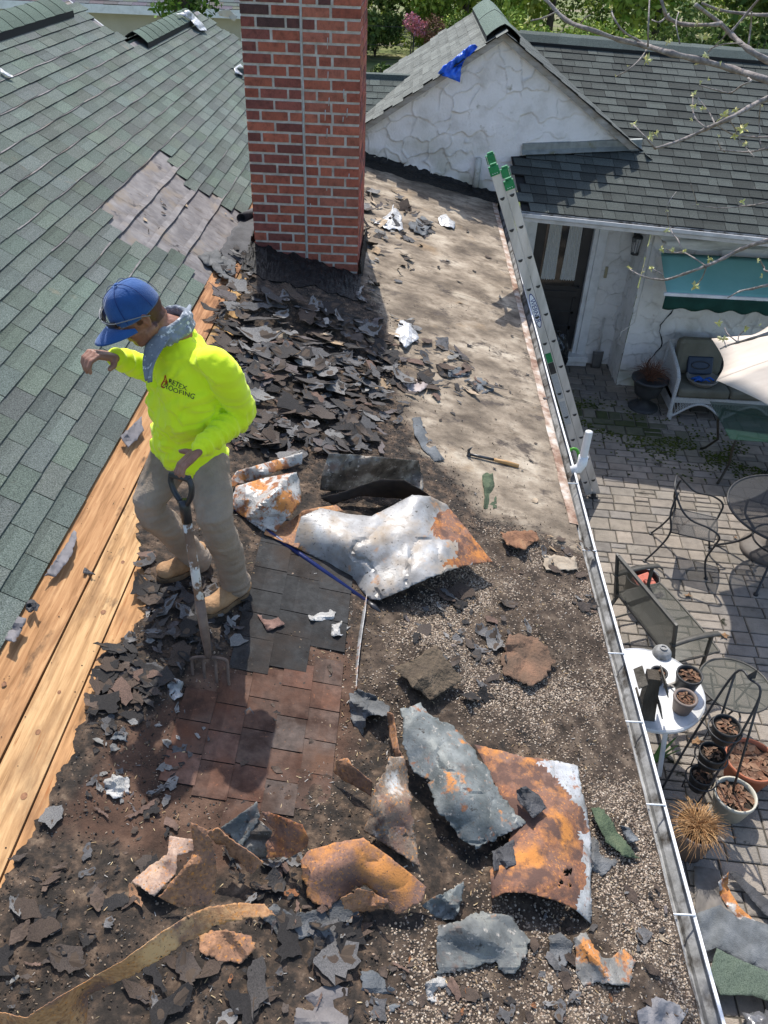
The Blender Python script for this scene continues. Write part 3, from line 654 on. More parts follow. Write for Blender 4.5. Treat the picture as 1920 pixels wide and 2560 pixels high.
# door
mb = MB()
mb.box((1.46, WY-.03, -2.44), (1.60, WY+.05, -.15)); mb.box((1.60, WY-.0, -2.44), (1.72, WY+.06, -.15)); mb.box((2.56, WY-.05, -2.44), (2.68, WY+.05, -.15)); mb.box((2.50, WY-.02, -2.44), (2.56, WY+.07, -.15)); mb.box((1.60, WY-.03, -.46), (2.6, WY+.04, -.36))
door = MB(); door.box((1.72, WY+.06, -2.42), (2.50, WY+.10, -.46))
for za, zb in ((-1.62, -1.52), (-1.86, -1.82), (-2.10, -2.04)): door.box((1.80, WY+.045, za), (2.42, WY+.06, zb))
for xa, xb in ((1.80, 1.84), (2.38, 2.42)): door.box((xa, WY+.045, -2.3), (xb, WY+.06, -1.6))
dr = obj('door', door, m_blackpl, wing, bevel=.003); obj('door_frame', mb, m_whitep, dr, bevel=.004)
mb = MB(); mb.box((1.86, WY+.054, -1.45), (2.36, WY+.059, -.52)); obj('pane', mb, m_glassdk, dr)
for xa, xb in ((1.97, 2.13), (2.24, 2.41)):
    G = np.zeros((30, 12, 3))
    for i, t in enumerate(np.linspace(0, 1, 30)):
        for j, z in enumerate(np.linspace(-.52, -1.36, 12)):
            w_ = (j/11)*.02; G[i, j] = (xa-w_+(xb-xa+2*w_)*t, WY+.046-.006*math.sin(t*26+j*.2), z+.01*math.sin(t*40)*(j == 11))
    mb = MB(); mb.grid(G, flip=True); obj('curtain', mb, M('lace', [(.4, .4, .38), (.55, .55, .53)], 60, 4, .95), dr, smooth=True)
mb = MB(); mb.tube([(2.51, WY+.06, -1.45), (2.51, WY+.0, -1.45), (2.44, WY-.0, -1.45)], .012, 8); obj('handle', mb, m_black, dr, smooth=True)
mb = MB(); mb.box((1.55, WY-.16, -2.52), (2.72, WY+.04, -2.44)); mb.box((1.55, WY-.12, -P), (2.72, WY+.04, -2.52)); obj('door_step', mb, m_whitep, wing, bevel=.008)
mb = MB(); mb.box((2.74, WY-.03, -1.28), (2.78, WY-.01, -1.12)); obj('doorbell_plate', mb, M('brass', [(.35, .31, .2)], 5, rough=.5), wing, bevel=.004)
MB.box = _bx
# left bit of roof seen between chimney and gable
mb = MB(); 
def LPf(u, v, h): return (u, 11.0+v*.9, .38+v*.42+h)
tabs(mb, LPf, 9, .135, .2, (-2.7, .6), lambda u, v, r: LPf(u, v, 0)[2] > AP[1]+.0-SG*abs(u-AP[0])-.1, shcol(.8, 1.35, 1.05), rnd=.1, vary=.3)
obj('rear_roof', mb, [m_wingsh, m_butt], wing)
mb = MB(); mb.prism([(-2.8, 11.0, .36), (-2.8, 12.1, .87), (-2.8, 12.12, .95), (-2.8, 12.25, .95), (-2.8, 13.2, .4), (-2.8, 13.2, .3)], (3.4, 0, 0), 0, (1, 1.1, 1.05)); obj('rear_ridge', mb, m_wingsh, wing)
# vent stub on the gable wall
v = ay(1194, 425, GY-.06); mb = MB(); b = ay(1190, 470, GY-.06); tt = ay(1198, 395, GY-.06)
mb.tube([(v[0], GY-.06, tt[2]), (v[0]-.005, GY-.06, b[2]-.02)], .042, 14); obj('wall_pipe', mb, M('pipe_paint', [(.4, .4, .36), (.6, .6, .57)], 9, 7, .7, .2, 40, layers=[((.2, .2, .12), 5, .55, .7)]), wing, smooth=True)
mb = MB(); mb.lathe((v[0]-.01, GY-.08, b[2]-.10), [(.10, 0), (.085, .05), (.05, .09), (.04, .12)], 14); obj('pipe_tar_boot', mb, m_tar, wing)
# ------------------------------------------------------------------ ground, patio, lawn
m_joint = M('joint_sand', [(.05, .045, .037), (.10, .088, .072)], 30, 6, .95, .5, 60)
me = MB(); me.add([(-120, -60, -P-.03), (120, -60, -P-.03), (120, 200, -P-.03), (-120, 200, -P-.03)], [(0, 1, 2, 3)])
m_lawn = M('lawn', [(.05, .07, .02), (.12, .15, .045), (.2, .19, .09)], .9, 9, 1, .6, 30, layers=[((.22, .19, .13), .35, .52, .64)])
tag(obj('ground', me, m_lawn), kind='structure')
mb = MB(); mb.add([(1.0, .2, -P-.012), (8, .2, -P-.012), (8, 11.2, -P-.012), (1.0, 11.2, -P-.012)], [(0, 1, 2, 3)]); tag(obj('patio_bed', mb, m_joint), kind='structure')
m_paver = M('paver', [(.75, .75, .75), (1, 1, 1), (1.15, 1.15, 1.15)], 9, 9, .92, .5, 70, vc=1, layers=[((.06, .055, .05), 3.1, .62, .75), ((.035, .05, .012), 2.2, .66, .7)])
mb = MB(); y = .3; row = 0; ca, sa = math.cos(-.07), math.sin(-.07)
def pav(x0, y0, x1, y1, k):
    g = .006; j = lambda: random.uniform(-.003, .003); z = random.uniform(-.003, .003); b = .008
    c0 = [(x0+g+j(), y0+g+j()), (x1-g+j(), y0+g+j()), (x1-g+j(), y1-g+j()), (x0+g+j(), y1-g+j())]
    cx = sum(p[0] for p in c0)/4; cy = sum(p[1] for p in c0)/4
    inn = [(p[0]+(b if p[0] < cx else -b), p[1]+(b if p[1] < cy else -b)) for p in c0]
    R_ = lambda p: (p[0]*ca-p[1]*sa, p[0]*sa+p[1]*ca)
    V = [(*R_(p), -P+z) for p in inn]+[(*R_(p), -P+z-.006) for p in c0]+[(*R_(p), -P-.02) for p in c0]
    c = random.choice([(.24, .21, .18), (.265, .23, .195), (.225, .20, .17), (.28, .24, .20), (.235, .205, .17), (.21, .19, .17)])
    mb.add(V, [(0, 1, 2, 3)]+[(i, 4+i, 4+(i+1) % 4, (i+1) % 4)[::-1] for i in range(4)]+[(4+i, 8+i, 8+(i+1) % 4, 4+(i+1) % 4)[::-1] for i in range(4)], 0, tuple(q*k for q in c))
while y < 11.9:
    hgt = random.choice([.17, .17, .22, .145]); x = .4+random.random()*.1
    while x < 7.6:
        wd = random.choice([.17, .24, .28, .24])
        if hgt > .16 and random.random() < .3: pav(x, y, x+wd, y+hgt*.5, random.uniform(.85, 1.1)); pav(x, y+hgt*.5, x+wd, y+hgt, random.uniform(.85, 1.1))
        else: pav(x, y, x+wd, y+hgt, random.uniform(.82, 1.12))
        x += wd
    y += hgt; row += 1
# moss belt and shade-side grime painted per paver (real growth by the wall)
c_ = []
for f, c in zip(mb.f, mb.c):
    p = mb.v[f[0]]; d = abs(p[1]-(9.6-.55*(p[0]-2.2)))
    t = max(0, 1-d/.55)*max(0, min(1, (4.4-p[0])))*.8 if p[0] > 1.2 else 0
    gch = float(vn(p[0]*4, p[1]*4, 3)); t = max(0, min(1, t*2.3*gch)); c = tuple(a*(1-t)+b*t for a, b in zip(c, (.05, .06, .02)))
    c_.append(c)
mb.c = c_
tag(obj('patio', mb, m_paver), kind='structure')
# moss tufts and joint weeds: uncountable
mb = MB()
for _ in range(2600):
    x = random.uniform(1.9, 4.6); yb = 9.6-.55*(x-2.2)+random.gauss(0, .3)
    if vn(x*3, yb*3, 3) < .45 or yb > 10.3: continue
    r_ = random.uniform(.008, .022); a0 = random.random()*6
    mb.add([(x+r_*math.cos(a0+k*1.26), yb+r_*math.sin(a0+k*1.26), -P+.004) for k in range(5)]+[(x, yb, -P+.012)], [(k, (k+1) % 5, 5) for k in range(5)], 0, random.choice([(.9, 1, .6), (1.2, 1.2, .6), (.6, .7, .4)]))
m_moss = M('moss', [(.03, .04, .008), (.08, .09, .02)], 30, 6, 1, .5, 90, vc=1)
tag(obj('patio_moss', mb, m_moss), kind='stuff')
# ------------------------------------------------------------------ background foliage
m_leafs = [M('foliage', [(.03, .05, .015), (.10, .14, .035), (.2, .24, .06)], 1.3, 5, .9, vc=1), M('spring_leaf', [(.10, .15, .02), (.22, .28, .045), (.34, .38, .09)], .8, 5, .9, vc=1)]
m_bark = M('bark', [(.04, .032, .027), (.10, .085, .07)], 12, 6, .95, .6, 40, st=(1, 1, .2))
def leafcloud(cen, rad, n, size, seed, hollow=.35, cols=((.7, .9, .7), (1, 1, 1), (1.3, 1.25, 1))):
    g = np.random.default_rng(seed); cen = np.atleast_2d(cen); k = len(cen); idx = g.integers(0, k, n)
    d = g.normal(size=(n, 3)); d /= np.linalg.norm(d, axis=1)[:, None]; rr = g.uniform(hollow, 1, n)[:, None]**.7
    c = cen[idx]+d*rr*np.atleast_2d(rad)[idx % len(np.atleast_2d(rad))]
    a = g.normal(size=(n, 3)); a /= np.linalg.norm(a, axis=1)[:, None]; b = np.cross(a, g.normal(size=(n, 3))); b /= np.linalg.norm(b, axis=1)[:, None]
    s = size*g.uniform(.6, 1.4, n)[:, None]
    V = np.stack([c-a*s, c+b*s*.5, c+a*s, c-b*s*.5], 1).reshape(-1, 3); Fq = np.arange(4*n).reshape(n, 4)
    cc = np.array(cols)[g.integers(0, len(cols), n)]*g.uniform(.8, 1.2, n)[:, None]
    return V, Fq, np.repeat(cc, 4, 0)
def cloud_obj(name, args, mt, parent=None, **k):
    V, Fq, C = leafcloud(*args, **k); return obj(name, npmesh(name, V, Fq, C), mt, parent, loc=(float(V[:, 0].mean()), float(V[:, 1].mean()), -P) if parent is None else None)
def tree(x, y, h, r, label, mt, n, seed, leaf=.16, trunk=.16, low=.35, group='trees at the back of the garden', zb=-P, name='tree', cat='tree', lean=0):
    t = thing(name, label, cat, (x, y, zb), group); g = random.Random(seed)
    mb = MB(); mb.tube([(x, y, zb-.05), (x+lean*.3, y, zb+h*.3), (x+lean*.7+g.uniform(-.2, .2), y, zb+h*.65), (x+lean, y, zb+h)], [trunk, trunk*.8, trunk*.5, .03], 9)
    for _ in range(7):
        z0 = zb+h*g.uniform(.3, .8); a = g.uniform(0, 6.28); L = r*g.uniform(.5, 1)
        mb.tube([(x+lean*.5, y, z0), (x+lean*.5+math.cos(a)*L*.5, y+math.sin(a)*L*.5, z0+L*.3), (x+lean*.5+math.cos(a)*L, y+math.sin(a)*L, z0+L*.7)], [trunk*.35, trunk*.2, .012], 6)
    obj('trunk', mb, m_bark, t, smooth=True)
    cen = [(x+lean*.6+g.uniform(-1, 1)*r*.7, y+g.uniform(-1, 1)*r*.7, zb+h*g.uniform(low, 1)) for _ in range(11)]
    cloud_obj('crown', (cen, [(r*.45, r*.45, r*.36)]*1, n, leaf, seed), mt, t)
    return t
bk = [(-2.6, 40, 9, 2.2, 0, 'dark evergreen tree right beside the chimney top at the lawn edge'), (2.2, 41, 10, 2.6, 1, 'slim pale spring tree in the middle of the far garden'), (5.2, 36, 8.5, 2.4, 1, 'yellow green spring tree behind the gable ridge'), (8.5, 33, 8, 2.6, 1, 'bright green leafy tree above the wing roof ridge'),
      (11.5, 30, 8.5, 2.6, 0, 'dark tree behind the bare branches, upper right'), (14.5, 29, 9, 3, 0, 'darkest tree in the upper right corner'), (18, 33, 10, 3, 0, 'broad dark tree beyond the right edge of the roof'), (3.8, 47, 11, 3, 0, 'far dark tree seen between the spring trees'), (9.5, 45, 11, 3.4, 0, 'far tree behind the bright leafy tree'), (-6, 46, 11, 3.6, 0, 'tall dark tree far behind the chimney'), (-14, 44, 11, 4, 0, 'far dark tree above the green roof'), (24, 40, 12, 4, 0, 'big tree far off to the right')]
for i, (x, y, h, r, k, lb) in enumerate(bk): tree(x, y, h, r, lb, m_leafs[k], 5200, 100+i, leaf=.15, low=.12 if k == 0 else .2)
for i, (px, py, Y_, r, k, lb) in enumerate(((940, 50, 40, 1.2, 0, 'dark round bush beside the chimney at the lawn edge'), (925, 165, 21, .6, 0, 'variegated green bush close to the chimney below the lawn'), (1090, 25, 40, 1.0, 1, 'light green shrub left of the gable ridge'), (1180, 40, 36, 1.4, 1, 'tall yellow green shrub right above the gable slope'), (1330, 75, 27, 1.2, 1, 'bright spring shrub right of the gable ridge'), (1430, 70, 26, 1.3, 1, 'bright spring shrub behind the long bare branch'), (1540, 75, 26, 1.2, 1, 'bright spring shrub over the middle of the wing ridge'), (1640, 90, 27, 1.2, 0, 'dark shrub over the right of the wing ridge'), (1760, 80, 27, 1.5, 0, 'dark wide shrub behind the crossing twigs'), (1890, 100, 27, 1.5, 0, 'dark shrub by the right edge above the roof'))):
    c = ay(px, py, Y_); c[2] = max(c[2], -P+.3); t = thing('shrub', lb, 'shrub', (c[0], Y_, -P), 'shrubs behind the house')
    cen = [(c[0]+random.uniform(-1, 1)*r*.6, Y_+random.uniform(-.5, .5)*r, -P+(c[2]+P)*random.uniform(.3, 1.05)) for _ in range(9)]
    cloud_obj('foliage', (cen, [(r*.5, r*.5, r*.42)], 4200, .065, 300+i), m_leafs[k], t)
    mb = MB(); [mb.tube([(c[0], Y_, -P-.05), (c[0]+random.uniform(-.5, .5)*r, Y_, c[2])], [.03, .01], 5) for _ in range(4)]; obj('stems', mb, m_bark, t)
c = ay(1030, 55, 34); t = thing('flowering_shrub', 'small pink blossoming shrub on the lawn beside the chimney', 'shrub', (c[0], 34, -P))
cloud_obj('blossom', ([tuple(c), tuple(c+np.array([.3, 0, -.2]))], [(.35, .35, .3)], 900, .05, 77), M('pink_blossom', [(.35, .10, .16), (.55, .22, .3)], 3, vc=1), t)
cloud_obj('foliage', ([tuple(c+np.array([.8, 0, -.2])), tuple(c+np.array([.9, 0, -.8]))], [(.5, .5, .5)], 1400, .05, 78, ), M('russet_leaf', [(.12, .06, .04), (.25, .13, .09)], 3, vc=1), t)
mb = MB(); mb.tube([(c[0], 34, -P), (c[0], 34, c[2])], [.04, .01], 6); obj('stem', mb, m_bark, t)
# wire fence across the back
fn = thing('wire_fence', 'thin dark wire fence running across the back of the garden', 'fence', (0, 37, -P)); 
for x in np.arange(-12, 22, 2.4): mb = MB(); mb.tube([(x, 37, -P), (x, 37, -P+1.5)], .03, 6); obj('fence_post', mb, m_black, fn)
mb = MB(); [mb.tube([(-12, 37, -P+z), (22, 37, -P+z)], .012, 4) for z in (.3, .8, 1.45)]; obj('wires', mb, m_black, fn)
cen = [(x+random.uniform(-.5, .5), 43+random.uniform(-2, 4), -P+random.uniform(.1, 2.6)) for x in np.arange(-20, 32, .8)]
o = cloud_obj('undergrowth', (cen, [(1.1, .8, .8)], 26000, .09, 55), m_leafs[1]); tag(o, kind='stuff')
cen = [(x, 52+random.uniform(-2, 4), -P+random.uniform(.5, 13)) for x in np.arange(-30, 45, .45)]
o = cloud_obj('far_wood', (cen, [(2, 1.4, 1.4)], 26000, .28, 56), m_leafs[0]); tag(o, kind='stuff')
V, Fq, C = leafcloud([(0, 0, 0)], [(1, 1, 1)], 7000, .05, 57); g = np.random.default_rng(3); off = np.stack([g.uniform(-10, 22, 7000), g.uniform(20, 37, 7000), np.full(7000, -P+.02)], -1)
V = V*.6; V[:, 2] *= .05; V = V*np.array([.2, .2, 1])+np.repeat(off, 4, 0); tag(obj('fallen_leaves', npmesh('fallen_leaves', V, Fq, C*.9), M('dry_leaf', [(.22, .15, .09), (.35, .27, .19)], 5, vc=1)), kind='stuff')
# neighbour house behind the green roof
nb = thing('neighbour_house', 'cream sided neighbour house with a grey roof behind the green roof', 'house', (-5, 21, -P))
m_siding = M('siding', [(.42, .39, .32), (.5, .47, .40)], 2, 5, .8, .05, 30)
mb = MB(); NY = 20; xa, xb = -9.5, -3.05
for i in range(40):
    z = -P+i*.105
    if z > .76: break
    mb.add([(xa, NY, z+.105), (xb, NY, z+.105), (xb, NY-.018, z), (xa, NY-.018, z)], [(3, 2, 1, 0)])
    mb.add([(xb, NY, z+.105), (xb, NY+6, z+.105), (xb+.018, NY+6, z), (xb+.018, NY, z)], [(3, 2, 1, 0)])
obj('siding_wall', mb, m_siding, nb)
mb = MB(); mb.box((xb-.12, NY-.035, -P), (xb+.03, NY, .8)); mb.box((xa, NY-.5, .74), (xb+.25, NY-.44, .9)); mb.box((xb+.2, NY-.44, .74), (xb+.26, NY+6, .9)); mb.box((xa, NY-.44, .74), (xb+.2, NY+.02, .76)); obj('white_trim', mb, m_whitep, nb)
def NPf(u, v, h): return (u, NY-.5+v*.92, .9+v*.36+h)
mb = MB(); tabs(mb, NPf, 24, .14, .3, (xa, xb+.25), lambda u, v, r: True, lambda u, v, r: tuple([random.uniform(.8, 1.2)*c for c in (1.4, 1.3, 1.35)]), rnd=.1)
obj('roof', mb, [m_wingsh, m_butt], nb)
mb = MB()
for xw in (-4.6, -3.75): mb.box((xw, NY-.03, -.9), (xw+.6, NY-.0, .45))
obj('window', mb, m_whitep, nb)
c = ay(455, 45, 16.5); t = thing('ivy_tree', 'ivy covered tree trunk between the two roof ridges, before the cream house', 'tree', (c[0], 16.5, -P))
mb = MB(); mb.tube([(c[0], 16.5, -P), (c[0]+.05, 16.5, 2.4)], .16, 9); obj('trunk', mb, m_bark, t)
cen = [(c[0]+random.uniform(-.35, .35), 16.5+random.uniform(-.3, .3), z) for z in np.arange(-1.2, 2.6, .17)]; cloud_obj('ivy', (cen, [(.42, .4, .3)], 5200, .06, 91), m_leafs[0], t, cols=((.5, .8, .4), (.8, 1.1, .6), (1.1, 1.4, .8)))
c = ay(250, 20, 24); t = thing('neighbour_shed', 'pale garage behind the left roof ridge', 'garage', (c[0]-1, 24, -P))
mb = MB(); mb.box((c[0]-5, 24, -P), (c[0]+1.3, 27, c[2]-.1)); obj('wall', mb, m_siding, t)
mb = MB(); mb.prism([(c[0]-5.2, 23.7, c[2]-.12), (c[0]-5.2, 25.5, c[2]+.8), (c[0]-5.2, 27.3, c[2]-.12)], (6.8, 0, 0), 0, (1.4, 1.3, 1.3)); obj('roof', mb, m_wingsh, t)
# ------------------------------------------------------------------ ladder
lad = thing('extension_ladder', 'aluminium extension ladder leaning on the gutter with green top caps', 'ladder', (2.31, 7.7, -P))
La, Lb = Vector((2.33, 7.55, -P+.02)), Vector((.80, 7.55, .98)); ld = (Lb-La).normalized(); ln = Vector((-ld.z, 0, ld.x)); ln = -ln
LL = (Lb-La).length
def LP(s, a, y): return La+ld*s+ln*a+Vector((0, y, 0))
for y in (0, .40):
    for a, s0, s1 in ((-.042, .04, LL), (.042, .02, LL-.17)):
        mb = MB(); yw = -.014 if y == 0 else .014
        mb.beam(LP(s0, a, y), LP(s1, a, y), .004, .078, up=ln)
        for e in (-.038, .038): mb.beam(LP(s0, a+e, y-yw), LP(s1, a+e, y-yw), .026, .004, up=ln)
        rl = obj('rail', mb, m_alu, lad)
mbd = 0
k = 0
for i in range(12):
    s = .22+i*.305
    for a in (-.045, .046):
        if s+.0 > LL-.2 and a > 0: continue
        mb = MB(); prof = [(0, .016)]+[(.016*math.cos(t), -.002-.014*math.sin(t)*1) for t in np.linspace(0, PI, 7)]
        mb.tube([LP(s, a, 0), LP(s, a, .4)], .0155, 8); rg = obj('rung', mb, m_alu, lad)
        q = MB(); pts = [LP(s, a, -.0045)+ln*(.022*math.cos(t))+ld*(-.026*math.sin(t)+.010) for t in np.linspace(0, PI, 9)]; q.prism(pts, (0, -.002, 0)); obj('rung_end', q, m_black, rg)
m_greenpl = M('green_plastic', [(.01, .16, .05), (.02, .26, .09)], 20, 4, .4)
for a, s in ((-.045, LL-.005), (.046, LL-.17)):
    for y in (0, .4):
        mb = MB(); mb.beam(LP(s-.075, a, y-.004), LP(s+.01, a, y-.004), .034, .09, up=ln); mb.beam(LP(s+.01, a+.006, y-.004), LP(s+.03, a+.006, y-.004), .03, .06, up=ln); obj('top_cap', mb, m_greenpl, lad, bevel=.006)
        if y == 0:
            mb = MB()
            for u, v in ((-.055, -.02), (-.055, .0), (-.055, .02)): c = LP(s+u, a+v, -.023); mb.tube([c, c+Vector((0, -.002, 0))], .004, 6)
            obj('rivet', mb, m_whitep, lad)
for y in (0, .4):
    mb = MB(); c = LP(0, .0, y); mb.box((c.x-.06, c.y-.03, -P+.004), (c.x+.05, c.y+.03, -P+.02)); mb.box((c.x-.02, c.y-.028, -P+.02), (c.x+.02, c.y-.022, -P+.07)); mb.box((c.x-.02, c.y+.022, -P+.02), (c.x+.02, c.y+.028, -P+.07)); obj('foot', mb, m_black, lad, bevel=.003)
def text_mesh(s, size, ext=.0006):
    cu = bpy.data.curves.new('lettering', 'FONT'); cu.body = s; cu.size = size; cu.extrude = ext; cu.align_x = 'CENTER'; cu.align_y = 'CENTER'
    o = bpy.data.objects.new('lettering', cu); col.objects.link(o); dg = bpy.context.evaluated_depsgraph_get(); me = bpy.data.meshes.new_from_object(o.evaluated_get(dg)); bpy.data.objects.remove(o); return me
m_blue = M('blue_ink', [(.008, .02, .16)], 5, rough=.4); m_white = M('white_ink', [(.8, .8, .8)], 5, rough=.5)
def on_rail(me, s, a, off, mats, name, rot=0, parent=None):
    X_ = -ld; Y_ = -ln if rot == 0 else ln; Z_ = Vector((0, -1, 0)); Y_ = Z_.cross(X_)
    Mx = Matrix((X_, Y_, Z_)).transposed().to_4x4(); Mx.translation = LP(s, a, off)
    if isinstance(me, MB): me.v = [tuple(Mx @ Vector(p)) for p in me.v]; return obj(name, me, mats, parent or lad)
    me.transform(Mx); me.materials.clear(); return obj(name, me, mats, parent or lad)
sW = (ax := (Vector(tuple(ay(1341, 776, 7.55)))-La).dot(ld))
mb = MB(); mb.add([(.19*math.cos(t), .038*math.sin(t), 0) for t in np.linspace(0, 2*PI, 37)[:-1]], [tuple(range(36))], 0); mb.add([(.178*math.cos(t), .031*math.sin(t), .0006) for t in np.linspace(0, 2*PI, 37)[:-1]], [tuple(range(36))], 1)
lb_ = on_rail(mb, sW, -.045, -.0035, [m_blue, m_white], 'label_plate')
tm = text_mesh('WERNER', .062); tm.transform(Matrix.Diagonal((1.05, 1, 1, 1))); on_rail(tm, sW, -.045, -.0055, [m_blue], 'lettering', parent=None)
mb = MB(); mb.add([(-.09, -.03, 0), (.02, -.03, 0), (.02, .03, 0), (-.09, .03, 0)], [(0, 1, 2, 3)], 0); mb.add([(.024, -.03, 0), (.16, -.03, 0), (.16, .03, 0), (.024, .03, 0)], [(0, 1, 2, 3)], 1)
sG = (Vector(tuple(ay(1380, 900, 7.55)))-La).dot(ld); on_rail(mb, sG, -.045, -.0035, [m_greenpl, m_black], 'safety_sticker')
for y_ in ((1400, 965), (1420, 1030)):
    sG = (Vector(tuple(ay(*y_, 7.55)))-La).dot(ld); mb = MB(); mb.add([(-.15, -.03, 0), (.15, -.03, 0), (.15, .03, 0), (-.15, .03, 0)], [(0, 1, 2, 3)], 0); 
    on_rail(mb, sG, -.045, -.0035, [M('sticker', [(.25, .25, .25), (.6, .6, .6)], 160, 2, .5, st=(1, 1, 3))], 'safety_sticker')
# ------------------------------------------------------------------ pipe at the gutter, hose
c = at(1457, 1150, (1, 0, 0), 1.285); t = thing('vent_pipe', 'short white plastic pipe standing on an elbow beside the gutter', 'pipe', (1.285, c[1], c[2]))
mb = MB(); mb.tube([(1.285, c[1], c[2]+.0), (1.285, c[1], c[2]+.225)], .026, 16, cap=False); mb.tube([(1.285, c[1], c[2]+.225), (1.285, c[1], c[2]+.20)], .023, 16); obj('pipe', mb, m_gutter, t, smooth=True)
mb = MB(); mb.tube([(1.285, c[1], c[2]+.03), (1.285, c[1], c[2]-.03), (1.27, c[1], c[2]-.07), (1.22, c[1], c[2]-.09)], [.034, .034, .034, .03], 16); obj('elbow', mb, m_gutter, t, smooth=True)
mb = MB(); q = at(1436, 1125, (1, 0, 0), 1.36); mb.tube([(1.36+.05*math.cos(a), q[1]+.02*math.sin(a), q[2]-.1+.1*math.sin(a)) for a in np.linspace(0, 2*PI, 20)[:-1]], .012, 8, closed=True)
mb.tube([(1.36, q[1], q[2]-.2), (1.38, q[1], -P)], .01, 8); tag(obj('garden_hose', mb, M('green_hose', [(.08, .3, .03)], 5, rough=.4), smooth=True, loc=(1.37, float(q[1]), -P)), 'bright green hose loop hanging behind the gutter beside the white pipe', 'hose')
# ------------------------------------------------------------------ wall lantern
c = ay(1592, 610, GY-.25); t = thing('wall_lantern', 'black glass wall lantern right of the dark door', 'lantern', tuple(c))
mb = MB(); mb.tube([(c[0]+.05, GY+.02, c[2]+.05), (c[0]+.05, GY-.12, c[2]+.09), (c[0]+.02, GY-.2, c[2]+.2), (c[0], GY-.25, c[2]+.16)], .012, 8); mb.box((c[0]+.01, GY-.0, c[2]-.06), (c[0]+.1, GY+.03, c[2]+.16)); obj('bracket', mb, m_black, t, smooth=True)
mb = MB(); mb.lathe((c[0], GY-.25, c[2]), [(.0, .2), (.012, .17), (.02, .13), (.07, .10), (.078, .085), (.075, .08)], 6); mb.lathe((c[0], GY-.25, c[2]), [(.055, -.125), (.055, -.14), (.0, -.15)], 6)
for k in range(6):
    a = k*PI/3; mb.tube([(c[0]+.072*math.cos(a), GY-.25+.072*math.sin(a), c[2]+.085), (c[0]+.05*math.cos(a), GY-.25+.05*math.sin(a), c[2]-.13)], .004, 5)
obj('cage', mb, m_black, t); mb = MB(); mb.lathe((c[0], GY-.25, c[2]), [(.068, .083), (.048, -.125)], 6); obj('glass', mb, M('clear_glass', [(.5, .5, .5)], 3, rough=.1, alpha=.25), t)
mb = MB(); mb.tube([(c[0], GY-.25, c[2]-.12), (c[0], GY-.25, c[2]-.02)], .01, 8); obj('candle_bulb', mb, m_whitep, t)
# ------------------------------------------------------------------ awning
t = thing('awning', 'teal retractable awning with dark green valance on the back wall', 'awning', (4.6, JY, -.5))
m_teal = M('teal_fabric', [(.17, .38, .34), (.22, .45, .41)], 2, 5, .9, .1, 300, layers=[((.2, .42, .4), 4, .66, .8)]); m_dgreen = M('dark_green_fabric', [(.006, .035, .025), (.012, .06, .045)], 6, 4, .9, .1, 200)
A0 = ay(1650, 632, 10.05); A1 = ay(1660, 733, 9.45)
G = np.zeros((30, 10, 3))
for i, u in enumerate(np.linspace(0, 3.6, 30)):
    for j, v in enumerate(np.linspace(0, 1, 10)): G[i, j] = (3.22+u, A0[1]+(A1[1]-A0[1])*v-.05*u*.5, A0[2]+(A1[2]-A0[2])*v-.012*math.sin(v*PI))
mb = MB(); mb.grid(G, flip=True); o = obj('canopy', mb, m_teal, t, smooth=True); s_ = o.modifiers.new('s', 'SOLIDIFY'); s_.thickness = .004
mb = MB(); G = np.zeros((90, 6, 3))
for i, u in enumerate(np.linspace(0, 3.6, 90)):
    for j, v in enumerate(np.linspace(0, 1, 6)): G[i, j] = (3.2+u, A1[1]-.025-.05*u*.5+.012*math.sin(u*23)*v, A1[2]-.02-(.165+.02*math.sin(u*21))*v)
mb.grid(G); o = obj('valance', mb, m_dgreen, t, smooth=True); s_ = o.modifiers.new('s', 'SOLIDIFY'); s_.thickness = .004
mb = MB(); mb.beam((3.18, A1[1]-.01, A1[2]-.005), (6.85, A1[1]-.10, A1[2]-.005), .03, .035); obj('front_bar', mb, m_whitep, t)
mb = MB(); mb.beam((3.22, 10.1, -.42), (6.85, 9.98, -.42), .09, .09); obj('roller', mb, m_fascia, t)
G = np.zeros((40, 10, 3)); B0 = ay(1640, 572, 10.1); B1 = ay(1668, 620, 9.9)
for i, u in enumerate(np.linspace(0, 3.4, 40)):
    for j, v in enumerate(np.linspace(0, 1, 10)):
        wv = .02*math.sin(v*9+u*5)+.03*float(fbm(u*2, v*3, 3)); G[i, j] = (B0[0]+(B1[0]-B0[0])*v+u, B0[1]+(B1[1]-B0[1])*v-.03*u, B0[2]-.06*u*(1-v)*.6+(B1[2]-B0[2])*v+wv)
mb = MB(); mb.grid(G, flip=True); obj('torn_cover', mb, M('dirty_canvas', [(.34, .33, .30), (.62, .61, .58), (.78, .78, .76)], 4, 8, .9, .3, 60, st=(.4, 2, 2)), t, smooth=True)
r0, r1, r2, r3 = ay(1636, 590, 10.2), ay(1586, 806, 10.1), ay(1553, 830, 10.1), ay(1548, 852, 10.1)
mb = MB(); mb.tube([tuple(p) for p in (r0, r1, r2, r3)], .009, 7); obj('crank_rod', mb, m_alu, t, smooth=True)
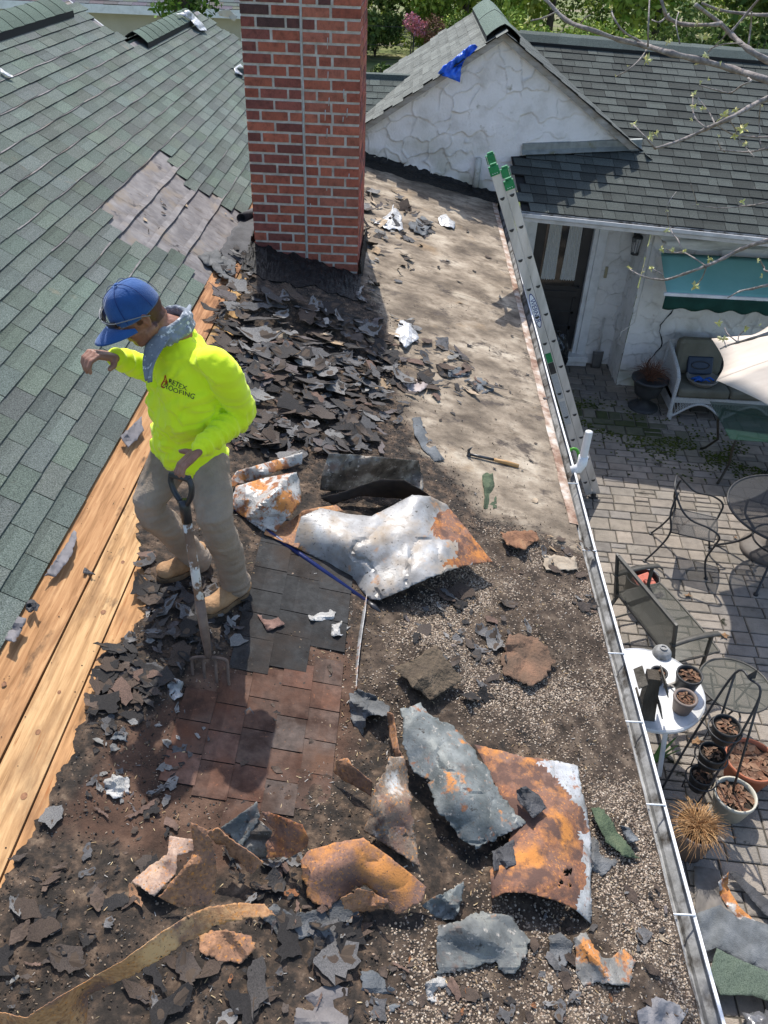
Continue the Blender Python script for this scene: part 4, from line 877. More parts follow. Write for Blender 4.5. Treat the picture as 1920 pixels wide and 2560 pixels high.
# ------------------------------------------------------------------ shovel, black bag by the door
c = pt(1508, 918); t = thing('shovel', 'small grey shovel standing against the white wall by the step', 'shovel', tuple(c))
cx, cy = 2.93, WY-.14
mb = MB(); mb.tube([(cx, cy+.08, -P+.75), (cx, cy, -P+.28)], .013, 8); obj('handle', mb, m_alu, t, smooth=True)
mb = MB(); G = np.array([[(cx+u*.08*(1-.15*v), cy-.01-v*.03+.02*u*u, -P+.26-v*.25) for v in np.linspace(0, 1, 6)] for u in np.linspace(-1, 1, 7)]); mb.grid(G); o = obj('blade', mb, M('shovel_steel', [(.08, .08, .08), (.16, .15, .14)], 9, 5, .5), t, smooth=True); s_ = o.modifiers.new('s', 'SOLIDIFY'); s_.thickness = .004
def blob(cen, R_, n, seed, amp=.25, fr=2.2, mt=None, name='bag', parent=None, folds=0, loc=None):
    G = []; U = np.linspace(0, 2*PI, n*2+1)[:-1]; Vv = np.linspace(-PI/2, PI/2, n)
    uu, vv = np.meshgrid(U, Vv, indexing='ij'); x = np.cos(vv)*np.cos(uu); y = np.cos(vv)*np.sin(uu); z = np.sin(vv)
    d = 1+amp*(fbm(x*fr+5, y*fr+z*fr*1.7+5, seed)-.5)*2
    if folds: d += folds*np.abs(fbm(x*6+z*2, y*6-z*3, seed+3)-.5)
    Vx = np.stack([cen[0]+R_[0]*x*d, cen[1]+R_[1]*y*d, cen[2]+R_[2]*z*d], -1).reshape(-1, 3); a, b = uu.shape; I = np.arange(a*b).reshape(a, b)
    Fq = np.stack([I, np.roll(I, -1, 0)], -1); Fq = np.stack([I[:, :-1], np.roll(I, -1, 0)[:, :-1], np.roll(I, -1, 0)[:, 1:], I[:, 1:]], -1).reshape(-1, 4)
    return obj(name, npmesh(name, Vx, Fq, None, True), mt, parent, loc=loc if parent is None else None)
m_bag = M('bin_bag', [(.008, .008, .009), (.02, .02, .02)], 5, 4, .22, .5, 12, spec=.7)
o = blob((2.2, WY-.45, -2.32), (.2, .2, .40), 26, 5, .2, 2.5, m_bag, 'bin_bag', None, .5, loc=(2.2, WY-.45, -P)); tag(o, 'shiny black bin bag standing before the dark door', 'bag')
# ------------------------------------------------------------------ urn with dry grass
c = pt(1607, 1018); t = thing('urn_planter', 'dark pedestal urn with dried brown grass beside the wicker sofa', 'planter', (c[0], c[1], -P))
mb = MB(); mb.lathe((c[0], c[1], -P), [(.2, .0), (.2, .02), (.16, .035), (.08, .06), (.06, .12), (.09, .16), (.16, .22), (.19, .33), (.2, .40), (.245, .43), (.245, .45), (.21, .455), (.18, .42), (.0, .41)], 32); obj('urn', mb, M('urn_plastic', [(.03, .032, .035), (.055, .058, .06)], 8, 5, .6), t, smooth=True)
def tuft(cen, n, L, spread, r, mt, seed, parent, name='dry_grass', droop=1., cols=((1, 1, 1),), up=1.):
    g = random.Random(seed); mb = MB()
    for _ in range(n):
        a = g.uniform(0, 2*PI); s = g.uniform(.25, 1)*spread; l = L*g.uniform(.6, 1.15); x0 = cen[0]+g.uniform(-1, 1)*.05; y0 = cen[1]+g.uniform(-1, 1)*.05
        pts = []; k = 5
        for i in range(k+1):
            q = i/k; rr_ = s*q**1.1; pts.append((x0+math.cos(a)*rr_+g.uniform(-.006, .006), y0+math.sin(a)*rr_+g.uniform(-.006, .006), cen[2]+l*up*(q-droop*s/spread*.9*q*q)))
        mb.tube(pts, [r*(1-.6*i/k) for i in range(k+1)], 3, 0, g.choice(cols), cap=False)
    return obj(name, mb, mt, parent)
m_dry = M('dry_grass_brown', [(.10, .05, .035), (.2, .11, .07)], 9, 4, .9, vc=1); m_straw = M('straw', [(.30, .16, .07), (.50, .32, .16)], 9, 4, .8, vc=1)
tuft((c[0], c[1], -P+.42), 240, .38, .30, .0035, m_dry, 4, t, droop=.9, cols=((1, 1, 1), (.6, .5, .5), (1.4, 1.1, .9)))
# ------------------------------------------------------------------ wicker sofa
m_wick = M('white_wicker', [(.35, .35, .34), (.55, .55, .54), (.62, .62, .62)], 60, 4, .8, .6, 160, st=(1, 1, 2)); m_cush = M('olive_cushion', [(.12, .115, .085), (.17, .16, .125)], 5, 6, .95, .25, 30, layers=[((.22, .21, .17), 9, .62, .75)])
sx0, sy0, sy1 = 3.66, 9.45, 10.12; t = thing('wicker_sofa', 'white wicker sofa with olive cushions under the awning', 'sofa', (4.7, 9.8, -P))
def arm(x):
    mb = MB()
    q = [(x, sy1, -P+.80), (x, sy0+.12, -P+.66), (x, sy0+.02, -P+.60), (x, sy0, -P+.03)]; mb.tube(q, .026, 8)
    mb.tube([(x, sy1, -P+.03), (x, sy1, -P+.85)], .026, 8); mb.add([(x, sy0, -P+.1), (x, sy1, -P+.1), (x, sy1, -P+.8), (x, sy0, -P+.62)], [(0, 1, 2, 3)]); mb.add([(x+.012, sy0, -P+.1), (x+.012, sy1, -P+.1), (x+.012, sy1, -P+.8), (x+.012, sy0, -P+.62)], [(3, 2, 1, 0)]); obj('arm', mb, m_wick, t)
arm(sx0); arm(sx0+2.1)
mb = MB(); mb.box((sx0, sy0, -P+.24), (sx0+2.1, sy1, -P+.32)); mb.box((sx0, sy1-.04, -P+.3), (sx0+2.1, sy1, -P+.86)); obj('frame', mb, m_wick, t, bevel=.01)
mb = MB()
for k in range(3):
    x0 = sx0+.02+k*.69; pts = [(x0+.69*u, sy0-.01, -P+.05+.19*math.sin(u*PI)**1.3) for u in np.linspace(0, 1, 14)]; mb.tube(pts, .016, 6)
    for u in np.linspace(.04, .96, 22):
        zt = -P+.25; zb = -P+.05+.19*math.sin(u*PI)**1.3
        if zt-zb > .03:
            mb.tube([(x0+.69*u, sy0-.01, zb), (x0+.69*u+(zt-zb)*.35, sy0-.01, zt)], .004, 4, cap=False); mb.tube([(x0+.69*u, sy0-.01, zb), (x0+.69*u-(zt-zb)*.35, sy0-.01, zt)], .004, 4, cap=False)
obj('apron', mb, m_wick, t)
for k in range(4): mb = MB(); mb.tube([(sx0+.02+k*.69, sy0, -P), (sx0+.02+k*.69, sy0, -P+.09)], .024, 8); obj('leg', mb, m_wick, t)
for k in range(3):
    x0 = sx0+.04+k*.68; mb = MB(); mb.box((x0, sy0-.02, -P+.325), (x0+.67, sy1-.1, -P+.45)); obj('seat_cushion', mb, m_cush, t, bevel=.035)
    G = MB(); Mx = Matrix.Translation((x0+.335, sy1-.14, -P+.68)) @ Matrix.Rotation(-.18, 4, 'X'); G.box((-.32, -.08, -.25), (.32, .08, .25), M_=Mx); obj('back_cushion', G, m_cush, t, bevel=.07)
c = ay(1757, 925, 9.72); t = thing('tool_case', 'blue and black tool case in a tray on the wicker sofa', 'case', (c[0], 9.75, -P+.45))
mb = MB(); Mx = Matrix.Translation((c[0], 9.86, -P+.60)) @ Matrix.Rotation(-.5, 4, 'X'); mb.box((-.17, -.03, -.12), (.17, .03, .12), M_=Mx); obj('lid', mb, M('case_plastic', [(.02, .03, .05), (.04, .055, .08)], 5, rough=.4), t, bevel=.02)
mb = MB(); mb.tube([tuple(Mx @ Vector((.12*math.cos(a), -.035, .05*math.sin(a)))) for a in np.linspace(0, 2*PI, 16)[:-1]], .008, 6, closed=True); obj('handle', mb, m_blackpl, t)
mb = MB(); mb.lathe((c[0]+.0, 9.66, -P+.455), [(.16, .0), (.2, .05), (.215, .075), (.2, .075), (.15, .015), (0, .012)], 24); obj('tray', mb, M('tray_plastic', [(.2, .19, .17)], 5, rough=.5), t, smooth=True)
mb = MB()
for k in range(7): a = random.uniform(-.5, .5); x, y = c[0]+random.uniform(-.1, .12), 9.63+random.uniform(-.06, .05); mb.tube([(x-.05*math.cos(a), y-.05*math.sin(a), -P+.50), (x, y, -P+.53), (x+.06*math.cos(a), y+.05*math.sin(a), -P+.50)], .013, 6)
obj('blue_gloves', mb, M('blue_cloth', [(.01, .06, .3), (.02, .12, .45)], 9, rough=.7), t, smooth=True)
mb = MB(); c = ay(1835, 962, 9.65); mb.box((c[0]-.12, 9.6, -P+.455), (c[0]+.14, 9.8, -P+.475)); tag(obj('flat_box', mb, M('card', [(.4, .4, .39)], 5), loc=(float(c[0]), 9.7, -P+.45)), 'flat pale board lying on the sofa cushion under the umbrella edge', 'board')
# ------------------------------------------------------------------ glass table
t = thing('glass_table', 'rectangular green glass table on curved bronze legs before the sofa', 'table', (4.5, 8.2, -P))
c0, c1 = pt(1775, 1003, .66), pt(1826, 1098, .66); ux = np.array([1, -.06, 0]); V = [tuple(c0), tuple(c1), tuple(c1+ux*1.5), tuple(c0+ux*1.5)]
mb = MB(); mb.prism(V, (0, 0, -.008)); obj('glass_top', mb, M('green_glass', [(.025, .06, .048)], 3, rough=.05, alpha=.5, spec=.5), t)
m_bronze = M('bronze', [(.025, .022, .016), (.05, .042, .03)], 20, 4, .5)
for i, p in enumerate(V):
    s = 1 if i in (2, 3) else -1; s2 = 1 if i in (0, 3) else -1; p = Vector(p); q = p+Vector((-s*.14, -s2*.14, -.01)); mb = MB()
    mb.tube([q, q+Vector((s*.02, s2*.02, -.2)), q+Vector((-s*.03, -s2*.03, -.42)), q+Vector((s*.05, s2*.05, -.6)), q+Vector((s*.09, s2*.09, -.645))], .016, 8); obj('leg', mb, m_bronze, t, smooth=True)
mb = MB()
for i in (0, 1): 
    a = Vector(V[1 if i else 0])+Vector((.14, .14 if i else -.14, -.03)); b = Vector(V[2 if i else 3])+Vector((-.14, .14 if i else -.14, -.03)); mb.tube([a, (a+b)/2+Vector((0, 0, -.06)), b], .014, 8)
obj('stretcher', mb, m_bronze, t, smooth=True)
# ------------------------------------------------------------------ mesh furniture
def meshmat(name, c, hole=.5, s=220):
    mt = bpy.data.materials.new(name); mt.use_nodes = True; N = mt.node_tree.nodes; L = mt.node_tree.links; b = N['Principled BSDF']; b.inputs['Base Color'].default_value = (*c, 1); b.inputs['Roughness'].default_value = .45
    tc = N.new('ShaderNodeTexCoord'); ms = []
    for ax_ in ('X', 'Y'):
        wv = N.new('ShaderNodeTexWave'); wv.bands_direction = ax_; wv.inputs['Scale'].default_value = s/6.283*1.4; L.new(tc.outputs['Object'], wv.inputs[0]); ms.append(wv.outputs['Fac'])
    mn = N.new('ShaderNodeMath'); mn.operation = 'MINIMUM'; L.new(ms[0], mn.inputs[0]); L.new(ms[1], mn.inputs[1])
    g = N.new('ShaderNodeMath'); g.operation = 'LESS_THAN'; g.inputs[1].default_value = hole; L.new(mn.outputs[0], g.inputs[0]); L.new(g.outputs[0], b.inputs['Alpha']); return mt
m_mesh = meshmat('black_wire_mesh', (.025, .025, .027), .45); m_mesh2 = meshmat('olive_wire_mesh', (.045, .047, .035), .45)
def tube(pts, r=.0105): mb = MB(); mb.tube(pts, r, 8); return mb
def smooth_pts(P_, n=5):
    P_ = [Vector(p) for p in P_]; out = []
    for i in range(len(P_)-1):
        a, b, c, d = P_[max(i-1, 0)], P_[i], P_[i+1], P_[min(i+2, len(P_)-1)]
        for k in range(n): t = k/n; out.append(.5*((2*b)+(-a+c)*t+(2*a-5*b+4*c-d)*t*t+(-a+3*b-3*c+d)*t**3))
    return out+[P_[-1]]
def mesh_chair(label):
    t = thing('mesh_chair', label, 'chair', (0, 0, 0), 'black mesh patio chairs')
    lp = [(.26, -.27, 0), (.20, -.25, .22), (.235, -.26, .42), (.24, -.29, .56), (.12, -.29, .63), (-.05, -.26, .65), (-.17, -.24, .74), (-.27, -.14, .87), (-.29, 0, .90)]
    lp = lp+[(x, -y, z) for x, y, z in lp[:-1][::-1]]
    obj('arm_frame', tube(smooth_pts(lp)), m_black, t, smooth=True, local=True)
    for s in (-1, 1):
        obj('leg', tube(smooth_pts([(-.235, s*.12, .84), (-.25, s*.17, .62), (-.20, s*.21, .42), (-.25, s*.22, .22), (-.36, s*.25, .0)])), m_black, t, smooth=True, local=True)
        for x, y in ((.26, .27), (-.36, .25)): mb = MB(); mb.lathe((x, s*y, 0), [(.0, .0), (.022, .0), (.022, .014), (.0, .016)], 10); obj('foot_pad', mb, m_black, t, local=True)
    G = np.array([[(-.2+.42*u+.02*math.sin(v*PI)*(u > .9), (-.22+.44*v), .42-.015*math.sin(v*PI)*math.sin(u*PI)+.012*u) for v in np.linspace(0, 1, 12)] for u in np.linspace(0, 1, 12)]); mb = MB(); mb.grid(G); obj('seat', mb, m_mesh, t, local=True, smooth=True)
    mb = MB(); mb.tube([(-.2, -.22, .42), (.22, -.22, .432), (.24, 0, .432), (.22, .22, .432), (-.2, .22, .42)], .008, 6, closed=True); obj('seat_frame', mb, m_black, t, local=True, smooth=True)
    G = np.array([[(-.205-.055*v+.0*u, (-.17+.34*u)*(1-.25*v*v), .44+.38*v) for v in np.linspace(0, 1, 8)] for u in np.linspace(0, 1, 8)]); mb = MB(); mb.grid(G); obj('backrest', mb, m_mesh_v, t, local=True, smooth=True)
    return t
def meshmat_v(name, c):
    mt = meshmat(name, c); [setattr(n, 'bands_direction', 'Z') for n in mt.node_tree.nodes if n.bl_idname == 'ShaderNodeTexWave' and n.bands_direction == 'X']; return mt
m_mesh_v = meshmat_v('wire_mesh_upright', (.025, .025, .027)); m_mesh2_v = meshmat_v('olive_mesh_upright', (.06, .062, .045))
ch = mesh_chair('black mesh armchair on the paving left of the round mesh table'); ch.location = (3.10, 6.56, -P); ch.rotation_euler = (0, 0, -.35)
dup(ch, (4.62, 7.75, -P), -1.9, 'black mesh armchair behind the round table, cut by the right edge')
# round mesh table
tl = pt(1817, 1252, .72); tcx, tcy = tl[0]+.62, tl[1]-.12; t = thing('round_mesh_table', 'large round black mesh table with curved legs at the right edge', 'table', (tcx, tcy, -P))
def disc(cx, cy, z, R_, mt, name, parent, rings=6):
    mb = MB(); n = 40; V = [(cx, cy, z)]; Fc = []
    for r in range(1, rings+1): V += [(cx+R_*r/rings*math.cos(2*PI*k/n), cy+R_*r/rings*math.sin(2*PI*k/n), z) for k in range(n)]
    Fc = [(0, 1+k, 1+(k+1) % n) for k in range(n)]
    for r in range(rings-1): Fc += [(1+r*n+k, 1+(r+1)*n+k, 1+(r+1)*n+(k+1) % n, 1+r*n+(k+1) % n) for k in range(n)]
    mb.add(V, Fc); return obj(name, mb, mt, parent)
disc(tcx, tcy, -P+.72, .61, m_mesh, 'mesh_top', t)
mb = MB(); mb.tube([(tcx+.62*math.cos(a), tcy+.62*math.sin(a), -P+.72) for a in np.linspace(0, 2*PI, 49)[:-1]], .013, 8, closed=True); obj('rim', mb, m_black, t, smooth=True)
mb = MB(); [mb.tube([(tcx+.61*math.cos(a), tcy+.61*math.sin(a), -P+.708), (tcx-.61*math.cos(a), tcy-.61*math.sin(a), -P+.708)], .009, 6) for a in (.3, 1.1, 1.9, 2.7)]; obj('braces', mb, m_black, t)
for k in range(4):
    a = k*PI/2+.75+.25; d = Vector((math.cos(a), math.sin(a), 0)); b0 = Vector((tcx, tcy, -P)); mb = MB(); mb.tube(smooth_pts([b0+d*.42+Vector((0, 0, .70)), b0+d*.40+Vector((0, 0, .5)), b0+d*.26+Vector((0, 0, .34)), b0+d*.36+Vector((0, 0, .16)), b0+d*.56]), .013, 8); obj('leg', mb, m_black, t, smooth=True)
    mb = MB(); q = b0+d*.56; mb.lathe(tuple(q), [(.0, 0), (.024, 0), (.024, .018), (0, .02)], 10); obj('foot_pad', mb, m_black, t)
mb = MB(); mb.tube([(tcx+.27*math.cos(a), tcy+.27*math.sin(a), -P+.34) for a in np.linspace(0, 2*PI, 33)[:-1]], .01, 8, closed=True); obj('ring', mb, m_black, t, smooth=True)
# umbrella
ucx, ucy = 4.04, 6.72; t = thing('patio_umbrella', 'beige octagonal patio umbrella on a round base, right edge', 'umbrella', (ucx, ucy, -P))
m_beige = M('beige_canvas', [(.50, .43, .36), (.60, .53, .45)], 3, 6, .95, .15, 200, st=(1, 4, 1), layers=[((.66, .60, .53), 7, .6, .75)])
mb = MB(); R_ = 1.19; za = -.52; a0 = math.atan2(.87*.5, -1.06)
angs = [PI-.235-PI/8+.0+k*PI/4 for k in range(8)]
top = Vector((ucx, ucy, za+.36)); rim_ = [Vector((ucx+R_*math.cos(a), ucy+R_*math.sin(a), za)) for a in angs]
for k in range(8):
    a, b = rim_[k], rim_[(k+1) % 8]; G = np.zeros((9, 11, 3))
    for i, s in enumerate(np.linspace(0, 1, 9)):
        for j, u in enumerate(np.linspace(0, 1, 11)):
            e = a.lerp(b, u); mid = 1-.085*math.sin(u*PI); e = Vector((ucx+(e.x-ucx)*mid, ucy+(e.y-ucy)*mid, e.z)); p = top.lerp(e, s); p.z += .05*math.sin(s*PI)-.02*math.sin(u*PI)*s; G[i, j] = p
    mb.grid(G)
o = obj('canopy', mb, m_beige, t, smooth=True); s_ = o.modifiers.new('s', 'SOLIDIFY'); s_.thickness = .003
mb = MB(); mb.tube([(ucx, ucy, -P+.05), (ucx, ucy, za+.42)], .021, 12); obj('pole', mb, M('pole_metal', [(.35, .33, .3)], 5, rough=.4), t, smooth=True)
for k in range(8): mb = MB(); mb.tube([top-Vector((0, 0, .02)), (top+rim_[k])/2+Vector((0, 0, .02)), rim_[k]-Vector((0, 0, .01))], .007, 6); obj('rib', mb, m_fascia, t)
mb = MB(); bc = pt(1912, 1425); mb.lathe((ucx, ucy, -P), [(.27, 0), (.28, .02), (.26, .055), (.15, .075), (.12, .085), (.05, .10), (.035, .2), (.03, .2)], 36); obj('base', mb, M('umbrella_base', [(.10, .085, .075), (.15, .13, .115)], 8, 5, .6), t, smooth=True)
# bench
b0, b1 = az(1544, 1390, -P+.88), az(1690, 1564, -P+.88); bm = (b0+b1)/2; bd = b1-b0; W_ = float(np.hypot(bd[0], bd[1])); ang = math.atan2(bd[1], bd[0])+PI/2
t = thing('mesh_bench', 'olive grey mesh bench with its back to the gutter', 'bench', (bm[0]+.12*math.cos(ang), bm[1]+.12*math.sin(ang), -P), rz=ang)
m_bframe = M('bench_frame', [(.05, .047, .04), (.085, .08, .07)], 12, 5, .5, .1, 60)
G = np.array([[(-.12+.10*(1-v), W_*(u-.5), .42+.46*v) for v in np.linspace(0, 1, 6)] for u in np.linspace(0, 1, 10)]); mb = MB(); mb.grid(G); obj('backrest', mb, m_mesh2_v, t, local=True)
mb = MB()
for s in (-1, 1): mb.beam((-.02, s*W_/2, .36), (-.125, s*W_/2, .90), .022, .03, up=(0, 1, 0))
mb.beam((-.12, -W_/2, .885), (-.12, W_/2, .885), .03, .022); mb.beam((-.02, -W_/2, .42), (-.02, W_/2, .42), .025, .02); obj('back_frame', mb, m_bframe, t, local=True)
G = np.array([[(.0+.46*v, W_*(u-.5), .41+.02*math.sin(v*PI)) for v in np.linspace(0, 1, 6)] for u in np.linspace(0, 1, 10)]); mb = MB(); mb.grid(G); obj('seat', mb, m_mesh2, t, local=True)
mb = MB(); hw = W_/2; mb.tube(smooth_pts([(0, -hw, .41), (.38, -hw, .41), (.46, -hw+.08, .41), (.46, hw-.08, .41), (.38, hw, .41), (0, hw, .41)]), .011, 8); mb.tube([(0, 0, .40), (.46, 0, .40)], .008, 6); obj('seat_frame', mb, m_bframe, t, smooth=True, local=True)
for s in (-1, 1):
    G = np.array([[(-.10+.50*u, s*hw-.025+.05*v, .64+.025*math.sin(u*PI)-.03*(u > .93)) for v in (0, 1)] for u in np.linspace(0, 1, 14)]); mb = MB(); mb.grid(G); o = obj('armrest', mb, m_bframe, t, local=True, smooth=True); s_ = o.modifiers.new('s', 'SOLIDIFY'); s_.thickness = .014
    mb = MB(); mb.beam((.30, s*hw, .64), (.34, s*hw, .0), .02, .028, up=(0, 1, 0)); obj('leg', mb, m_bframe, t, local=True); mb = MB(); mb.beam((-.06, s*hw, .6), (.0, s*hw, .36), .02, .028, up=(0, 1, 0)); mb.beam((.02, s*hw, .40), (-.16, s*hw, .0), .02, .028, up=(0, 1, 0)); obj('leg', mb, m_bframe, t, local=True)
    mb = MB(); mb.tube([(-.13, s*hw, .06), (.34, s*hw, .1)], .01, 6); obj('runner', mb, m_bframe, t, local=True)
# bucket with brick
c = pt(1590, 1500); t = thing('bucket', 'black bucket with a red brick piece inside, behind the bench back', 'bucket', (c[0], c[1], -P))
mb = MB(); mb.lathe((c[0], c[1], -P), [(0, .003), (.12, 0), (.155, .29), (.163, .29), (.163, .31), (.15, .31), (.148, .28), (.115, .02), (0, .02)], 28); obj('pail', mb, m_blackpl, t, smooth=True)
mb = MB(); mb.tube([(c[0]-.16*math.cos(a), c[1]+.02, -P+.29+.10*math.sin(a)) for a in np.linspace(0, PI, 14)], .004, 5); obj('bail', mb, m_alu, t)
mb = MB(); Mx = Matrix.Translation((c[0], c[1], -P+.27)) @ Matrix.Rotation(.5, 4, 'Z') @ Matrix.Rotation(.3, 4, 'X'); mb.box((-.10, -.05, -.06), (.10, .05, .02), M_=Mx); mb.box((-.02, -.1, -.02), (.08, -.02, .045), M_=Mx); tag(obj('brick_piece', mb, M('red_brick', [(.45, .12, .08), (.62, .22, .16)], 20, 6, .9, .3, 60), loc=(float(c[0]), float(c[1]), -P+.2), bevel=.006), 'pinkish red brick pieces lying in the black bucket', 'brick')
# white round table
wx, wy, wr = 2.03, 4.10, .41; t = thing('round_white_table', 'round white stained table next to the gutter with pots on it', 'table', (wx, wy, -P))
mb = MB(); mb.lathe((wx, wy, -P+.68), [(0, .0), (wr-.02, 0), (wr, .012), (wr, .032), (wr-.012, .042), (wr-.02, .036), (0, .036)], 48); obj('tabletop', mb, M('white_plastic_top', [(.36, .36, .35), (.6, .6, .6), (.72, .72, .73)], 4, 9, .5, .1, 30, layers=[((.10, .09, .08), 6, .62, .78), ((.05, .045, .04), 40, .7, .76)]), t, smooth=False)
for k in range(4): a = k*PI/2+.6; mb = MB(); mb.tube([(wx+.2*math.cos(a), wy+.2*math.sin(a), -P+.69), (wx+.32*math.cos(a), wy+.32*math.sin(a), -P)], .02, 8); obj('leg', mb, m_whitep, t)
def pot(name, label, cx, cy, z, r, h, mt, soil, seed, taper=.72, rimw=.012, fill=.8, bits=26, cat='pot', group=None, parts=None):
    t = thing(name, label, cat, (cx, cy, z), group)
    mb = MB(); mb.lathe((cx, cy, z), [(0, .002), (r*taper, 0), (r*.97, h*.86), (r, h*.87), (r, h), (r-rimw, h), (r-rimw*1.3, h*.85), (r*taper*1.05, h*.3), (0, h*.3)], 32); obj('pot', mb, mt, t, smooth=True)
    g = random.Random(seed); n = 22; V = [(cx, cy, z+h*fill+.006)]
    for rr_ in (.4, .75, .99): V += [(cx+(r-rimw*1.3)*rr_*math.cos(2*PI*k/n), cy+(r-rimw*1.3)*rr_*math.sin(2*PI*k/n), z+h*fill+g.uniform(-.006, .006)) for k in range(n)]
    Fc = [(0, 1+k, 1+(k+1) % n) for k in range(n)]
    for q in range(2): Fc += [(1+q*n+k, 1+(q+1)*n+k, 1+(q+1)*n+(k+1) % n, 1+q*n+(k+1) % n) for k in range(n)]
    mb = MB(); mb.add(V, Fc); obj('soil', mb, m_soil, t)
    mb = MB()
    for _ in range(bits):
        a = g.uniform(0, 6.28); q = (r-.02)*math.sqrt(g.random())*.95; L = g.uniform(.12, .28)*r+.006; b = g.uniform(0, 6.28); x, y = cx+q*math.cos(a), cy+q*math.sin(a); zz = z+h*fill+.008+g.random()*.01
        dx, dy = L*math.cos(b), L*math.sin(b); mb.add([(x-dx, y-dy, zz), (x-dy*.4, y+dx*.4, zz+.008), (x+dx, y+dy, zz+.003), (x+dy*.4, y-dx*.4, zz+.004)], [(0, 1, 2, 3)], 0, g.choice([(1, 1, 1), (.6, .5, .45), (1.3, 1.2, 1.1), (.8, .6, .5)]))
    obj('dead_leaves', mb, m_dleaf, t); return t
m_soil = M('potting_soil', [(.015, .011, .009), (.05, .038, .028)], 60, 6, 1, .8, 90); m_dleaf = M('dead_leaf', [(.12, .07, .042), (.24, .15, .10)], 9, 4, .8, vc=1)
m_potb = M('black_pot', [(.02, .02, .021), (.045, .044, .043)], 6, 5, .5); m_pottaupe = M('taupe_pot', [(.13, .10, .085), (.2, .16, .14)], 6, 5, .6); m_terra = M('terracotta', [(.33, .10, .05), (.42, .15, .08)], 6, 5, .7); m_cream = M('cream_plastic', [(.45, .42, .34), (.55, .52, .44)], 6, 5, .6)
zt = -P+.718
c = az(1724, 1688, zt+.15); pot('plant_pot', 'black pot with dead leaves, rear right of the white table', c[0], c[1], zt, .098, .16, m_potb, 1, 5, bits=30)
c = az(1714, 1745, zt+.13); pot('plant_pot', 'taupe pot with dead leaves, nearest the white table edge', c[0], c[1], zt, .088, .14, m_pottaupe, 1, 6, bits=30, rimw=.018)
c = az(1648, 1682, zt+.10); pot('plant_pot', 'small dark pot half hidden behind the wooden birdhouse', c[0], c[1], zt, .065, .11, m_potb, 1, 7, bits=14)
c = az(1655, 1632, zt+.01); t = thing('bowl', 'upturned pale bowl at the rear edge of the white table', 'bowl', (c[0], c[1], zt)); mb = MB(); mb.lathe((c[0], c[1], zt), [(.075, 0), (.07, .03), (.045, .06), (.0, .065)], 24); obj('shell', mb, m_gutin, t, smooth=True); mb = MB(); mb.lathe((c[0], c[1], zt+.064), [(.03, 0), (.03, .01), (.02, .01)], 16); obj('foot_ring', mb, m_gutin, t)
c = az(1675, 1714, zt+.01); mb = MB(); mb.tube([(c[0]-.05, c[1]-.02, zt+.014), (c[0]+.05, c[1]+.03, zt+.014)], .013, 8); mb.tube([(c[0]+.0, c[1]+.0, zt+.016), (c[0]+.02, c[1]-.03, zt+.03)], .006, 6); tag(obj('hose_nozzle', mb, m_fascia, loc=(float(c[0]), float(c[1]), zt)), 'short grey nozzle lying on the white table between birdhouse and pots', 'nozzle')
# birdhouse
b = az(1622, 1790, zt); bx, by = b[0]-.02, b[1]+.01
t = thing('birdhouse', 'tall weathered wooden birdhouse with two slatted roofs on the white table', 'birdhouse', (bx, by, zt))
m_oldw = M('weathered_wood', [(.05, .045, .035), (.11, .10, .085), (.18, .165, .14)], 8, 8, .95, .5, 60, st=(1, 1, .3), vc=1)
mb = MB(); V = [(bx-.06, by-.05, zt), (bx+.05, by-.06, zt), (bx+.06, by+.06, zt), (bx-.05, by+.07, zt)]; tp = [(p[0]+.0, p[1]+.02, zt+.40) for p in V]; tp = [(bx-.03+(p[0]-bx)*.75, by+.03+(p[1]-by)*.8, zt+.40) for p in V]
mb.add(V+tp, [(3, 2, 1, 0), (4, 5, 6, 7), (0, 1, 5, 4), (1, 2, 6, 5), (2, 3, 7, 6), (3, 0, 4, 7)], 0, (.55, .5, .45)); obj('body', mb, m_oldw, t)
for zz, yy in ((.40, .03), (.20, .0)):
    mb = MB()
    for k in range(4):
        u = k/4; p0 = Vector((bx-.05+u*.16+.01, by-.10+yy, zt+zz+.035-u*.085)); p0 = Vector((bx+.035+.012*k, by-.10+yy, zt+zz+.01-.036*k)); mb.beam(p0, p0+Vector((.0, .17, 0)), .042, .008, up=(1, -.2, .35), c=(random.uniform(.9, 1.3),)*3)
    obj('slatted_roof', mb, m_oldw, t)
    mb = MB(); mb.beam((bx-.115, by-.09+yy, zt+zz-.03), (bx-.115, by+.09+yy, zt+zz-.03), .07, .008, up=(-.8, 0, 1), c=(.8, .8, .8)); obj('side_board', mb, m_oldw, t)
# mesh side table
c = pt(1838, 1712, .50); t = thing('mesh_side_table', 'small round mesh side table between bench and plant stand', 'table', (c[0], c[1], -P)); disc(c[0], c[1], -P+.5, .275, m_mesh2, 'mesh_top', t, 4)
mb = MB(); mb.tube([(c[0]+.28*math.cos(a), c[1]+.28*math.sin(a), -P+.5) for a in np.linspace(0, 2*PI, 37)[:-1]], .009, 8, closed=True); obj('rim', mb, m_bframe, t, smooth=True)
mb = MB(); [mb.tube([(c[0]+.27*math.cos(a), c[1]+.27*math.sin(a), -P+.492), (c[0]-.27*math.cos(a), c[1]-.27*math.sin(a), -P+.492)], .005, 5) for a in (.2, 1.24, 2.29)]; obj('braces', mb, m_bframe, t)
for k in range(3): a = k*2.094+.4; mb = MB(); mb.tube([(c[0]+.2*math.cos(a), c[1]+.2*math.sin(a), -P+.49), (c[0]+.1*math.cos(a), c[1]+.1*math.sin(a), -P+.25), (c[0]+.24*math.cos(a), c[1]+.24*math.sin(a), -P)], .009, 7); obj('leg', mb, m_bframe, t, smooth=True)
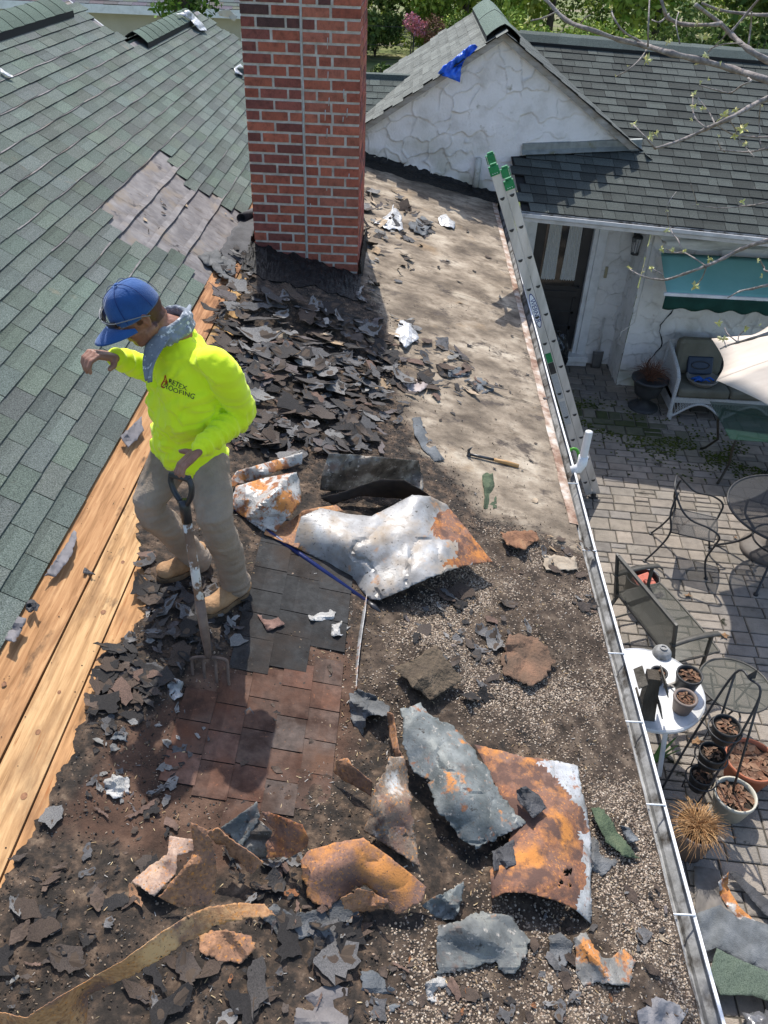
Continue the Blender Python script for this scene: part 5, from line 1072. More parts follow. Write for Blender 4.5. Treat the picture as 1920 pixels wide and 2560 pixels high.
# plant stand with three pots
p1, p2, p3 = pt(1818, 1812, .86), pt(1783, 1880, .60), pt(1757, 1935, .36)
sc0 = (p1+p2+p3)/3; t = thing('plant_stand', 'three tier black wrought iron plant stand with a leaf finial', 'stand', (sc0[0], sc0[1], -P))
top_ = az(1868, 1712, -P+1.12); mb = MB()
for s in (-1, 1):
    o = np.array([.13*s*.5, -.13*s, 0])
    f0 = np.array([p3[0]-.12, p3[1]-.02, -P])+o; mb.tube(smooth_pts([tuple(f0), tuple((f0+top_)/2+o*.5), tuple(top_+o*.8), tuple(top_+np.array([0, 0, .06]))], 6), .009, 8)
    f1 = np.array([p1[0]+.16, p1[1]+.03, -P])+o; mb.tube([tuple(top_+o*.8), tuple(f1)], .009, 8)
obj('frame', mb, m_black, t, smooth=True)
for p, r in ((p1, .115), (p2, .115), (p3, .11)):
    mb = MB(); mb.tube([(p[0]+r*math.cos(a), p[1]+r*math.sin(a), p[2]-.05) for a in np.linspace(0, 2*PI, 29)[:-1]], .006, 6, closed=True); mb.tube([(p[0]-r, p[1], p[2]-.17), (p[0]+r, p[1], p[2]-.17)], .005, 5); mb.tube([(p[0]-r, p[1], p[2]-.05), (p[0]-r, p[1], p[2]-.17)], .005, 5); mb.tube([(p[0]+r, p[1], p[2]-.05), (p[0]+r, p[1], p[2]-.17)], .005, 5); obj('pot_ring', mb, m_black, t, smooth=True)
mb = MB(); q = Vector(tuple(top_+np.array([0, 0, .06]))); mb.add([q, q+Vector((-.035, .0, .03)), q+Vector((.03, .01, .09)), q+Vector((.03, -.01, .02))], [(0, 1, 2), (0, 2, 3)]); obj('leaf_finial', mb, m_black, t)
pot('plant_pot', 'black plastic pot of soil on the top tier of the iron stand', p1[0], p1[1], p1[2]-.155, .098, .155, m_potb, 1, 8, bits=22, rimw=.006)
pot('plant_pot', 'black plastic pot of soil on the middle tier of the iron stand', p2[0], p2[1], p2[2]-.155, .096, .155, m_potb, 1, 9, bits=18, rimw=.006)
pot('plant_pot', 'black plastic pot on the lowest tier of the iron stand', p3[0], p3[1], p3[2]-.155, .09, .155, m_potb, 1, 10, bits=14, rimw=.006)
c = pt(1880, 1900, .24); pot('terracotta_bowl', 'wide terracotta bowl full of dead leaves right of the iron stand', c[0], c[1], -P, .20, .25, m_terra, 1, 11, bits=120, cat='planter')
c = pt(1840, 1985, .22); pot('cream_pot', 'cream plastic pot of dark soil below the terracotta bowl', c[0], c[1], -P, .155, .22, m_cream, 1, 12, bits=60, cat='planter')
c = pt(1745, 2065, .30); t = pot('grass_planter', 'pot overflowing with dry straw coloured grass beside the gutter', c[0], c[1], -P, .15, .30, m_pottaupe, 1, 13, bits=20, cat='planter')
tuft((c[0], c[1], -P+.27), 420, .22, .27, .0024, m_straw, 14, t, droop=1.25, cols=((1, 1, 1), (.7, .6, .5), (1.25, 1.2, 1.1)))
# iris leaves
c = pt(1640, 1880, .2); t = thing('iris_plant', 'green sword shaped leaves just outside the gutter under the white table', 'plant', (c[0], c[1], -P)); 
m_iris = M('iris_leaf', [(.07, .17, .04), (.16, .30, .08)], 9, 4, .5)
for k in range(8):
    a = random.uniform(-.6, 1.6); L = random.uniform(.14, .26); mb = MB(); G = []
    for u in np.linspace(0, 1, 7): wd = .016*(1-u)**.6; x = c[0]+math.cos(a)*L*u*.8; y = c[1]+math.sin(a)*L*u*.5; z = -P+.02+.42*u-.12*u*u; G.append([(x-wd*math.sin(a), y+wd*math.cos(a), z), (x+wd*math.sin(a), y-wd*math.cos(a), z)])
    mb.grid(np.array(G)); obj('leaf', mb, m_iris, t, smooth=True)
# ------------------------------------------------------------------ gravel, crumbs
_ph = (1+5**.5)/2
ICO_V = np.array([(-1, _ph, 0), (1, _ph, 0), (-1, -_ph, 0), (1, -_ph, 0), (0, -1, _ph), (0, 1, _ph), (0, -1, -_ph), (0, 1, -_ph), (_ph, 0, -1), (_ph, 0, 1), (-_ph, 0, -1), (-_ph, 0, 1)])/math.hypot(1, _ph)
ICO_F = np.array([(0, 11, 5), (0, 5, 1), (0, 1, 7), (0, 7, 10), (0, 10, 11), (1, 5, 9), (5, 11, 4), (11, 10, 2), (10, 7, 6), (7, 1, 8), (3, 9, 4), (3, 4, 2), (3, 2, 6), (3, 6, 8), (3, 8, 9), (4, 9, 5), (2, 4, 11), (6, 2, 10), (8, 6, 7), (9, 8, 1)])
def rotm(n, g):
    q = g.normal(size=(n, 4)); q /= np.linalg.norm(q, axis=1)[:, None]; w_, x, y, z = q.T
    return np.stack([np.stack([1-2*(y*y+z*z), 2*(x*y-z*w_), 2*(x*z+y*w_)], -1), np.stack([2*(x*y+z*w_), 1-2*(x*x+z*z), 2*(y*z-x*w_)], -1), np.stack([2*(x*z-y*w_), 2*(y*z+x*w_), 1-2*(x*x+y*y)], -1)], 1)
def rocks(name, XY, R_, cols, mt, seed, flat=(1, .8, .6), smooth=True, zoff=.2, jit=.12):
    g = np.random.default_rng(seed); n = len(XY); S = R_[:, None]*np.array(flat)*g.uniform(.75, 1.25, (n, 3)); B = ICO_V[None]*(1+jit*g.normal(size=(n, 12, 1)))*S[:, None, :]
    Rm = rotm(n, g); a = g.uniform(0, 2*PI, n); t = g.normal(0, .35, n); 
    B = np.einsum('nij,nkj->nki', Rm, B) if jit > .15 else B
    ca_, sa_ = np.cos(a), np.sin(a); bx_, by_ = B[..., 0]*ca_[:, None]-B[..., 1]*sa_[:, None], B[..., 0]*sa_[:, None]+B[..., 1]*ca_[:, None]; bz_ = B[..., 2]+bx_*t[:, None]*.4
    z = surfz(XY[:, 0], XY[:, 1])+(1-0)*.016*(fbm(XY[:, 0]*9, XY[:, 1]*9, 1)-.35)+R_*zoff
    V = np.stack([bx_+XY[:, :1], by_+XY[:, 1:2], bz_+z[:, None]], -1).reshape(-1, 3)
    Fq = (ICO_F[None]+12*np.arange(n)[:, None, None]).reshape(-1, 3)
    C = np.array(cols)[g.integers(0, len(cols), n)]*g.uniform(.75, 1.2, n)[:, None]
    o = obj(name, npmesh(name, V, Fq, np.repeat(C, 12, 0), smooth), mt, None, loc=(0, 2, 0)); return tag(o, kind='stuff')
def sample(n, x0, x1, y0, y1, dens, seed):
    g = np.random.default_rng(seed); out = []; tot = 0
    while tot < n:
        P_ = np.stack([g.uniform(x0, x1, n), g.uniform(y0, y1, n)], -1); k = g.random(n) < dens(P_[:, 0], P_[:, 1]); out.append(P_[k]); tot += k.sum()
        if len(out) > 25: break
    return np.concatenate(out)[:n]
m_peb = M('pebble', [(.6, .6, .6), (1, 1, 1), (1.1, 1.1, 1.1)], 60, 3, .75, vc=1, spec=.4); m_crumb = M('crumb', [(.7, .7, .7), (1.1, 1.1, 1.1)], 90, 3, .95, vc=1)
def dens_g(x, y): return zf(x, y, Z_GRV, .25)*np.clip((fbm(x*3, y*3, 7)-.38)*6, .10, 1)*(x < gx-.02)
P_ = sample(24000, .0, 1.15, .75, 4.1, dens_g, 1); g = np.random.default_rng(2)
pc = [(.31, .24, .17), (.22, .165, .12), (.42, .34, .26), (.16, .12, .09), (.44, .37, .29), (.25, .18, .13), (.10, .078, .06), (.36, .28, .20)]
rocks('gravel', P_, g.uniform(.0026, .0060, len(P_)), pc, m_peb, 3)
P_ = sample(2600, -.4, .8, 1.4, 3.9, lambda x, y: np.maximum(zf(x, y, Z_DIRT, .2), .15)*(fbm(x*5, y*5, 9) > .45), 5); rocks('scattered_pebbles', P_, g.uniform(.003, .006, len(P_)), pc, m_peb, 4)
def dens_c(x, y): return np.clip(1-zf(x, y, Z_TAN, .3)*.96, 0, 1)*np.clip((fbm(x*3.5, y*3.5, 17)-.3)*4, .15, 1)*(x > xleft(y)+.01)
P_ = sample(30000, -1.3, 1.15, .7, 7.0, dens_c, 6); rocks('dirt_crumbs', P_, g.uniform(.0015, .005, len(P_))*(1+.5*(g.random(len(P_)) < .08)), [(.05, .036, .026), (.10, .07, .048), (.16, .115, .08), (.03, .025, .02), (.28, .21, .15), (.09, .085, .08)], m_crumb, 7, (1, .8, .6), False, .3, .2)
P_ = sample(1500, -1.0, 1.0, .8, 3.4, lambda x, y: 1-zf(x, y, Z_TAN, .3), 8); rocks('wood_splinters', P_, g.uniform(.003, .009, len(P_)), [(.55, .42, .24), (.4, .28, .15), (.45, .42, .38)], m_crumb, 9, (1.3, .22, .2), False, .5)
# ------------------------------------------------------------------ plates: torn sheets given by their own outline, height and bend
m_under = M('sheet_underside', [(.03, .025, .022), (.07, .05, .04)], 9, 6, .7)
GAL = [(.30, .30, .30), (.55, .55, .55), (.72, .72, .71)]
def metalmat(name, stops, rust, brown, seed, s=5, rough=.42, metal=.35, dirt=.66):
    rusty = stops[0][0] > stops[0][2]*1.6
    if rusty:      # fine maroon and brown speckle, orange blooms, pale flecks, soot
        return M(name, [stops[0], tuple(.5*(a+b) for a, b in zip(stops[0], stops[1])), stops[1]], 70, 8, .85, .5, 160, ramp=(.36, .62), bd=.003, layers=[((.20, .115, .085), s*.9, .47, .60, (1, 1, 1), seed+2), (stops[2], s*1.1, rust-.08, rust+.02, (1, 1, 1), seed), ((.55, .23, .06), 85, .56, .66, (1, 1, 1), seed+5), ((.11, .06, .045), s*2.2, brown-.04, brown+.06, (1, 1, 1), seed+6), ((.06, .045, .035), 120, .60, .68, (1, 1, 1), seed+8), ((.03, .026, .022), 26, dirt-.02, dirt+.02, (1, 1, 1), seed+9)])
    return M(name, stops, 9, 12, rough, .4, 140, metal=metal*.6, ramp=(.34, .66), bd=.0035, layers=[((.48, .20, .06), s*1.4, rust, rust+.05, (1, 1, 1), seed), ((.27, .11, .05), s*4, rust+.02, rust+.10, (1, 1, 1), seed+3), ((.15, .09, .065), s*1.6, brown-.04, brown+.10, (1, 1, 1), seed+6), ((.36, .33, .29), 42, .60, .68, (1, 1, 1), seed+12), ((.10, .09, .08), 75, .58, .68, (1, 1, 1), seed+14), ((.04, .035, .03), 26, dirt-.04, dirt+.02, (1, 1, 1), seed+9)])
m_galv = metalmat('galvanised_white', [(.24, .235, .23), (.42, .415, .41), (.60, .60, .60)], .56, .70, 2.0, 3.2, .36, .35, .67)
m_galvr = metalmat('galvanised_rusted', [(.26, .25, .24), (.46, .44, .41), (.6, .585, .56)], .49, .66, 4.0, 4.5, .45, .3, .69)
m_rust = metalmat('rust_orange', [(.17, .075, .045), (.34, .13, .05), (.52, .20, .05)], .60, .56, 6.0, 5, .8, .05, .7)
m_rustb = metalmat('rust_brown', [(.20, .105, .06), (.38, .20, .11), (.50, .26, .11)], .60, .66, 8.0, 4, .8, .05, .7)
m_grey = metalmat('zinc_grey', [(.075, .085, .082), (.15, .162, .156), (.25, .262, .25)], .585, .64, 11.0, 5, .55, .25, .68)
m_dkmet = metalmat('dark_metal', [(.04, .034, .028), (.13, .11, .09), (.36, .34, .30)], .66, .6, 13.0, 4, .5, .3, .66)  # dark grey brown metal with paler patches
m_gscrap = M('old_felt_grey', [(.05, .052, .052), (.11, .112, .112), (.18, .18, .18)], 7, 9, .85, .4, 120, layers=[((.03, .028, .026), 11, .6, .7), ((.30, .28, .24), 60, .7, .76)])
def inpoly_np(X, Y, poly):
    c = np.zeros(X.shape, bool); n = len(poly)
    for i in range(n):
        x0, y0 = poly[i-1]; x1, y1 = poly[i]
        c ^= ((y1 > Y) != (y0 > Y)) & (X < (x0-x1)*(Y-y1)/((y0-y1) if y0 != y1 else 1e-9)+x1)
    return c
def tps(ctl, V2, lam=.6):
    c = ctl[:, :2]/100.; n = len(c); q = V2/100.
    def U(r): return np.where(r > 1e-9, r*r*np.log(r+1e-12), 0)
    K = U(np.hypot(c[:, None, 0]-c[None, :, 0], c[:, None, 1]-c[None, :, 1]))+lam*.02*np.eye(n); Pm = np.hstack([np.ones((n, 1)), c]); A = np.zeros((n+3, n+3)); A[:n, :n] = K; A[:n, n:] = Pm; A[n:, :n] = Pm.T
    s = np.linalg.solve(A, np.concatenate([ctl[:, 2], np.zeros(3)])); B = U(np.hypot(q[:, None, 0]-c[None, :, 0], q[:, None, 1]-c[None, :, 1]))
    return np.clip(B@s[:n]+s[n]+q@s[n+1:], -.01, ctl[:, 2].max()*1.15+.02)
def plate(name, out, mats, label=None, cat=None, group=None, rag=4, step=6, inner=(), noise_=.006, th=.0016, holes=(), seed=1, parent=None, nf=.02, follow=True, grid=7, paint=(), crease=1., pw=2.6):
    """torn sheet: out = outline [(px,py,height)], inner = more height points"""
    g = random.Random(seed); ctl = np.array([p[:3] for p in list(out)+list(inner)], float)
    pts = []
    n = len(out); cre = noise_*crease; noise_ = noise_*.45
    for i in range(n):
        a, b = out[i], out[(i+1) % n]; d = math.hypot(b[0]-a[0], b[1]-a[1]); k = max(1, int(d/step)); nx, ny = -(b[1]-a[1])/(d+1e-6), (b[0]-a[0])/(d+1e-6)
        rg = a[3] if len(a) > 3 else rag
        for j in range(k):
            t = j/k; e = (0 if j == 0 else rg*(g.uniform(-1, 1)**3*.9+1.5*(float(vn(j*.17+i*5.3, seed*3.1, seed))-.5)+.7*(float(vn(j*.5+i*2.3, seed*1.1, seed+2))-.5)))
            pts.append((a[0]+(b[0]-a[0])*t+nx*e, a[1]+(b[1]-a[1])*t+ny*e))
    xs = [p[0] for p in pts]; ys_ = [p[1] for p in pts]; GX, GY_ = np.meshgrid(np.arange(min(xs), max(xs), grid), np.arange(min(ys_), max(ys_), grid)); GX = GX+np.random.default_rng(seed).uniform(-.25, .25, GX.shape)*grid; ins = inpoly_np(GX, GY_, pts)
    ip = [(x, y) for x, y in zip(GX[ins], GY_[ins])]; nb_ = len(pts)
    ed = [(i, (i+1) % nb_) for i in range(nb_)]
    v2, e2, f2, *_r = delaunay_2d_cdt([Vector(p) for p in pts+ip], ed, [], 1, 1e-4)
    V2 = np.array([(p.x, p.y) for p in v2]); h = tps(ctl, V2)
    h = h+noise_*1.1*(fbm(V2[:, 0]*nf*.6, V2[:, 1]*nf*.6, seed, 2)-.5)-noise_*.9*np.exp(-(np.abs(vn(V2[:, 0]*nf*.8+3, V2[:, 1]*nf*.8, seed+5)-.5)/.035)**1.2)
    cx_, cy_ = V2.mean(0); sz_ = max(np.ptp(V2[:, 0]), np.ptp(V2[:, 1]))
    for k in range(4):      # sharp folds
        a_ = g.uniform(0, PI); off_ = g.uniform(-.3, .3)*sz_; dd = (V2[:, 0]-cx_)*math.cos(a_)+(V2[:, 1]-cy_)*math.sin(a_)-off_; h = h+g.choice([-1, 1])*cre*g.uniform(.6, 1.5)*(np.clip(1-np.abs(dd)/(sz_*g.uniform(.10, .25)), 0, 1)-.25)
    W = np.array([rf(x, y, hh+.012) for (x, y), hh in zip(V2, h)])
    if follow: W[:, 2] += hz(W[:, 0], W[:, 1])
    Fc = []; MI = []
    for f in f2:
        c = V2[list(f)].mean(0)
        if not inpoly(c[0], c[1], pts): continue
        mi_ = 0; wob = 13*(float(fbm(c[0]*.05, c[1]*.05, seed+9))-.5)*2; wob2 = 13*(float(fbm(c[0]*.05+9, c[1]*.05, seed+4))-.5)*2
        for q_ in paint:
            if inpoly(c[0]+wob, c[1]+wob2, q_): mi_ = 2
        if any(math.hypot((c[0]-hx)/hr, (c[1]-hy)/hr) < 1+.5*(float(vn(c[0]*.3, c[1]*.3, 2))-.5)*2 for hx, hy, hr in holes): continue
        p0, p1, p2 = W[f[0]], W[f[1]], W[f[2]]; nz = np.cross(p1-p0, p2-p0)
        Fc.append(tuple(f) if nz.dot(CAM-p0) > 0 else tuple(f)[::-1]); MI.append(mi_)
    used = sorted({i for f in Fc for i in f}); mp = {u: i for i, u in enumerate(used)}; mb = MB(); mb.add([W[u] for u in used], [tuple(mp[i] for i in f) for f in Fc]); mb.m = MI
    mats = mats if isinstance(mats, list) else [mats]; loc = W.mean(0)
    o = obj(name, mb, mats+[m_under] if len(mats) == 1 else mats, parent, smooth=True, loc=None if parent else tuple(float(q) for q in loc)); o.data.set_sharp_from_angle(angle=math.radians(16))
    s_ = o.modifiers.new('s', 'SOLIDIFY'); s_.thickness = th; s_.offset = -1; s_.material_offset = 1; s_.material_offset_rim = 0
    if label: tag(o, label, cat or 'metal sheet', group)
    return o
# the big white sheet, crumpled (smooth outer edges), and its rust corner
plate('metal_sheet', [(733, 1366, .03, 1), (752, 1292, .14, 1), (800, 1270, .17, 1), (865, 1284, .17, 1), (930, 1290, .17, 1), (985, 1262, .22, 1), (1030, 1237, .27, 1), (1075, 1240, .26, 1), (1118, 1262, .20, 1), (1165, 1320, .15, 1), (1232, 1405, .10, 2), (1150, 1418, .13, 2), (1078, 1442, .15, 2), (1010, 1475, .10, 1), (950, 1500, .04, 1), (925, 1498, .02, 1), (880, 1450, .01, 1), (820, 1408, .01, 1)],
      [M('white_metal_with_rust', [(.16, .15, .14), (.31, .30, .29), (.47, .47, .465)], 7, 11, .42, .3, 60, metal=.15, bd=.004, layers=[((.36, .28, .20), 5, .48, .66), ((.16, .135, .11), 3.4, .56, .70, (1, 1, 1), 5), ((.09, .08, .07), 60, .60, .70), ((.46, .22, .08), 8, .60, .70), ((.03, .028, .025), 24, .665, .69), ((.10, .085, .07), 9, .66, .75, (1, 2.5, 1))]), m_under, m_rust, m_under], 'biggest crumpled white metal sheet, rusty orange at its right corner', 'metal sheet', inner=((850, 1350, .16), (950, 1340, .20), (1050, 1320, .23), (880, 1400, .11), (970, 1420, .13), (1060, 1390, .18), (930, 1465, .07), (1120, 1370, .17), (790, 1350, .10)), noise_=.028, seed=3, nf=.016, th=.002, crease=.4, paint=([(1085, 1290), (1135, 1260), (1250, 1410), (1110, 1422), (1150, 1368), (1095, 1345), (1075, 1320)],))
plate('metal_sheet', [(572, 1262, .05, 2), (590, 1215, .10, 1), (660, 1195, .16, 1), (742, 1180, .20, 2), (750, 1205, .17, 2), (755, 1255, .12, 2), (722, 1290, .10, 1), (690, 1330, .05, 1), (640, 1310, .03, 1), (598, 1285, .02, 1)], [m_galvr, m_under], 'left crumpled sheet with orange rust beside the worker, next to the biggest sheet', inner=((650, 1240, .16), (700, 1240, .19), (660, 1280, .11)), noise_=.02, seed=5, th=.002)
plate('metal_sheet', [(568, 1222, .06, 2), (592, 1178, .08, 2), (660, 1158, .11, 1), (757, 1130, .15, 1), (755, 1160, .10, 2), (690, 1180, .05, 2), (620, 1205, .03, 2)], [m_galvr, m_under], 'narrow white lip of metal curling up behind the left crumpled sheet', inner=((660, 1172, .13),), noise_=.012, seed=6)
plate('metal_sheet', [(800, 1225, .04, 1), (806, 1180, .12, 1), (822, 1133, .22, 1), (900, 1138, .23, 2), (985, 1146, .20, 2), (1048, 1152, .15, 3), (1056, 1185, .06, 3), (1056, 1226, .02, 3), (985, 1200, .02, 1), (920, 1215, .015, 1), (860, 1232, .015, 1)], [m_dkmet, m_galv], 'sooty curved sheet standing upright behind the biggest sheet', noise_=.015, seed=7)
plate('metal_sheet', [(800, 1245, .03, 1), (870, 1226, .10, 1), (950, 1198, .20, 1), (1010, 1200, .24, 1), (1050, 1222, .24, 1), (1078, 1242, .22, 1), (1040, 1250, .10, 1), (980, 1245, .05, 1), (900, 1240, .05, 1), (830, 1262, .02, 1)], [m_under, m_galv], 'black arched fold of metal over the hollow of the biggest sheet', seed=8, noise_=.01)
plate('metal_sheet', [(728, 1300, .03, 1), (760, 1275, .12, 1), (840, 1262, .13, 1), (860, 1278, .10, 1), (780, 1300, .10, 1), (745, 1370, .05, 1), (660, 1335, .03, 1), (668, 1312, .04, 1)], [m_rustb, m_under], 'narrow brown folded strip joining the left sheet and the biggest sheet', seed=9, noise_=.01)
# grey and rusted sheets of the lower heap
plate('metal_sheet', [(1000, 1771, .16), (1052, 1756, .17), (1072, 1785, .17), (1118, 1806, .15), (1190, 1877, .14, 5), (1245, 1975, .13, 5), (1315, 2061, .09, 6), (1231, 2108, .08, 7), (1196, 2126, .07, 7), (1152, 2105, .07, 7), (1093, 2040, .08, 6), (1068, 1950, .10, 6), (1035, 1935, .10, 6), (1011, 1866, .13, 5)], [m_grey, m_rustb], 'long zinc grey torn sheet with rusty blotches lying across the heap', inner=((1090, 1860, .19), (1150, 1960, .18), (1210, 2050, .15)), noise_=.016, seed=11, th=.003)
plate('metal_sheet', [(1185, 1861, .08, 2), (1250, 1875, .09, 2), (1315, 1893, .09, 2), (1380, 1900, .08, 2), (1445, 1915, .06, 3), (1455, 1970, .05, 4), (1475, 2072, .03, 4), (1478, 2180, .05, 2), (1478, 2311, .015, 1), (1440, 2275, .08, 1), (1391, 2252, .11, 1), (1315, 2232, .12, 1), (1265, 2232, .10, 1), (1228, 2248, .04, 2), (1223, 2181, .05, 4), (1270, 2120, .07, 5), (1290, 2060, .08, 3), (1240, 1970, .08, 3)],
      [metalmat('rust_panel', [(.16, .075, .05), (.30, .13, .065), (.50, .20, .05)], .63, .53, 21.0, 4, .8, .05, .72), m_under, m_galv, m_under], 'large curved orange rusted panel in the lower heap near the gutter', inner=((1330, 2000, .12), (1340, 2120, .13), (1400, 2180, .13), (1290, 1950, .10), (1420, 2050, .09)), noise_=.010, seed=12, holes=((1419, 2180, 9), (1402, 2208, 6), (1425, 2212, 4)), th=.002, paint=([(1395, 1890), (1500, 1890), (1490, 2090), (1440, 2010), (1400, 1960), (1345, 1905)], [(1452, 2080), (1500, 2080), (1500, 2330), (1440, 2290), (1462, 2200)]))
plate('metal_sheet', [(930, 1996, .15), (965, 1935, .20), (973, 1897, .22), (1011, 1893, .20), (1022, 1960, .14), (1030, 2060, .09), (1049, 2181, .03, 2), (980, 2140, .03, 1), (908, 2096, .04, 1), (925, 2050, .10)], [metalmat('bent_plate', [(.16, .12, .09), (.28, .21, .15), (.6, .58, .54)], .63, .64, 25.0, 5), m_under], 'bent brown and white streaked plate standing at the centre of the lower heap', inner=((975, 2020, .17),), noise_=.015, seed=15)
plate('metal_strip', [(968, 1780, .12, 2), (982, 1785, .14, 2), (1000, 1880, .12, 3), (1010, 1900, .12, 2), (990, 1905, .06, 2), (972, 1840, .05, 2)], [m_rustb, m_under], 'thin upright rusty strip above the bent plate', 'metal strip', seed=16, noise_=.008)
plate('metal_sheet', [(835, 1935, .05, 2), (840, 1905, .10, 2), (868, 1898, .14, 2), (880, 1920, .14, 1), (930, 1964, .12, 2), (928, 2003, .06, 2), (895, 1978, .05, 2), (855, 1955, .04, 2)], [m_rustb, m_under], 'small curled brown metal tongue left of the bent plate', seed=17, noise_=.006)
plate('metal_sheet', [(751, 2159, .06, 3), (773, 2132, .09, 2), (830, 2118, .12, 2), (908, 2108, .15, 2), (957, 2143, .14, 2), (1066, 2224, .08, 2), (1055, 2257, .08, 4), (1000, 2287, .05, 7), (955, 2262, .06, 9), (915, 2218, .08, 9), (880, 2230, .05, 9), (821, 2273, .03, 9), (767, 2246, .03, 7), (755, 2200, .05, 5)],
      [metalmat('rust_plate', [(.20, .11, .08), (.32, .17, .11), (.50, .21, .06)], .60, .68, 31.0, 4, .8, .04, .74), m_under], 'rusted plate with a torn jagged lower edge at the bottom centre of the heap', inner=((850, 2180, .13), (940, 2200, .13)), noise_=.010, seed=18)
plate('metal_sheet', [(850, 2250, .10, 8), (900, 2225, .13, 8), (960, 2250, .10, 10), (985, 2268, .06, 9), (940, 2275, .03, 9), (890, 2285, .02, 9), (860, 2275, .04, 8)], [m_rustb, m_under], 'ragged hanging tatter of brown metal under the torn plate', seed=19, noise_=.02)
plate('metal_sheet', [(477, 2056, .26, 3), (518, 2076, .26, 3), (535, 2120, .20, 3), (542, 2172, .14, 2), (538, 2230, .06, 2), (525, 2262, .03, 3), (448, 2269, .03, 3), (395, 2244, .04, 3), (450, 2180, .12, 4), (484, 2130, .20, 3)], [m_rustb, m_under], 'tall folded brown metal piece, upper left of the lower heap', inner=((505, 2160, .17),), noise_=.012, seed=20)
plate('metal_sheet', [(424, 2090, .12, 2), (487, 2100, .14, 3), (484, 2130, .12, 2), (444, 2138, .12, 3), (440, 2185, .10, 2), (386, 2244, .05, 3), (330, 2208, .03, 3), (375, 2165, .07, 3), (417, 2138, .11, 2)], [metalmat('pale_rust', [(.34, .22, .16), (.48, .35, .27), (.56, .38, .26)], .6, .7, 33.0, 5, .8, .05), m_under], 'pale pinkish brown bent metal piece left of the tall folded one', noise_=.008, seed=21)
plate('metal_strip', [(506, 2085, .17, 2), (545, 2071, .19, 3), (600, 2115, .15, 2), (660, 2158, .10, 2), (640, 2175, .08, 3), (627, 2188, .06, 4), (595, 2150, .08, 6), (569, 2126, .09, 6)], [m_rustb, m_under], 'splintered brown metal strip slanting right from the tall folded piece', 'metal strip', noise_=.012, seed=22, th=.004)
plate('metal_sheet', [(648, 2026, .15, 3), (700, 2045, .19, 1), (757, 2068, .20, 1), (771, 2100, .17, 2), (768, 2125, .12, 3), (723, 2148, .08, 5), (665, 2148, .06, 5), (668, 2105, .10, 7), (690, 2078, .14, 7), (665, 2050, .15, 6)], [m_rust, m_under], 'bright orange curled sheet at the top of the lower heap', noise_=.012, seed=23)
plate('metal_sheet', [(550, 2071, .06, 2), (595, 2040, .12, 2), (642, 2005, .16, 3), (650, 2040, .14, 4), (625, 2090, .07, 4), (605, 2120, .04, 3)], [m_grey, m_under], 'greenish grey inner flap between the splintered strip and orange curl', seed=24)
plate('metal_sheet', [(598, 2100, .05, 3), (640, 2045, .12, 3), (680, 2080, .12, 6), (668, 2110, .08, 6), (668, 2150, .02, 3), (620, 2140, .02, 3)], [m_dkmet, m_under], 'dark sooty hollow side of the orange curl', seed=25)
plate('metal_strip', [(-40, 2545, .10, 2), (0, 2532, .14, 2), (66, 2545, .20, 2), (150, 2492, .28, 1), (309, 2402, .38, 1), (400, 2335, .42, 1), (470, 2290, .43, 1), (521, 2268, .43, 2), (600, 2256, .41, 2), (661, 2259, .38, 3), (692, 2290, .37, 5), (620, 2296, .385, 5), (530, 2315, .39, 7), (453, 2362, .37, 4), (330, 2440, .27, 2), (222, 2488, .12, 1), (215, 2600, .02, 1), (60, 2620, .02, 1)],
      [metalmat('long_rust_strip', [(.34, .17, .075), (.54, .30, .14), (.66, .40, .19)], .62, .66, 41.0, 5, .8, .05), m_under], 'long twisting rusty strip reaching to the bottom left corner', 'metal strip', inner=((120, 2550, .16), (300, 2430, .30)), noise_=.010, seed=26)
plate('metal_strip', [(500, 2330, .03, 4), (560, 2325, .05, 4), (628, 2340, .05, 5), (640, 2370, .04, 3), (600, 2410, .02, 5), (540, 2400, .02, 4), (500, 2380, .02, 4)], [m_rustb, m_under], 'brown metal flake in the shade under the long rusty strip', 'metal flake', seed=27)
plate('metal_sheet', [(1093, 2317, .05, 6), (1150, 2305, .06, 5), (1201, 2279, .06, 4), (1272, 2289, .06, 5), (1326, 2349, .04, 6), (1315, 2387, .03, 6), (1283, 2436, .02, 6), (1245, 2425, .02, 6), (1239, 2403, .02, 6), (1160, 2425, .02, 5), (1093, 2437, .02, 5)], [metalmat('slate_flake', [(.075, .08, .078), (.15, .155, .148), (.24, .24, .21)], .66, .64, 43.0, 5, .7, .1), m_under], 'flat slate grey flake with a mossy top below the rusted panel', 'metal flake', inner=((1200, 2350, .07),), noise_=.012, seed=28, th=.004)
plate('metal_sheet', [(1055, 2268, .04, 4), (1100, 2240, .06, 4), (1158, 2208, .06, 5), (1150, 2260, .04, 5), (1136, 2302, .02, 5), (1090, 2298, .02, 4)], [m_grey, m_under], 'small tar streaked grey triangle right of the torn plate', 'metal flake', seed=29, noise_=.012)
plate('roofing_piece', [(1435, 2343, .03, 6), (1465, 2330, .05, 4), (1510, 2395, .04, 6), (1560, 2370, .03, 5), (1590, 2400, .03, 4), (1575, 2465, .02, 6), (1500, 2455, .02, 4), (1460, 2465, .02, 7), (1438, 2430, .02, 6)], [metalmat('flake_multi', [(.12, .12, .115), (.2, .19, .17), (.3, .29, .27)], .55, .62, 47.0, 5, .8, .05), m_under], 'mottled grey and orange flake on the gravel near the gutter', 'metal flake', noise_=.012, seed=30, th=.004)
plate('roofing_piece', [(1370, 2345, .03, 4), (1400, 2330, .04, 4), (1435, 2360, .03, 4), (1420, 2400, .02, 5), (1400, 2420, .02, 4), (1375, 2380, .02, 4)], [m_gscrap, m_under], 'pointed grey brown flake between slate flake and mottled flake', 'metal flake', seed=31, th=.003)
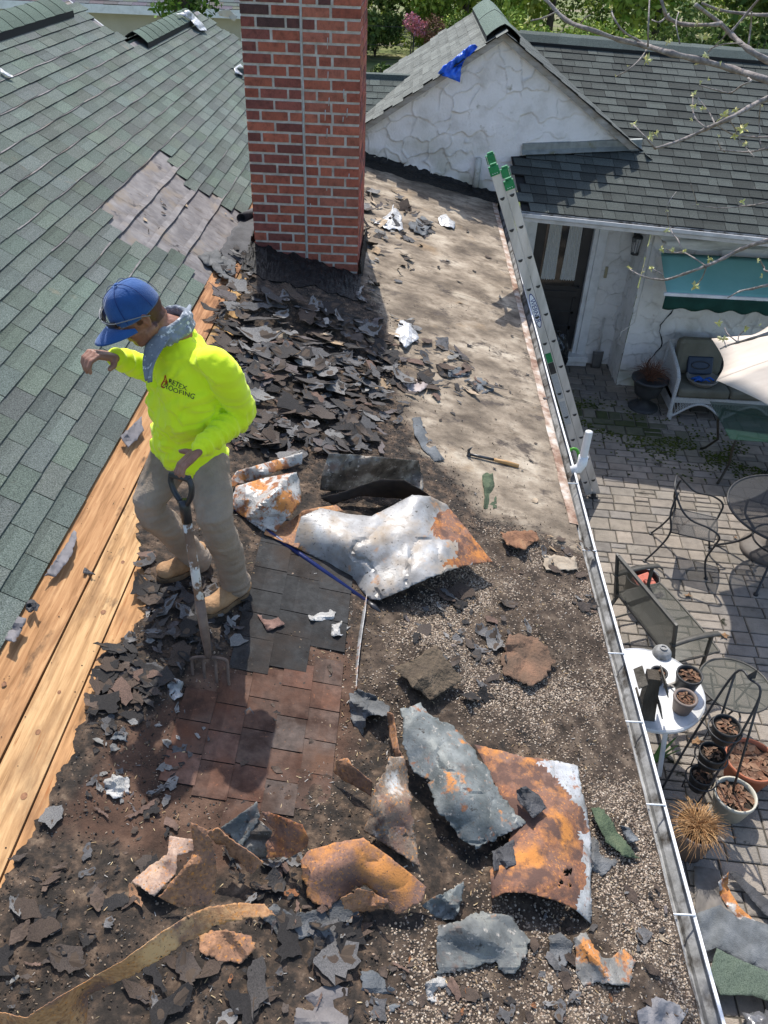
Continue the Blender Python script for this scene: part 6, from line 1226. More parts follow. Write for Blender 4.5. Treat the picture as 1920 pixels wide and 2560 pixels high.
# named scraps
def scrap_px(out, mt, label, seed, h=.015, rag=5, name='shingle_piece', cat='shingle scrap', **k): return plate(name, [(x, y, h+k.get('dh', 0)*(i % 3)) for i, (x, y) in enumerate(out)], [mt, m_edge], label, cat, rag=rag, seed=seed, th=.003, noise_=.014, grid=9)
m_char = M('charcoal_scrap', [(.018, .018, .02), (.05, .05, .054), (.08, .08, .085)], 8, 8, .75, .4, 120, spec=.45); m_slate = M('slate_scrap', [(.05, .055, .06), (.10, .11, .118), (.17, .18, .19)], 8, 8, .75, .4, 120, spec=.45)
m_light = M('pale_scrap', [(.22, .21, .195), (.40, .39, .37), (.55, .54, .52)], 14, 9, .9, .6, 90, layers=[((.07, .065, .06), 14, .64, .74)]); m_redsc = M('reddish_scrap', [(.09, .055, .045), (.17, .10, .08), (.24, .15, .12)], 14, 8, .9, .5, 120)
m_greensc = M('old_green_scrap', [(.03, .045, .025), (.07, .095, .055), (.12, .14, .08)], 14, 8, .95, .5, 120)
scrap_px([(1030, 1045), (1052, 1042), (1062, 1070), (1085, 1110), (1112, 1150), (1085, 1155), (1055, 1120), (1035, 1080)], m_slate, 'long curved slate grey shingle strip on the tan deck', 61, rag=2)
scrap_px([(1205, 1180), (1232, 1182), (1242, 1270), (1212, 1272)], m_greensc, 'narrow greenish shingle strip stuck on the tan deck below the hammer', 62, h=.004, rag=3)
scrap_px([(765, 1530), (800, 1515), (840, 1530), (832, 1562), (800, 1556), (772, 1545)], m_light, 'largest pale grey chip on the black shingles', 63)
scrap_px([(830, 1560), (855, 1552), (878, 1565), (860, 1585), (826, 1588)], m_light, 'pale chip just right of the largest pale chip', 64)
scrap_px([(643, 1535), (690, 1535), (712, 1560), (668, 1578)], m_redsc, 'reddish shingle square on the black shingles', 65, rag=2)
scrap_px([(418, 1715), (435, 1694), (458, 1704), (455, 1740), (436, 1750), (420, 1735)], m_light, 'round pale grey chip beside the fork tines', 66)
scrap_px([(258, 1955), (280, 1935), (322, 1945), (322, 1985), (292, 1995), (265, 1985)], m_light, 'round pale speckled chip on the red shingles, lower left', 67)
scrap_px([(290, 1830), (312, 1820), (320, 1855), (275, 1848)], m_slate, 'grey chip above the round speckled chip', 68)
scrap_px([(1291, 1975), (1315, 1965), (1345, 1985), (1367, 2020), (1332, 2045), (1300, 2010)], m_char, 'black felt scrap lying on the large rusted panel', 69, h=.155, rag=3)
scrap_px([(1230, 2130), (1285, 2100), (1290, 2165), (1235, 2180)], m_char, 'dark shingle square leaning on the rusted panel', 70, h=.10, rag=2)
scrap_px([(1478, 2020), (1510, 2022), (1540, 2075), (1603, 2145), (1560, 2140), (1515, 2105)], m_greensc, 'mossy green layered shingle strip right of the rusted panel', 71, h=.035, rag=4)
scrap_px([(1462, 2075), (1500, 2110), (1560, 2145), (1530, 2165), (1505, 2192), (1470, 2175)], m_gscrap, 'dark grey felt sheet under the mossy green strip', 72, h=.008)
scrap_px([(1548, 2065), (1575, 2070), (1598, 2100), (1570, 2110)], m_slate, 'small slate grey scrap touching the mossy green strip', 73, h=.03, rag=3)
scrap_px([(1275, 1585), (1345, 1600), (1392, 1655), (1370, 1690), (1320, 1715), (1262, 1690), (1255, 1640)], M('brown_slab', [(.07, .05, .035), (.14, .085, .055), (.24, .13, .08)], 7, 8, .95, .6, 60), 'thick brown crusted slab on the gravel', 74, h=.03, rag=6)
scrap_px([(985, 1690), (1090, 1640), (1160, 1700), (1075, 1755), (1040, 1735)], M('dirt_slab', [(.05, .037, .026), (.10, .075, .05), (.15, .11, .075)], 9, 8, .95, .7, 60), 'dirt covered layered slab with splintered front edges', 75, h=.06, rag=3)
scrap_px([(1250, 1330), (1330, 1325), (1350, 1350), (1310, 1375), (1265, 1360)], M('rotten_wood', [(.10, .05, .03), (.2, .10, .055), (.3, .17, .09)], 9, 8, .95, .7, 40), 'rotten reddish brown wood chunk at the edge of the tan deck', 76, h=.04, name='wood_chunk', cat='wood chunk')
scrap_px([(1355, 1385), (1440, 1395), (1445, 1425), (1365, 1425)], M('tan_slab', [(.2, .16, .12), (.34, .28, .21), (.42, .36, .28)], 9, 8, .95, .5, 40), 'pale tan slab between wood chunk and gutter', 77, h=.02, name='wood_chunk', cat='wood chunk')
scrap_px([(640, 2280), (690, 2260), (740, 2290), (880, 2240), (900, 2290), (800, 2345), (740, 2340), (790, 2330)][0:5]+[(760, 2345), (700, 2340)], m_gscrap, 'dark grey slab in the shade under the torn plate', 78, h=.02)
scrap_px([(925, 2425), (955, 2440), (990, 2480), (1000, 2515), (975, 2535), (935, 2500), (905, 2490), (900, 2430)], m_slate, 'slate grey pointed scrap at the bottom, left of centre', 79, h=.01)
scrap_px([(1065, 2455), (1105, 2430), (1125, 2470), (1105, 2510), (1068, 2500)], m_light, 'smooth pale grey scrap at the bottom centre', 80, h=.01)
scrap_px([(740, 2500), (830, 2455), (870, 2470), (872, 2580), (760, 2600), (735, 2560)], M('taupe_felt', [(.12, .11, .11), (.19, .175, .17)], 12, 7, .9, .3, 60), 'flat taupe felt piece at the bottom edge of the photo', 81, h=.01, rag=2)
scrap_px([(1592, 2530), (1640, 2490), (1680, 2505), (1720, 2520), (1680, 2600), (1600, 2590)], M('taupe_felt_b', [(.15, .145, .15), (.24, .235, .24)], 12, 7, .9, .3, 60), 'curled grey lilac felt piece at the bottom edge near the gutter', 82, h=.02, rag=4)
scrap_px([(110, 1440), (150, 1385), (185, 1325), (192, 1345), (178, 1390), (140, 1440)], M('felt_tongue', [(.12, .115, .12), (.2, .19, .2)], 9, 6, .8, .3, 30), 'long grey felt tongue sticking out from under the green shingles', 83, h=.03, rag=4)
scrap_px([(12, 1598), (45, 1540), (66, 1545), (52, 1580), (35, 1605)], M('felt_tongue_b', [(.12, .115, .12), (.2, .19, .2)], 9, 6, .8, .3, 30), 'short grey felt tongue over the boards near the left edge', 84, h=.03, rag=3)
scrap_px([(300, 1090), (330, 1065), (355, 1040), (360, 1075), (320, 1120)], M('felt_tongue_c', [(.10, .095, .1), (.17, .16, .17)], 9, 6, .8, .3, 30), 'grey felt tongue at the shingle edge behind the worker', 85, h=.03, rag=4)
scrap_px([(90, 1505), (100, 1512), (95, 1520), (72, 1530), (66, 1510), (78, 1498)], m_char, 'small charcoal scrap at the shingle edge above the boards', 86, h=.03)
scrap_px([(207, 1432), (212, 1418), (236, 1435), (238, 1438)], m_char, 'tiny dark chip in the gap between the deck boards', 87, h=.004, rag=1)
scrap_px([(600, 545), (648, 535), (645, 640), (600, 660), (560, 650), (548, 628), (575, 590)], m_char, 'black felt sheet covering the boards left of the chimney foot', 96, h=.012, rag=6)
scrap_px([(560, 640), (590, 655), (575, 700), (548, 690), (530, 660)], m_gscrap, 'grey torn shingle lying over the boards near the chimney', 97, h=.02, rag=6)
scrap_px([(490, 640), (545, 620), (560, 655), (520, 665)], m_gscrap, 'curled felt flap at the corner of the bare felt patch', 98, h=.03, rag=4)
# silver scraps on the far deck
m_foil = M('silver_paint', [(.2, .2, .2), (.5, .5, .5), (.68, .68, .67)], 18, 8, .4, .5, 30, metal=.3, layers=[((.05, .05, .045), 14, .6, .7)])
scrap_px([(935, 555), (965, 540), (985, 510), (1005, 545), (1012, 575), (960, 570)], m_foil, 'crumpled silver painted scrap, left one on the far tan deck', 88, h=.02)
scrap_px([(1020, 560), (1060, 540), (1085, 555), (1060, 590), (1035, 580)], m_slate, 'curled grey scrap in the middle of the far tan deck', 89, h=.03)
scrap_px([(1095, 545), (1115, 535), (1138, 555), (1135, 572), (1100, 560)], m_foil, 'small silver scrap, right one on the far tan deck', 90, h=.02)
scrap_px([(1000, 800), (1030, 810), (1048, 845), (1015, 870), (985, 840)], m_foil, 'shiny silver painted scrap right of the dark heap', 91, h=.03)
scrap_px([(1005, 955), (1040, 948), (1070, 960), (1050, 980), (1020, 975)], M('pinkish_scrap', [(.25, .2, .19), (.42, .36, .34)], 9, 7, .6, .3, 40), 'pinkish curled scrap below the dark heap', 92, h=.02)
scrap_px([(1115, 920), (1160, 915), (1175, 935), (1150, 948), (1120, 942)], m_slate, 'grey rounded scrap on the tan deck right of the heap', 93, h=.015)
scrap_px([(1160, 950), (1205, 945), (1235, 975), (1205, 985), (1175, 970)], m_slate, 'flat slate scrap right of the grey rounded one', 94, h=.006)
# standing drip strip between shingles and dirt
c_ = [(915, 1500), (912, 1540), (905, 1580), (900, 1620), (893, 1680), (889, 1730)]
mb = MB(); G = np.zeros((40, 3, 3))
for i, t in enumerate(np.linspace(0, 1, 40)):
    k = t*(len(c_)-1); a = int(min(k, len(c_)-2)); f = k-a; px, py = c_[a][0]+(c_[a+1][0]-c_[a][0])*f, c_[a][1]+(c_[a+1][1]-c_[a][1])*f; b = rf(px, py, .012); hh = .035+.01*math.sin(t*11)
    G[i] = [b+np.array([-.012, 0, .004]), b+np.array([0, 0, .012]), b+np.array([.004, .0, hh])]
mb.grid(G); o = obj('drip_strip', mb, m_galv, smooth=True, loc=tuple(float(q) for q in G.mean((0, 1)))); s_ = o.modifiers.new('s', 'SOLIDIFY'); s_.thickness = .002; tag(o, 'thin bent white metal strip between black shingles and dirt', 'metal strip')
plate('roofing_piece', [(872, 1735, .03), (895, 1725, .06), (940, 1745, .07), (975, 1770, .06), (968, 1790, .05), (920, 1790, .05), (905, 1840, .02), (880, 1800, .02)], [m_gscrap, m_under], 'crumpled grey felt knot where the thin white strip ends', 'felt piece', noise_=.04, seed=33)
# ------------------------------------------------------------------ loose shingle scraps, one object each
PAL = dict(dark=([(.03, .028, .028), (.05, .047, .046), (.072, .067, .065), (.08, .066, .058)], m_scrap), grey=([(.10, .10, .104), (.14, .14, .144), (.12, .105, .105), (.19, .19, .19)], m_scrap), brown=([(.10, .073, .058), (.15, .10, .08), (.08, .06, .048)], m_scrap), light=([(.26, .26, .25), (.34, .33, .31), (.2, .2, .195)], m_scrap), rust=([(.25, .11, .05), (.3, .17, .10)], m_scrap), tan=([(.38, .28, .18), (.45, .36, .26)], m_scrap))
def scrap_shape(rg, asp):
    n = rg.randint(5, 9); a0 = rg.random()*6.28; P_ = []
    for i in range(n):
        a = a0+2*PI*(i+rg.uniform(-.3, .3))/n; r = rg.uniform(.42, 1.05); P_.append((r*math.cos(a), r*math.sin(a)*asp))
    Q = []
    for i in range(n):
        a, b = P_[i], P_[(i+1) % n]; k = rg.randint(3, 5); jag = rg.choice([0.02, .06, .12, .18])
        for j in range(k): t = j/k; e = rg.uniform(-1, 1)*jag; Q.append((a[0]+(b[0]-a[0])*t-(b[1]-a[1])*e, a[1]+(b[1]-a[1])*t+(b[0]-a[0])*e))
    return Q
scrap_lib = {}
for pal, (cs, mt) in PAL.items():
    scrap_lib[pal] = []
    for k in range(16 if pal in ('dark', 'grey') else 9):
        rg = random.Random(hash(pal) % 1 + 1000+k*7+len(pal)*131); Q = scrap_shape(rg, rg.choice([.26, .4, .55, .7, .9])); c = rg.choice(cs); be = rg.choice([rg.uniform(-.14, .2), rg.uniform(-.1, .15), rg.uniform(.25, .5)]); tw_ = rg.uniform(-.1, .1); th = .024
        zz = lambda x, y: be*x*x+tw_*x*y+.04*math.sin(3*x+2*y+k)
        n = len(Q); V = [(x, y, zz(x, y)) for x, y in Q]+[(x*.5, y*.5, zz(x*.5, y*.5)) for x, y in Q]+[(0, 0, zz(0, 0))]+[(x, y, zz(x, y)-th) for x, y in Q]+[(0, 0, zz(0, 0)-th)]
        Fc = [(i, (i+1) % n, n+(i+1) % n, n+i) for i in range(n)]+[(n+i, n+(i+1) % n, 2*n) for i in range(n)]
        E_ = [(2*n+1+i, 2*n+1+(i+1) % n, (i+1) % n, i) for i in range(n)]+[(3*n+1, 2*n+1+(i+1) % n, 2*n+1+i) for i in range(n)]
        mb = MB(); mb.add(V, Fc, 0, c); mb.add([], [], 0); b0 = len(mb.f); 
        for q in E_: mb.f.append(q); mb.m.append(1); mb.c.append((1, 1, 1))
        me = bpy.data.meshes.new('shingle_scrap'); me.from_pydata(mb.v, [], mb.f); me.materials.append(mt); me.materials.append(m_edge); me.polygons.foreach_set('material_index', mb.m)
        ca = me.color_attributes.new('Col', 'FLOAT_COLOR', 'CORNER'); nn_ = np.array([len(f) for f in mb.f]); c4 = np.ones((len(mb.f), 4), np.float32); c4[:, :3] = np.array(mb.c); ca.data.foreach_set('color', np.repeat(c4, nn_, axis=0).ravel()); me.update()
        scrap_lib[pal].append((me, mb, c))
ZN = [  # polygon, count, size px, palette weights, tilt, stack, key
    ([(540, 730), (600, 745), (700, 775), (800, 805), (905, 820), (985, 860), (1010, 950), (940, 1060), (900, 1140), (700, 1150), (590, 1130), (540, 960), (520, 800)], 560, (9, 62), dict(dark=5, grey=3.4, brown=2, light=.3, tan=.15), .14, .045, 'heap'),
    ([(560, 880), (900, 900), (1000, 1010), (960, 1140), (650, 1170), (590, 1100)], 80, (26, 62), dict(dark=2, grey=4, brown=1.2, light=.4), .12, .05, 'heap'),
    ([(900, 690), (960, 760), (1050, 820), (1170, 900), (1240, 985), (1100, 1000), (990, 1080), (940, 1000), (900, 850)], 110, (9, 44), dict(dark=3, grey=3, brown=1.5, light=.4, tan=.4), .14, .015, 'side'),
    ([(905, 470), (1000, 480), (1080, 580), (1010, 690), (930, 780), (908, 640)], 75, (12, 34), dict(dark=4, grey=3, light=.7, tan=1, brown=1), .3, .02, 'far'),
    ([(590, 620), (640, 600), (640, 720), (560, 760), (530, 720)], 36, (12, 30), dict(dark=4, grey=2, brown=1), .4, .03, 'left'),
    ([(345, 1350), (420, 1430), (500, 1530), (480, 1640), (420, 1760), (300, 1850), (220, 1830), (250, 1660), (370, 1560)], 120, (14, 66), dict(dark=6, grey=1.6, brown=3, light=.3), .09, .02, 'boards'),
    ([(480, 1440), (640, 1470), (600, 1620), (480, 1640)], 40, (14, 40), dict(dark=4, grey=3, light=.6), .16, .015, 'boards'),
    ([(250, 1850), (480, 1760), (560, 1900), (420, 2010), (200, 2010)], 50, (8, 26), dict(light=3, grey=3, dark=3, brown=1.5), .15, .01, 'red'),
    ([(560, 1680), (860, 1680), (820, 1950), (600, 2020)], 22, (8, 22), dict(grey=2, dark=2, brown=2), .1, .004, 'red'),
    ([(0, 2240), (150, 2000), (400, 2010), (470, 2120), (300, 2300), (80, 2520), (0, 2540)], 64, (8, 56), dict(dark=4, grey=1.5, brown=4, light=.3, rust=.4), .07, .008, 'low'),
    ([(230, 2560), (450, 2380), (640, 2330), (900, 2290), (900, 2560)], 44, (12, 80), dict(dark=4, grey=1.4, brown=3, rust=.4), .09, .012, 'low'),
    ([(900, 2300), (1080, 2450), (1500, 2450), (1720, 2560), (900, 2560)], 60, (10, 34), dict(grey=2, brown=3, light=.4, dark=1, rust=.5), .14, .01, 'grav'),
    ([(1250, 2320), (1640, 2200), (1700, 2420), (1500, 2480), (1300, 2440)], 26, (12, 34), dict(grey=2, brown=3, tan=.4, dark=1), .12, .01, 'grav'),
    ([(560, 2140), (780, 2140), (1000, 2300), (900, 2360), (600, 2300)], 60, (12, 40), dict(dark=4, brown=2, grey=2, rust=.5), .2, .02, 'low'),
    ([(1000, 1480), (1260, 1480), (1330, 1600), (1200, 1790), (1010, 1640)], 56, (14, 46), dict(dark=4, grey=3, brown=2), .22, .02, 'dirt'),
    ([(1240, 1300), (1480, 1360), (1500, 1560), (1380, 1500), (1280, 1450)], 40, (9, 30), dict(dark=3, brown=3, tan=.6, grey=1), .16, .01, 'dirt'),
    ([(960, 700), (1260, 500), (1420, 1250), (1200, 1290), (1060, 1100)], 46, (5, 15), dict(dark=4, grey=2, tan=.8, brown=1.5), .08, .003, 'tan'),
    ([(260, 560), (520, 700), (620, 560), (420, 440)], 22, (4, 11), dict(dark=3, tan=2, brown=1), .05, .0, 'felt'),
]
LBL = dict(heap='shingle scrap in the heap in front of the chimney', side='torn shingle scrap scattered on the tan deck right of the heap', far='torn shingle scrap lying right of the chimney foot', left='torn shingle scrap left of the chimney foot', boards='torn shingle scrap between the deck boards and the worker', red='small shingle chip on the old red shingles', low='torn shingle scrap among the dirt at the lower left', grav='roofing scrap lying on the gravel at the bottom right', dirt='roofing scrap on the dirt beyond the big metal sheet', tan='tiny dark chip on the bare tan deck', felt='tiny chip lying on the bare felt patch of the green roof')
allS = []; rg = random.Random(99)
for poly, n, (s0, s1), wts, tilt, stack, key in ZN:
    xs = [p[0] for p in poly]; ys_ = [p[1] for p in poly]; k = 0
    while k < n:
        px, py = rg.uniform(min(xs), max(xs)), rg.uniform(min(ys_), max(ys_))
        if not inpoly(px, py, poly): continue
        k += 1; w_ = at(px, py, (T_ := .68, 0, 1), .341-.68*1.555) if key == 'felt' else rf(px, py)
        d = float(np.linalg.norm(w_-CAM)); s = s0+(s1-s0)*rg.random()**1.9; size = s*d/F
        z = w_[2]+.004 if key == 'felt' else float(surfz(w_[0], w_[1]))+.004+rg.random()*stack+size*.10
        allS.append((s, key, rg.choices(list(wts), list(wts.values()))[0], (w_[0], w_[1], z), size, (rg.gauss(0, tilt), rg.gauss(0, tilt)+(.6 if key == 'felt' else .216), rg.random()*6.28)))
allS.sort(key=lambda a: -a[0])
nvar = {p: len(v) for p, v in scrap_lib.items()}
mbs = MB()
for i, (s, key, pal, p, size, r_) in enumerate(allS):
    me, mb0, c = scrap_lib[pal][rg.randrange(nvar[pal])]
    Mr = Matrix.Rotation(r_[1], 4, 'Y') @ Matrix.Rotation(r_[0], 4, 'X') @ Matrix.Rotation(r_[2], 4, 'Z')
    if i < 290:
        o = bpy.data.objects.new('shingle_scrap', me); col.objects.link(o); o.matrix_world = Matrix.Translation(p) @ Mr @ Matrix.Scale(size, 4); 
        sz_w = 'large' if s > 38 else 'mid-sized' if s > 28 else 'small'; cw = dict(dark='charcoal', grey='slate grey', brown='brown', light='pale grey', rust='rust orange', tan='tan')[pal]; bs = LBL[key].replace('torn ', '').replace('small ', '').replace('tiny dark ', '').replace('tiny ', '')
        tag(o, f'{sz_w} {cw} {bs}', 'shingle scrap', f'{cw} {bs}'.replace('scrap', 'scraps').replace('chip', 'chips'))
    else:
        M4 = Matrix.Translation(p) @ Mr @ Matrix.Scale(size, 4); b = len(mbs.v); mbs.v.extend([tuple(M4 @ Vector(v)) for v in mb0.v])
        for f, mi, cc in zip(mb0.f, mb0.m, mb0.c): mbs.f.append(tuple(b+j for j in f)); mbs.m.append(mi); mbs.c.append(cc)
tag(obj('small_roof_debris', mbs, [m_scrap, m_edge], loc=(0, 3, 0)), kind='stuff')
# ------------------------------------------------------------------ tools on the roof
h0, h1 = rf(1172, 1135, .03), rf(1296, 1163, .03); hd = Vector(tuple(h1-h0)).normalized()
t = thing('hammer', 'claw hammer with a wooden handle lying on the tan deck', 'hammer', tuple(float(q) for q in h0))
m_steel = M('tool_steel', [(.03, .03, .032), (.10, .10, .105)], 14, 5, .35, .1, 50, metal=.5); m_hick = M('hickory', [(.38, .2, .07), (.55, .34, .15)], 9, 6, .5, .1, 60, st=(1, 6, 6), layers=[((.1, .06, .03), 9, .62, .75)])
hs = Vector((-hd.y, hd.x, 0)); hv = Vector(tuple(h0)); mid = hv.lerp(Vector(tuple(h1)), .5)
mb = MB(); mb.tube([mid, mid.lerp(Vector(tuple(h1)), .5), Vector(tuple(h1))-Vector((0, 0, .008))], [.011, .014, .015], 12); obj('handle', mb, m_hick, t, smooth=True)
mb = MB(); mb.tube([hv+hd*.0, mid], [.009, .010], 8); obj('shaft', mb, m_steel, t, smooth=True)
mb = MB(); up_ = Vector((0, 0, 1)); mb.tube([hv-up_*.012-hs*.01, hv+up_*.0, hv+up_*.028-hd*.004, hv+up_*.06+hd*.018], [.013, .012, .010, .003], 10); mb.tube([hv-up_*.012, hv-up_*.024], [.016, .016], 12); obj('head', mb, m_steel, t, smooth=True)
b0, b1 = Vector(tuple(rf(566, 1255, .03))), Vector(tuple(rf(918, 1506, .012))); t = thing('blue_pry_bar', 'long dark blue steel bar with a white label lying beside the big sheet', 'pry bar', tuple(b0))
m_navy = M('navy_paint', [(.008, .014, .07), (.012, .024, .12)], 9, 5, .35, .1, 40); mb = MB(); mb.tube([b0, b0.lerp(b1, .5), b1], .0135, 12); obj('bar', mb, m_navy, t, smooth=True)
mb = MB(); mb.tube([b0.lerp(b1, .17), b0.lerp(b1, .30)], .0142, 12); obj('white_label', mb, M('label_white', [(.12, .12, .14), (.6, .6, .6)], 90, 2, .5, ramp=(.42, .46)), t, smooth=True)
mb = MB(); mb.tube([b1, b1+(b1-b0).normalized()*.04, b1+(b1-b0).normalized()*.09+Vector((0, 0, -.006))], [.014, .018, .006], 10); obj('tip', mb, m_steel, t, smooth=True)
# roll of black felt by the chimney foot
c = Vector(tuple(at(622, 545, (.68, 0, 1), .341-.68*1.555+.03))); mb = MB(); G = np.array([[(c.x-.05+.045*math.cos(a)+.10*u, c.y-.12+.22*u, c.z+.03+.045*math.sin(a)) for u in (0, 1)] for a in np.linspace(-.5, 5, 18)]); mb.grid(G); o = obj('felt_roll', mb, m_char, smooth=True, loc=tuple(c)); s_ = o.modifiers.new('s', 'SOLIDIFY'); s_.thickness = .003; tag(o, 'small curled roll of black felt at the left of the chimney', 'felt roll')
# ------------------------------------------------------------------ things on the other roofs
def cloth(name, out, mt, label, cat, plane, seed, amp=.02, nf=.03, step=7, grid=9, th=.003):
    g = random.Random(seed); ctl = np.array([p[:3] for p in out], float); pts = []
    for i in range(len(out)):
        a, b = out[i], out[(i+1) % len(out)]; k = max(1, int(math.hypot(b[0]-a[0], b[1]-a[1])/step)); pts += [(a[0]+(b[0]-a[0])*j/k+g.uniform(-1, 1), a[1]+(b[1]-a[1])*j/k+g.uniform(-1, 1)) for j in range(k)]
    xs = [p[0] for p in pts]; ys_ = [p[1] for p in pts]; GX, GY2 = np.meshgrid(np.arange(min(xs), max(xs), grid), np.arange(min(ys_), max(ys_), grid)); ins = inpoly_np(GX, GY2, pts)
    ip = list(zip(GX[ins], GY2[ins])); nb_ = len(pts); v2, e2, f2, *_r = delaunay_2d_cdt([Vector(p) for p in pts+ip], [(i, (i+1) % nb_) for i in range(nb_)], [], 1, 1e-4); V2 = np.array([(p.x, p.y) for p in v2])
    D = np.hypot(V2[:, None, 0]-ctl[None, :, 0], V2[:, None, 1]-ctl[None, :, 1])+2; w_ = 1/D**2.5; h = (w_*ctl[None, :, 2]).sum(1)/w_.sum(1)+amp*2*(np.abs(fbm(V2[:, 0]*nf+V2[:, 1]*nf*.5, V2[:, 1]*nf*.35, seed)-.5)*2)
    W = np.array([plane(x, y, hh) for (x, y), hh in zip(V2, h)]); Fc = [tuple(f) for f in f2 if inpoly(*V2[list(f)].mean(0), pts)]
    mb = MB(); mb.add(W, Fc); o = obj(name, mb, mt, smooth=True, loc=tuple(float(q) for q in W.mean(0))); s_ = o.modifiers.new('s', 'SOLIDIFY'); s_.thickness = th; return tag(o, label, cat)
gpl = lambda x, y, h: at(x, y, (0, 1, 0), GY-.12-h)
cloth('blue_tarp', [(1188, 110, .05), (1178, 112, .02), (1160, 125, .03), (1130, 150, .04), (1108, 165, .05), (1094, 182, .05), (1108, 190, .06), (1130, 198, .08), (1150, 206, .08), (1152, 170, .06), (1162, 148, .04), (1185, 130, .04), (1194, 118, .05)], M('blue_tarp', [(.01, .07, .45), (.02, .13, .7), (.05, .2, .8)], 3, 4, .45, .3, 12, spec=.5), 'bright blue tarp bundle hanging over the left slope of the gable', 'tarp', gpl, 3, amp=.10, nf=.09, grid=4)
grn = lambda x, y, h: at(x, y, (.68, 0, 1), .341-.68*1.555+h+.02)
cloth('silver_foil', [(440, 35, .10), (470, 25, .16), (500, 52, .06), (519, 78, .02), (500, 76, .02), (478, 52, .06), (455, 38, .10)], m_foil, 'crumpled silver foil flap on the second green ridge', 'foil', grn, 5, amp=.03, nf=.06, grid=5)
cloth('silver_foil', [(0, 170, .01), (12, 178, .02), (35, 192, .02), (28, 195, .01), (0, 180, .01)], m_foil, 'thin silver strip on the green roof at the left edge', 'foil', grn, 6, amp=.01, grid=5)
cloth('silver_foil', [(585, 172, .03), (600, 160, .04), (612, 170, .04), (606, 188, .02), (588, 182, .02)], m_foil, 'small silver flap on the green roof against the chimney', 'foil', grn, 7, amp=.02, grid=5)
cl = lambda x, y, h: at(x, y, (0, 1, 0), 14.5-h)
cloth('cream_strip', [(545, 28, .0), (570, 22, .1), (595, 42, .15), (588, 54, .1), (572, 44, .05), (548, 38, .0)], m_siding, 'loose curled cream strip hanging in front of the neighbour roof', 'siding strip', cl, 8, amp=.03, grid=6)
# underside details on the patio: debris thrown down
pln = lambda x, y, h: at(x, y, (0, 0, 1), -P+h)
cloth('flashing_piece', [(1795, 2205, .12), (1822, 2180, .16), (1818, 2215, .05), (1850, 2270, .06), (1920, 2330, .05), (1990, 2380, .05), (1990, 2440, .02), (1900, 2370, .02), (1840, 2300, .02), (1800, 2240, .03)], m_galvr, 'bent rusty white flashing lying on the paving, lower right', 'flashing', pln, 11, amp=.02, grid=12)
cloth('flashing_piece', [(1822, 2182, .06), (1840, 2180, .06), (1920, 2250, .05), (2000, 2320, .05), (2000, 2350, .04), (1910, 2285, .04)], m_char, 'dark metal strip behind the bent rusty flashing', 'flashing', pln, 12, amp=.01, grid=12)
cloth('felt_sheet', [(1735, 2165, .03), (1800, 2175, .03), (1798, 2230, .03), (1845, 2300, .04), (1740, 2290, .03)], M('dirty_felt', [(.10, .09, .08), (.2, .18, .16)], 7, 7, .9, .3, 30), 'dirty taupe felt sheet on the paving next to the gutter', 'felt sheet', pln, 13, amp=.02, grid=12)
cloth('felt_sheet', [(1738, 2285, .05), (1800, 2262, .07), (1850, 2300, .06), (1858, 2292, .07), (1940, 2320, .06), (2000, 2400, .05), (2000, 2470, .05), (1850, 2400, .05), (1790, 2370, .05), (1765, 2380, .04)], m_slate, 'big slate grey felt sheet thrown down beside the gutter', 'felt sheet', pln, 14, amp=.03, nf=.012, grid=14)
cloth('shingle_sheet', [(1790, 2372, .10), (1860, 2405, .11), (2000, 2460, .11), (2000, 2530, .10), (1880, 2490, .10), (1800, 2488, .09), (1775, 2430, .10)], M('green_shingle_sheet', [(.03, .045, .035), (.09, .12, .09), (.14, .17, .14)], 150, 3, .95, .4, 300), 'new green shingle sheet on top of the felt below the gutter', 'shingle sheet', pln, 15, amp=.01, grid=14, th=.006)
o = blob((2.5, 1.80, -P+.16), (.36, .26, .2), 44, 9, .35, 3.4, M('grey_bag', [(.06, .06, .065), (.14, .14, .15)], 4, 5, .22, .6, 14, spec=.8), 'bin_bag', None, .9, loc=(2.5, 1.80, -P)); tag(o, 'shiny grey plastic bag at the bottom right corner of the photo', 'bag')
# ------------------------------------------------------------------ the roofer
def V3(*a): return Vector(a)
def vay(px, py, y): return Vector(tuple(float(q) for q in ay(px, py, y)))
fdir = V3(-.70, -.71, 0).normalized(); ldir = V3(.71, -.70, 0).normalized(); zup = V3(0, 0, 1)
person = thing('person', 'roofer in neon yellow shirt, khaki trousers and blue cap, holding a fork', 'person', (-.85, 2.75, .19))
def cap_tube(mb, pts, rad, n=16):
    """closed tube with round ends"""
    pts = [Vector(p) for p in pts]; P2, R2 = [], []
    d0 = (pts[1]-pts[0]).normalized(); d1 = (pts[-1]-pts[-2]).normalized()
    for t in (1, .92, .7, .38): P2.append(pts[0]-d0*rad[0]*t); R2.append(rad[0]*math.sqrt(max(1-t*t, .0004)))
    P2 += pts; R2 += list(rad)
    for t in (.38, .7, .92, 1): P2.append(pts[-1]+d1*rad[-1]*t); R2.append(rad[-1]*math.sqrt(max(1-t*t, .0004)))
    mb.tube(P2, R2, n); return mb
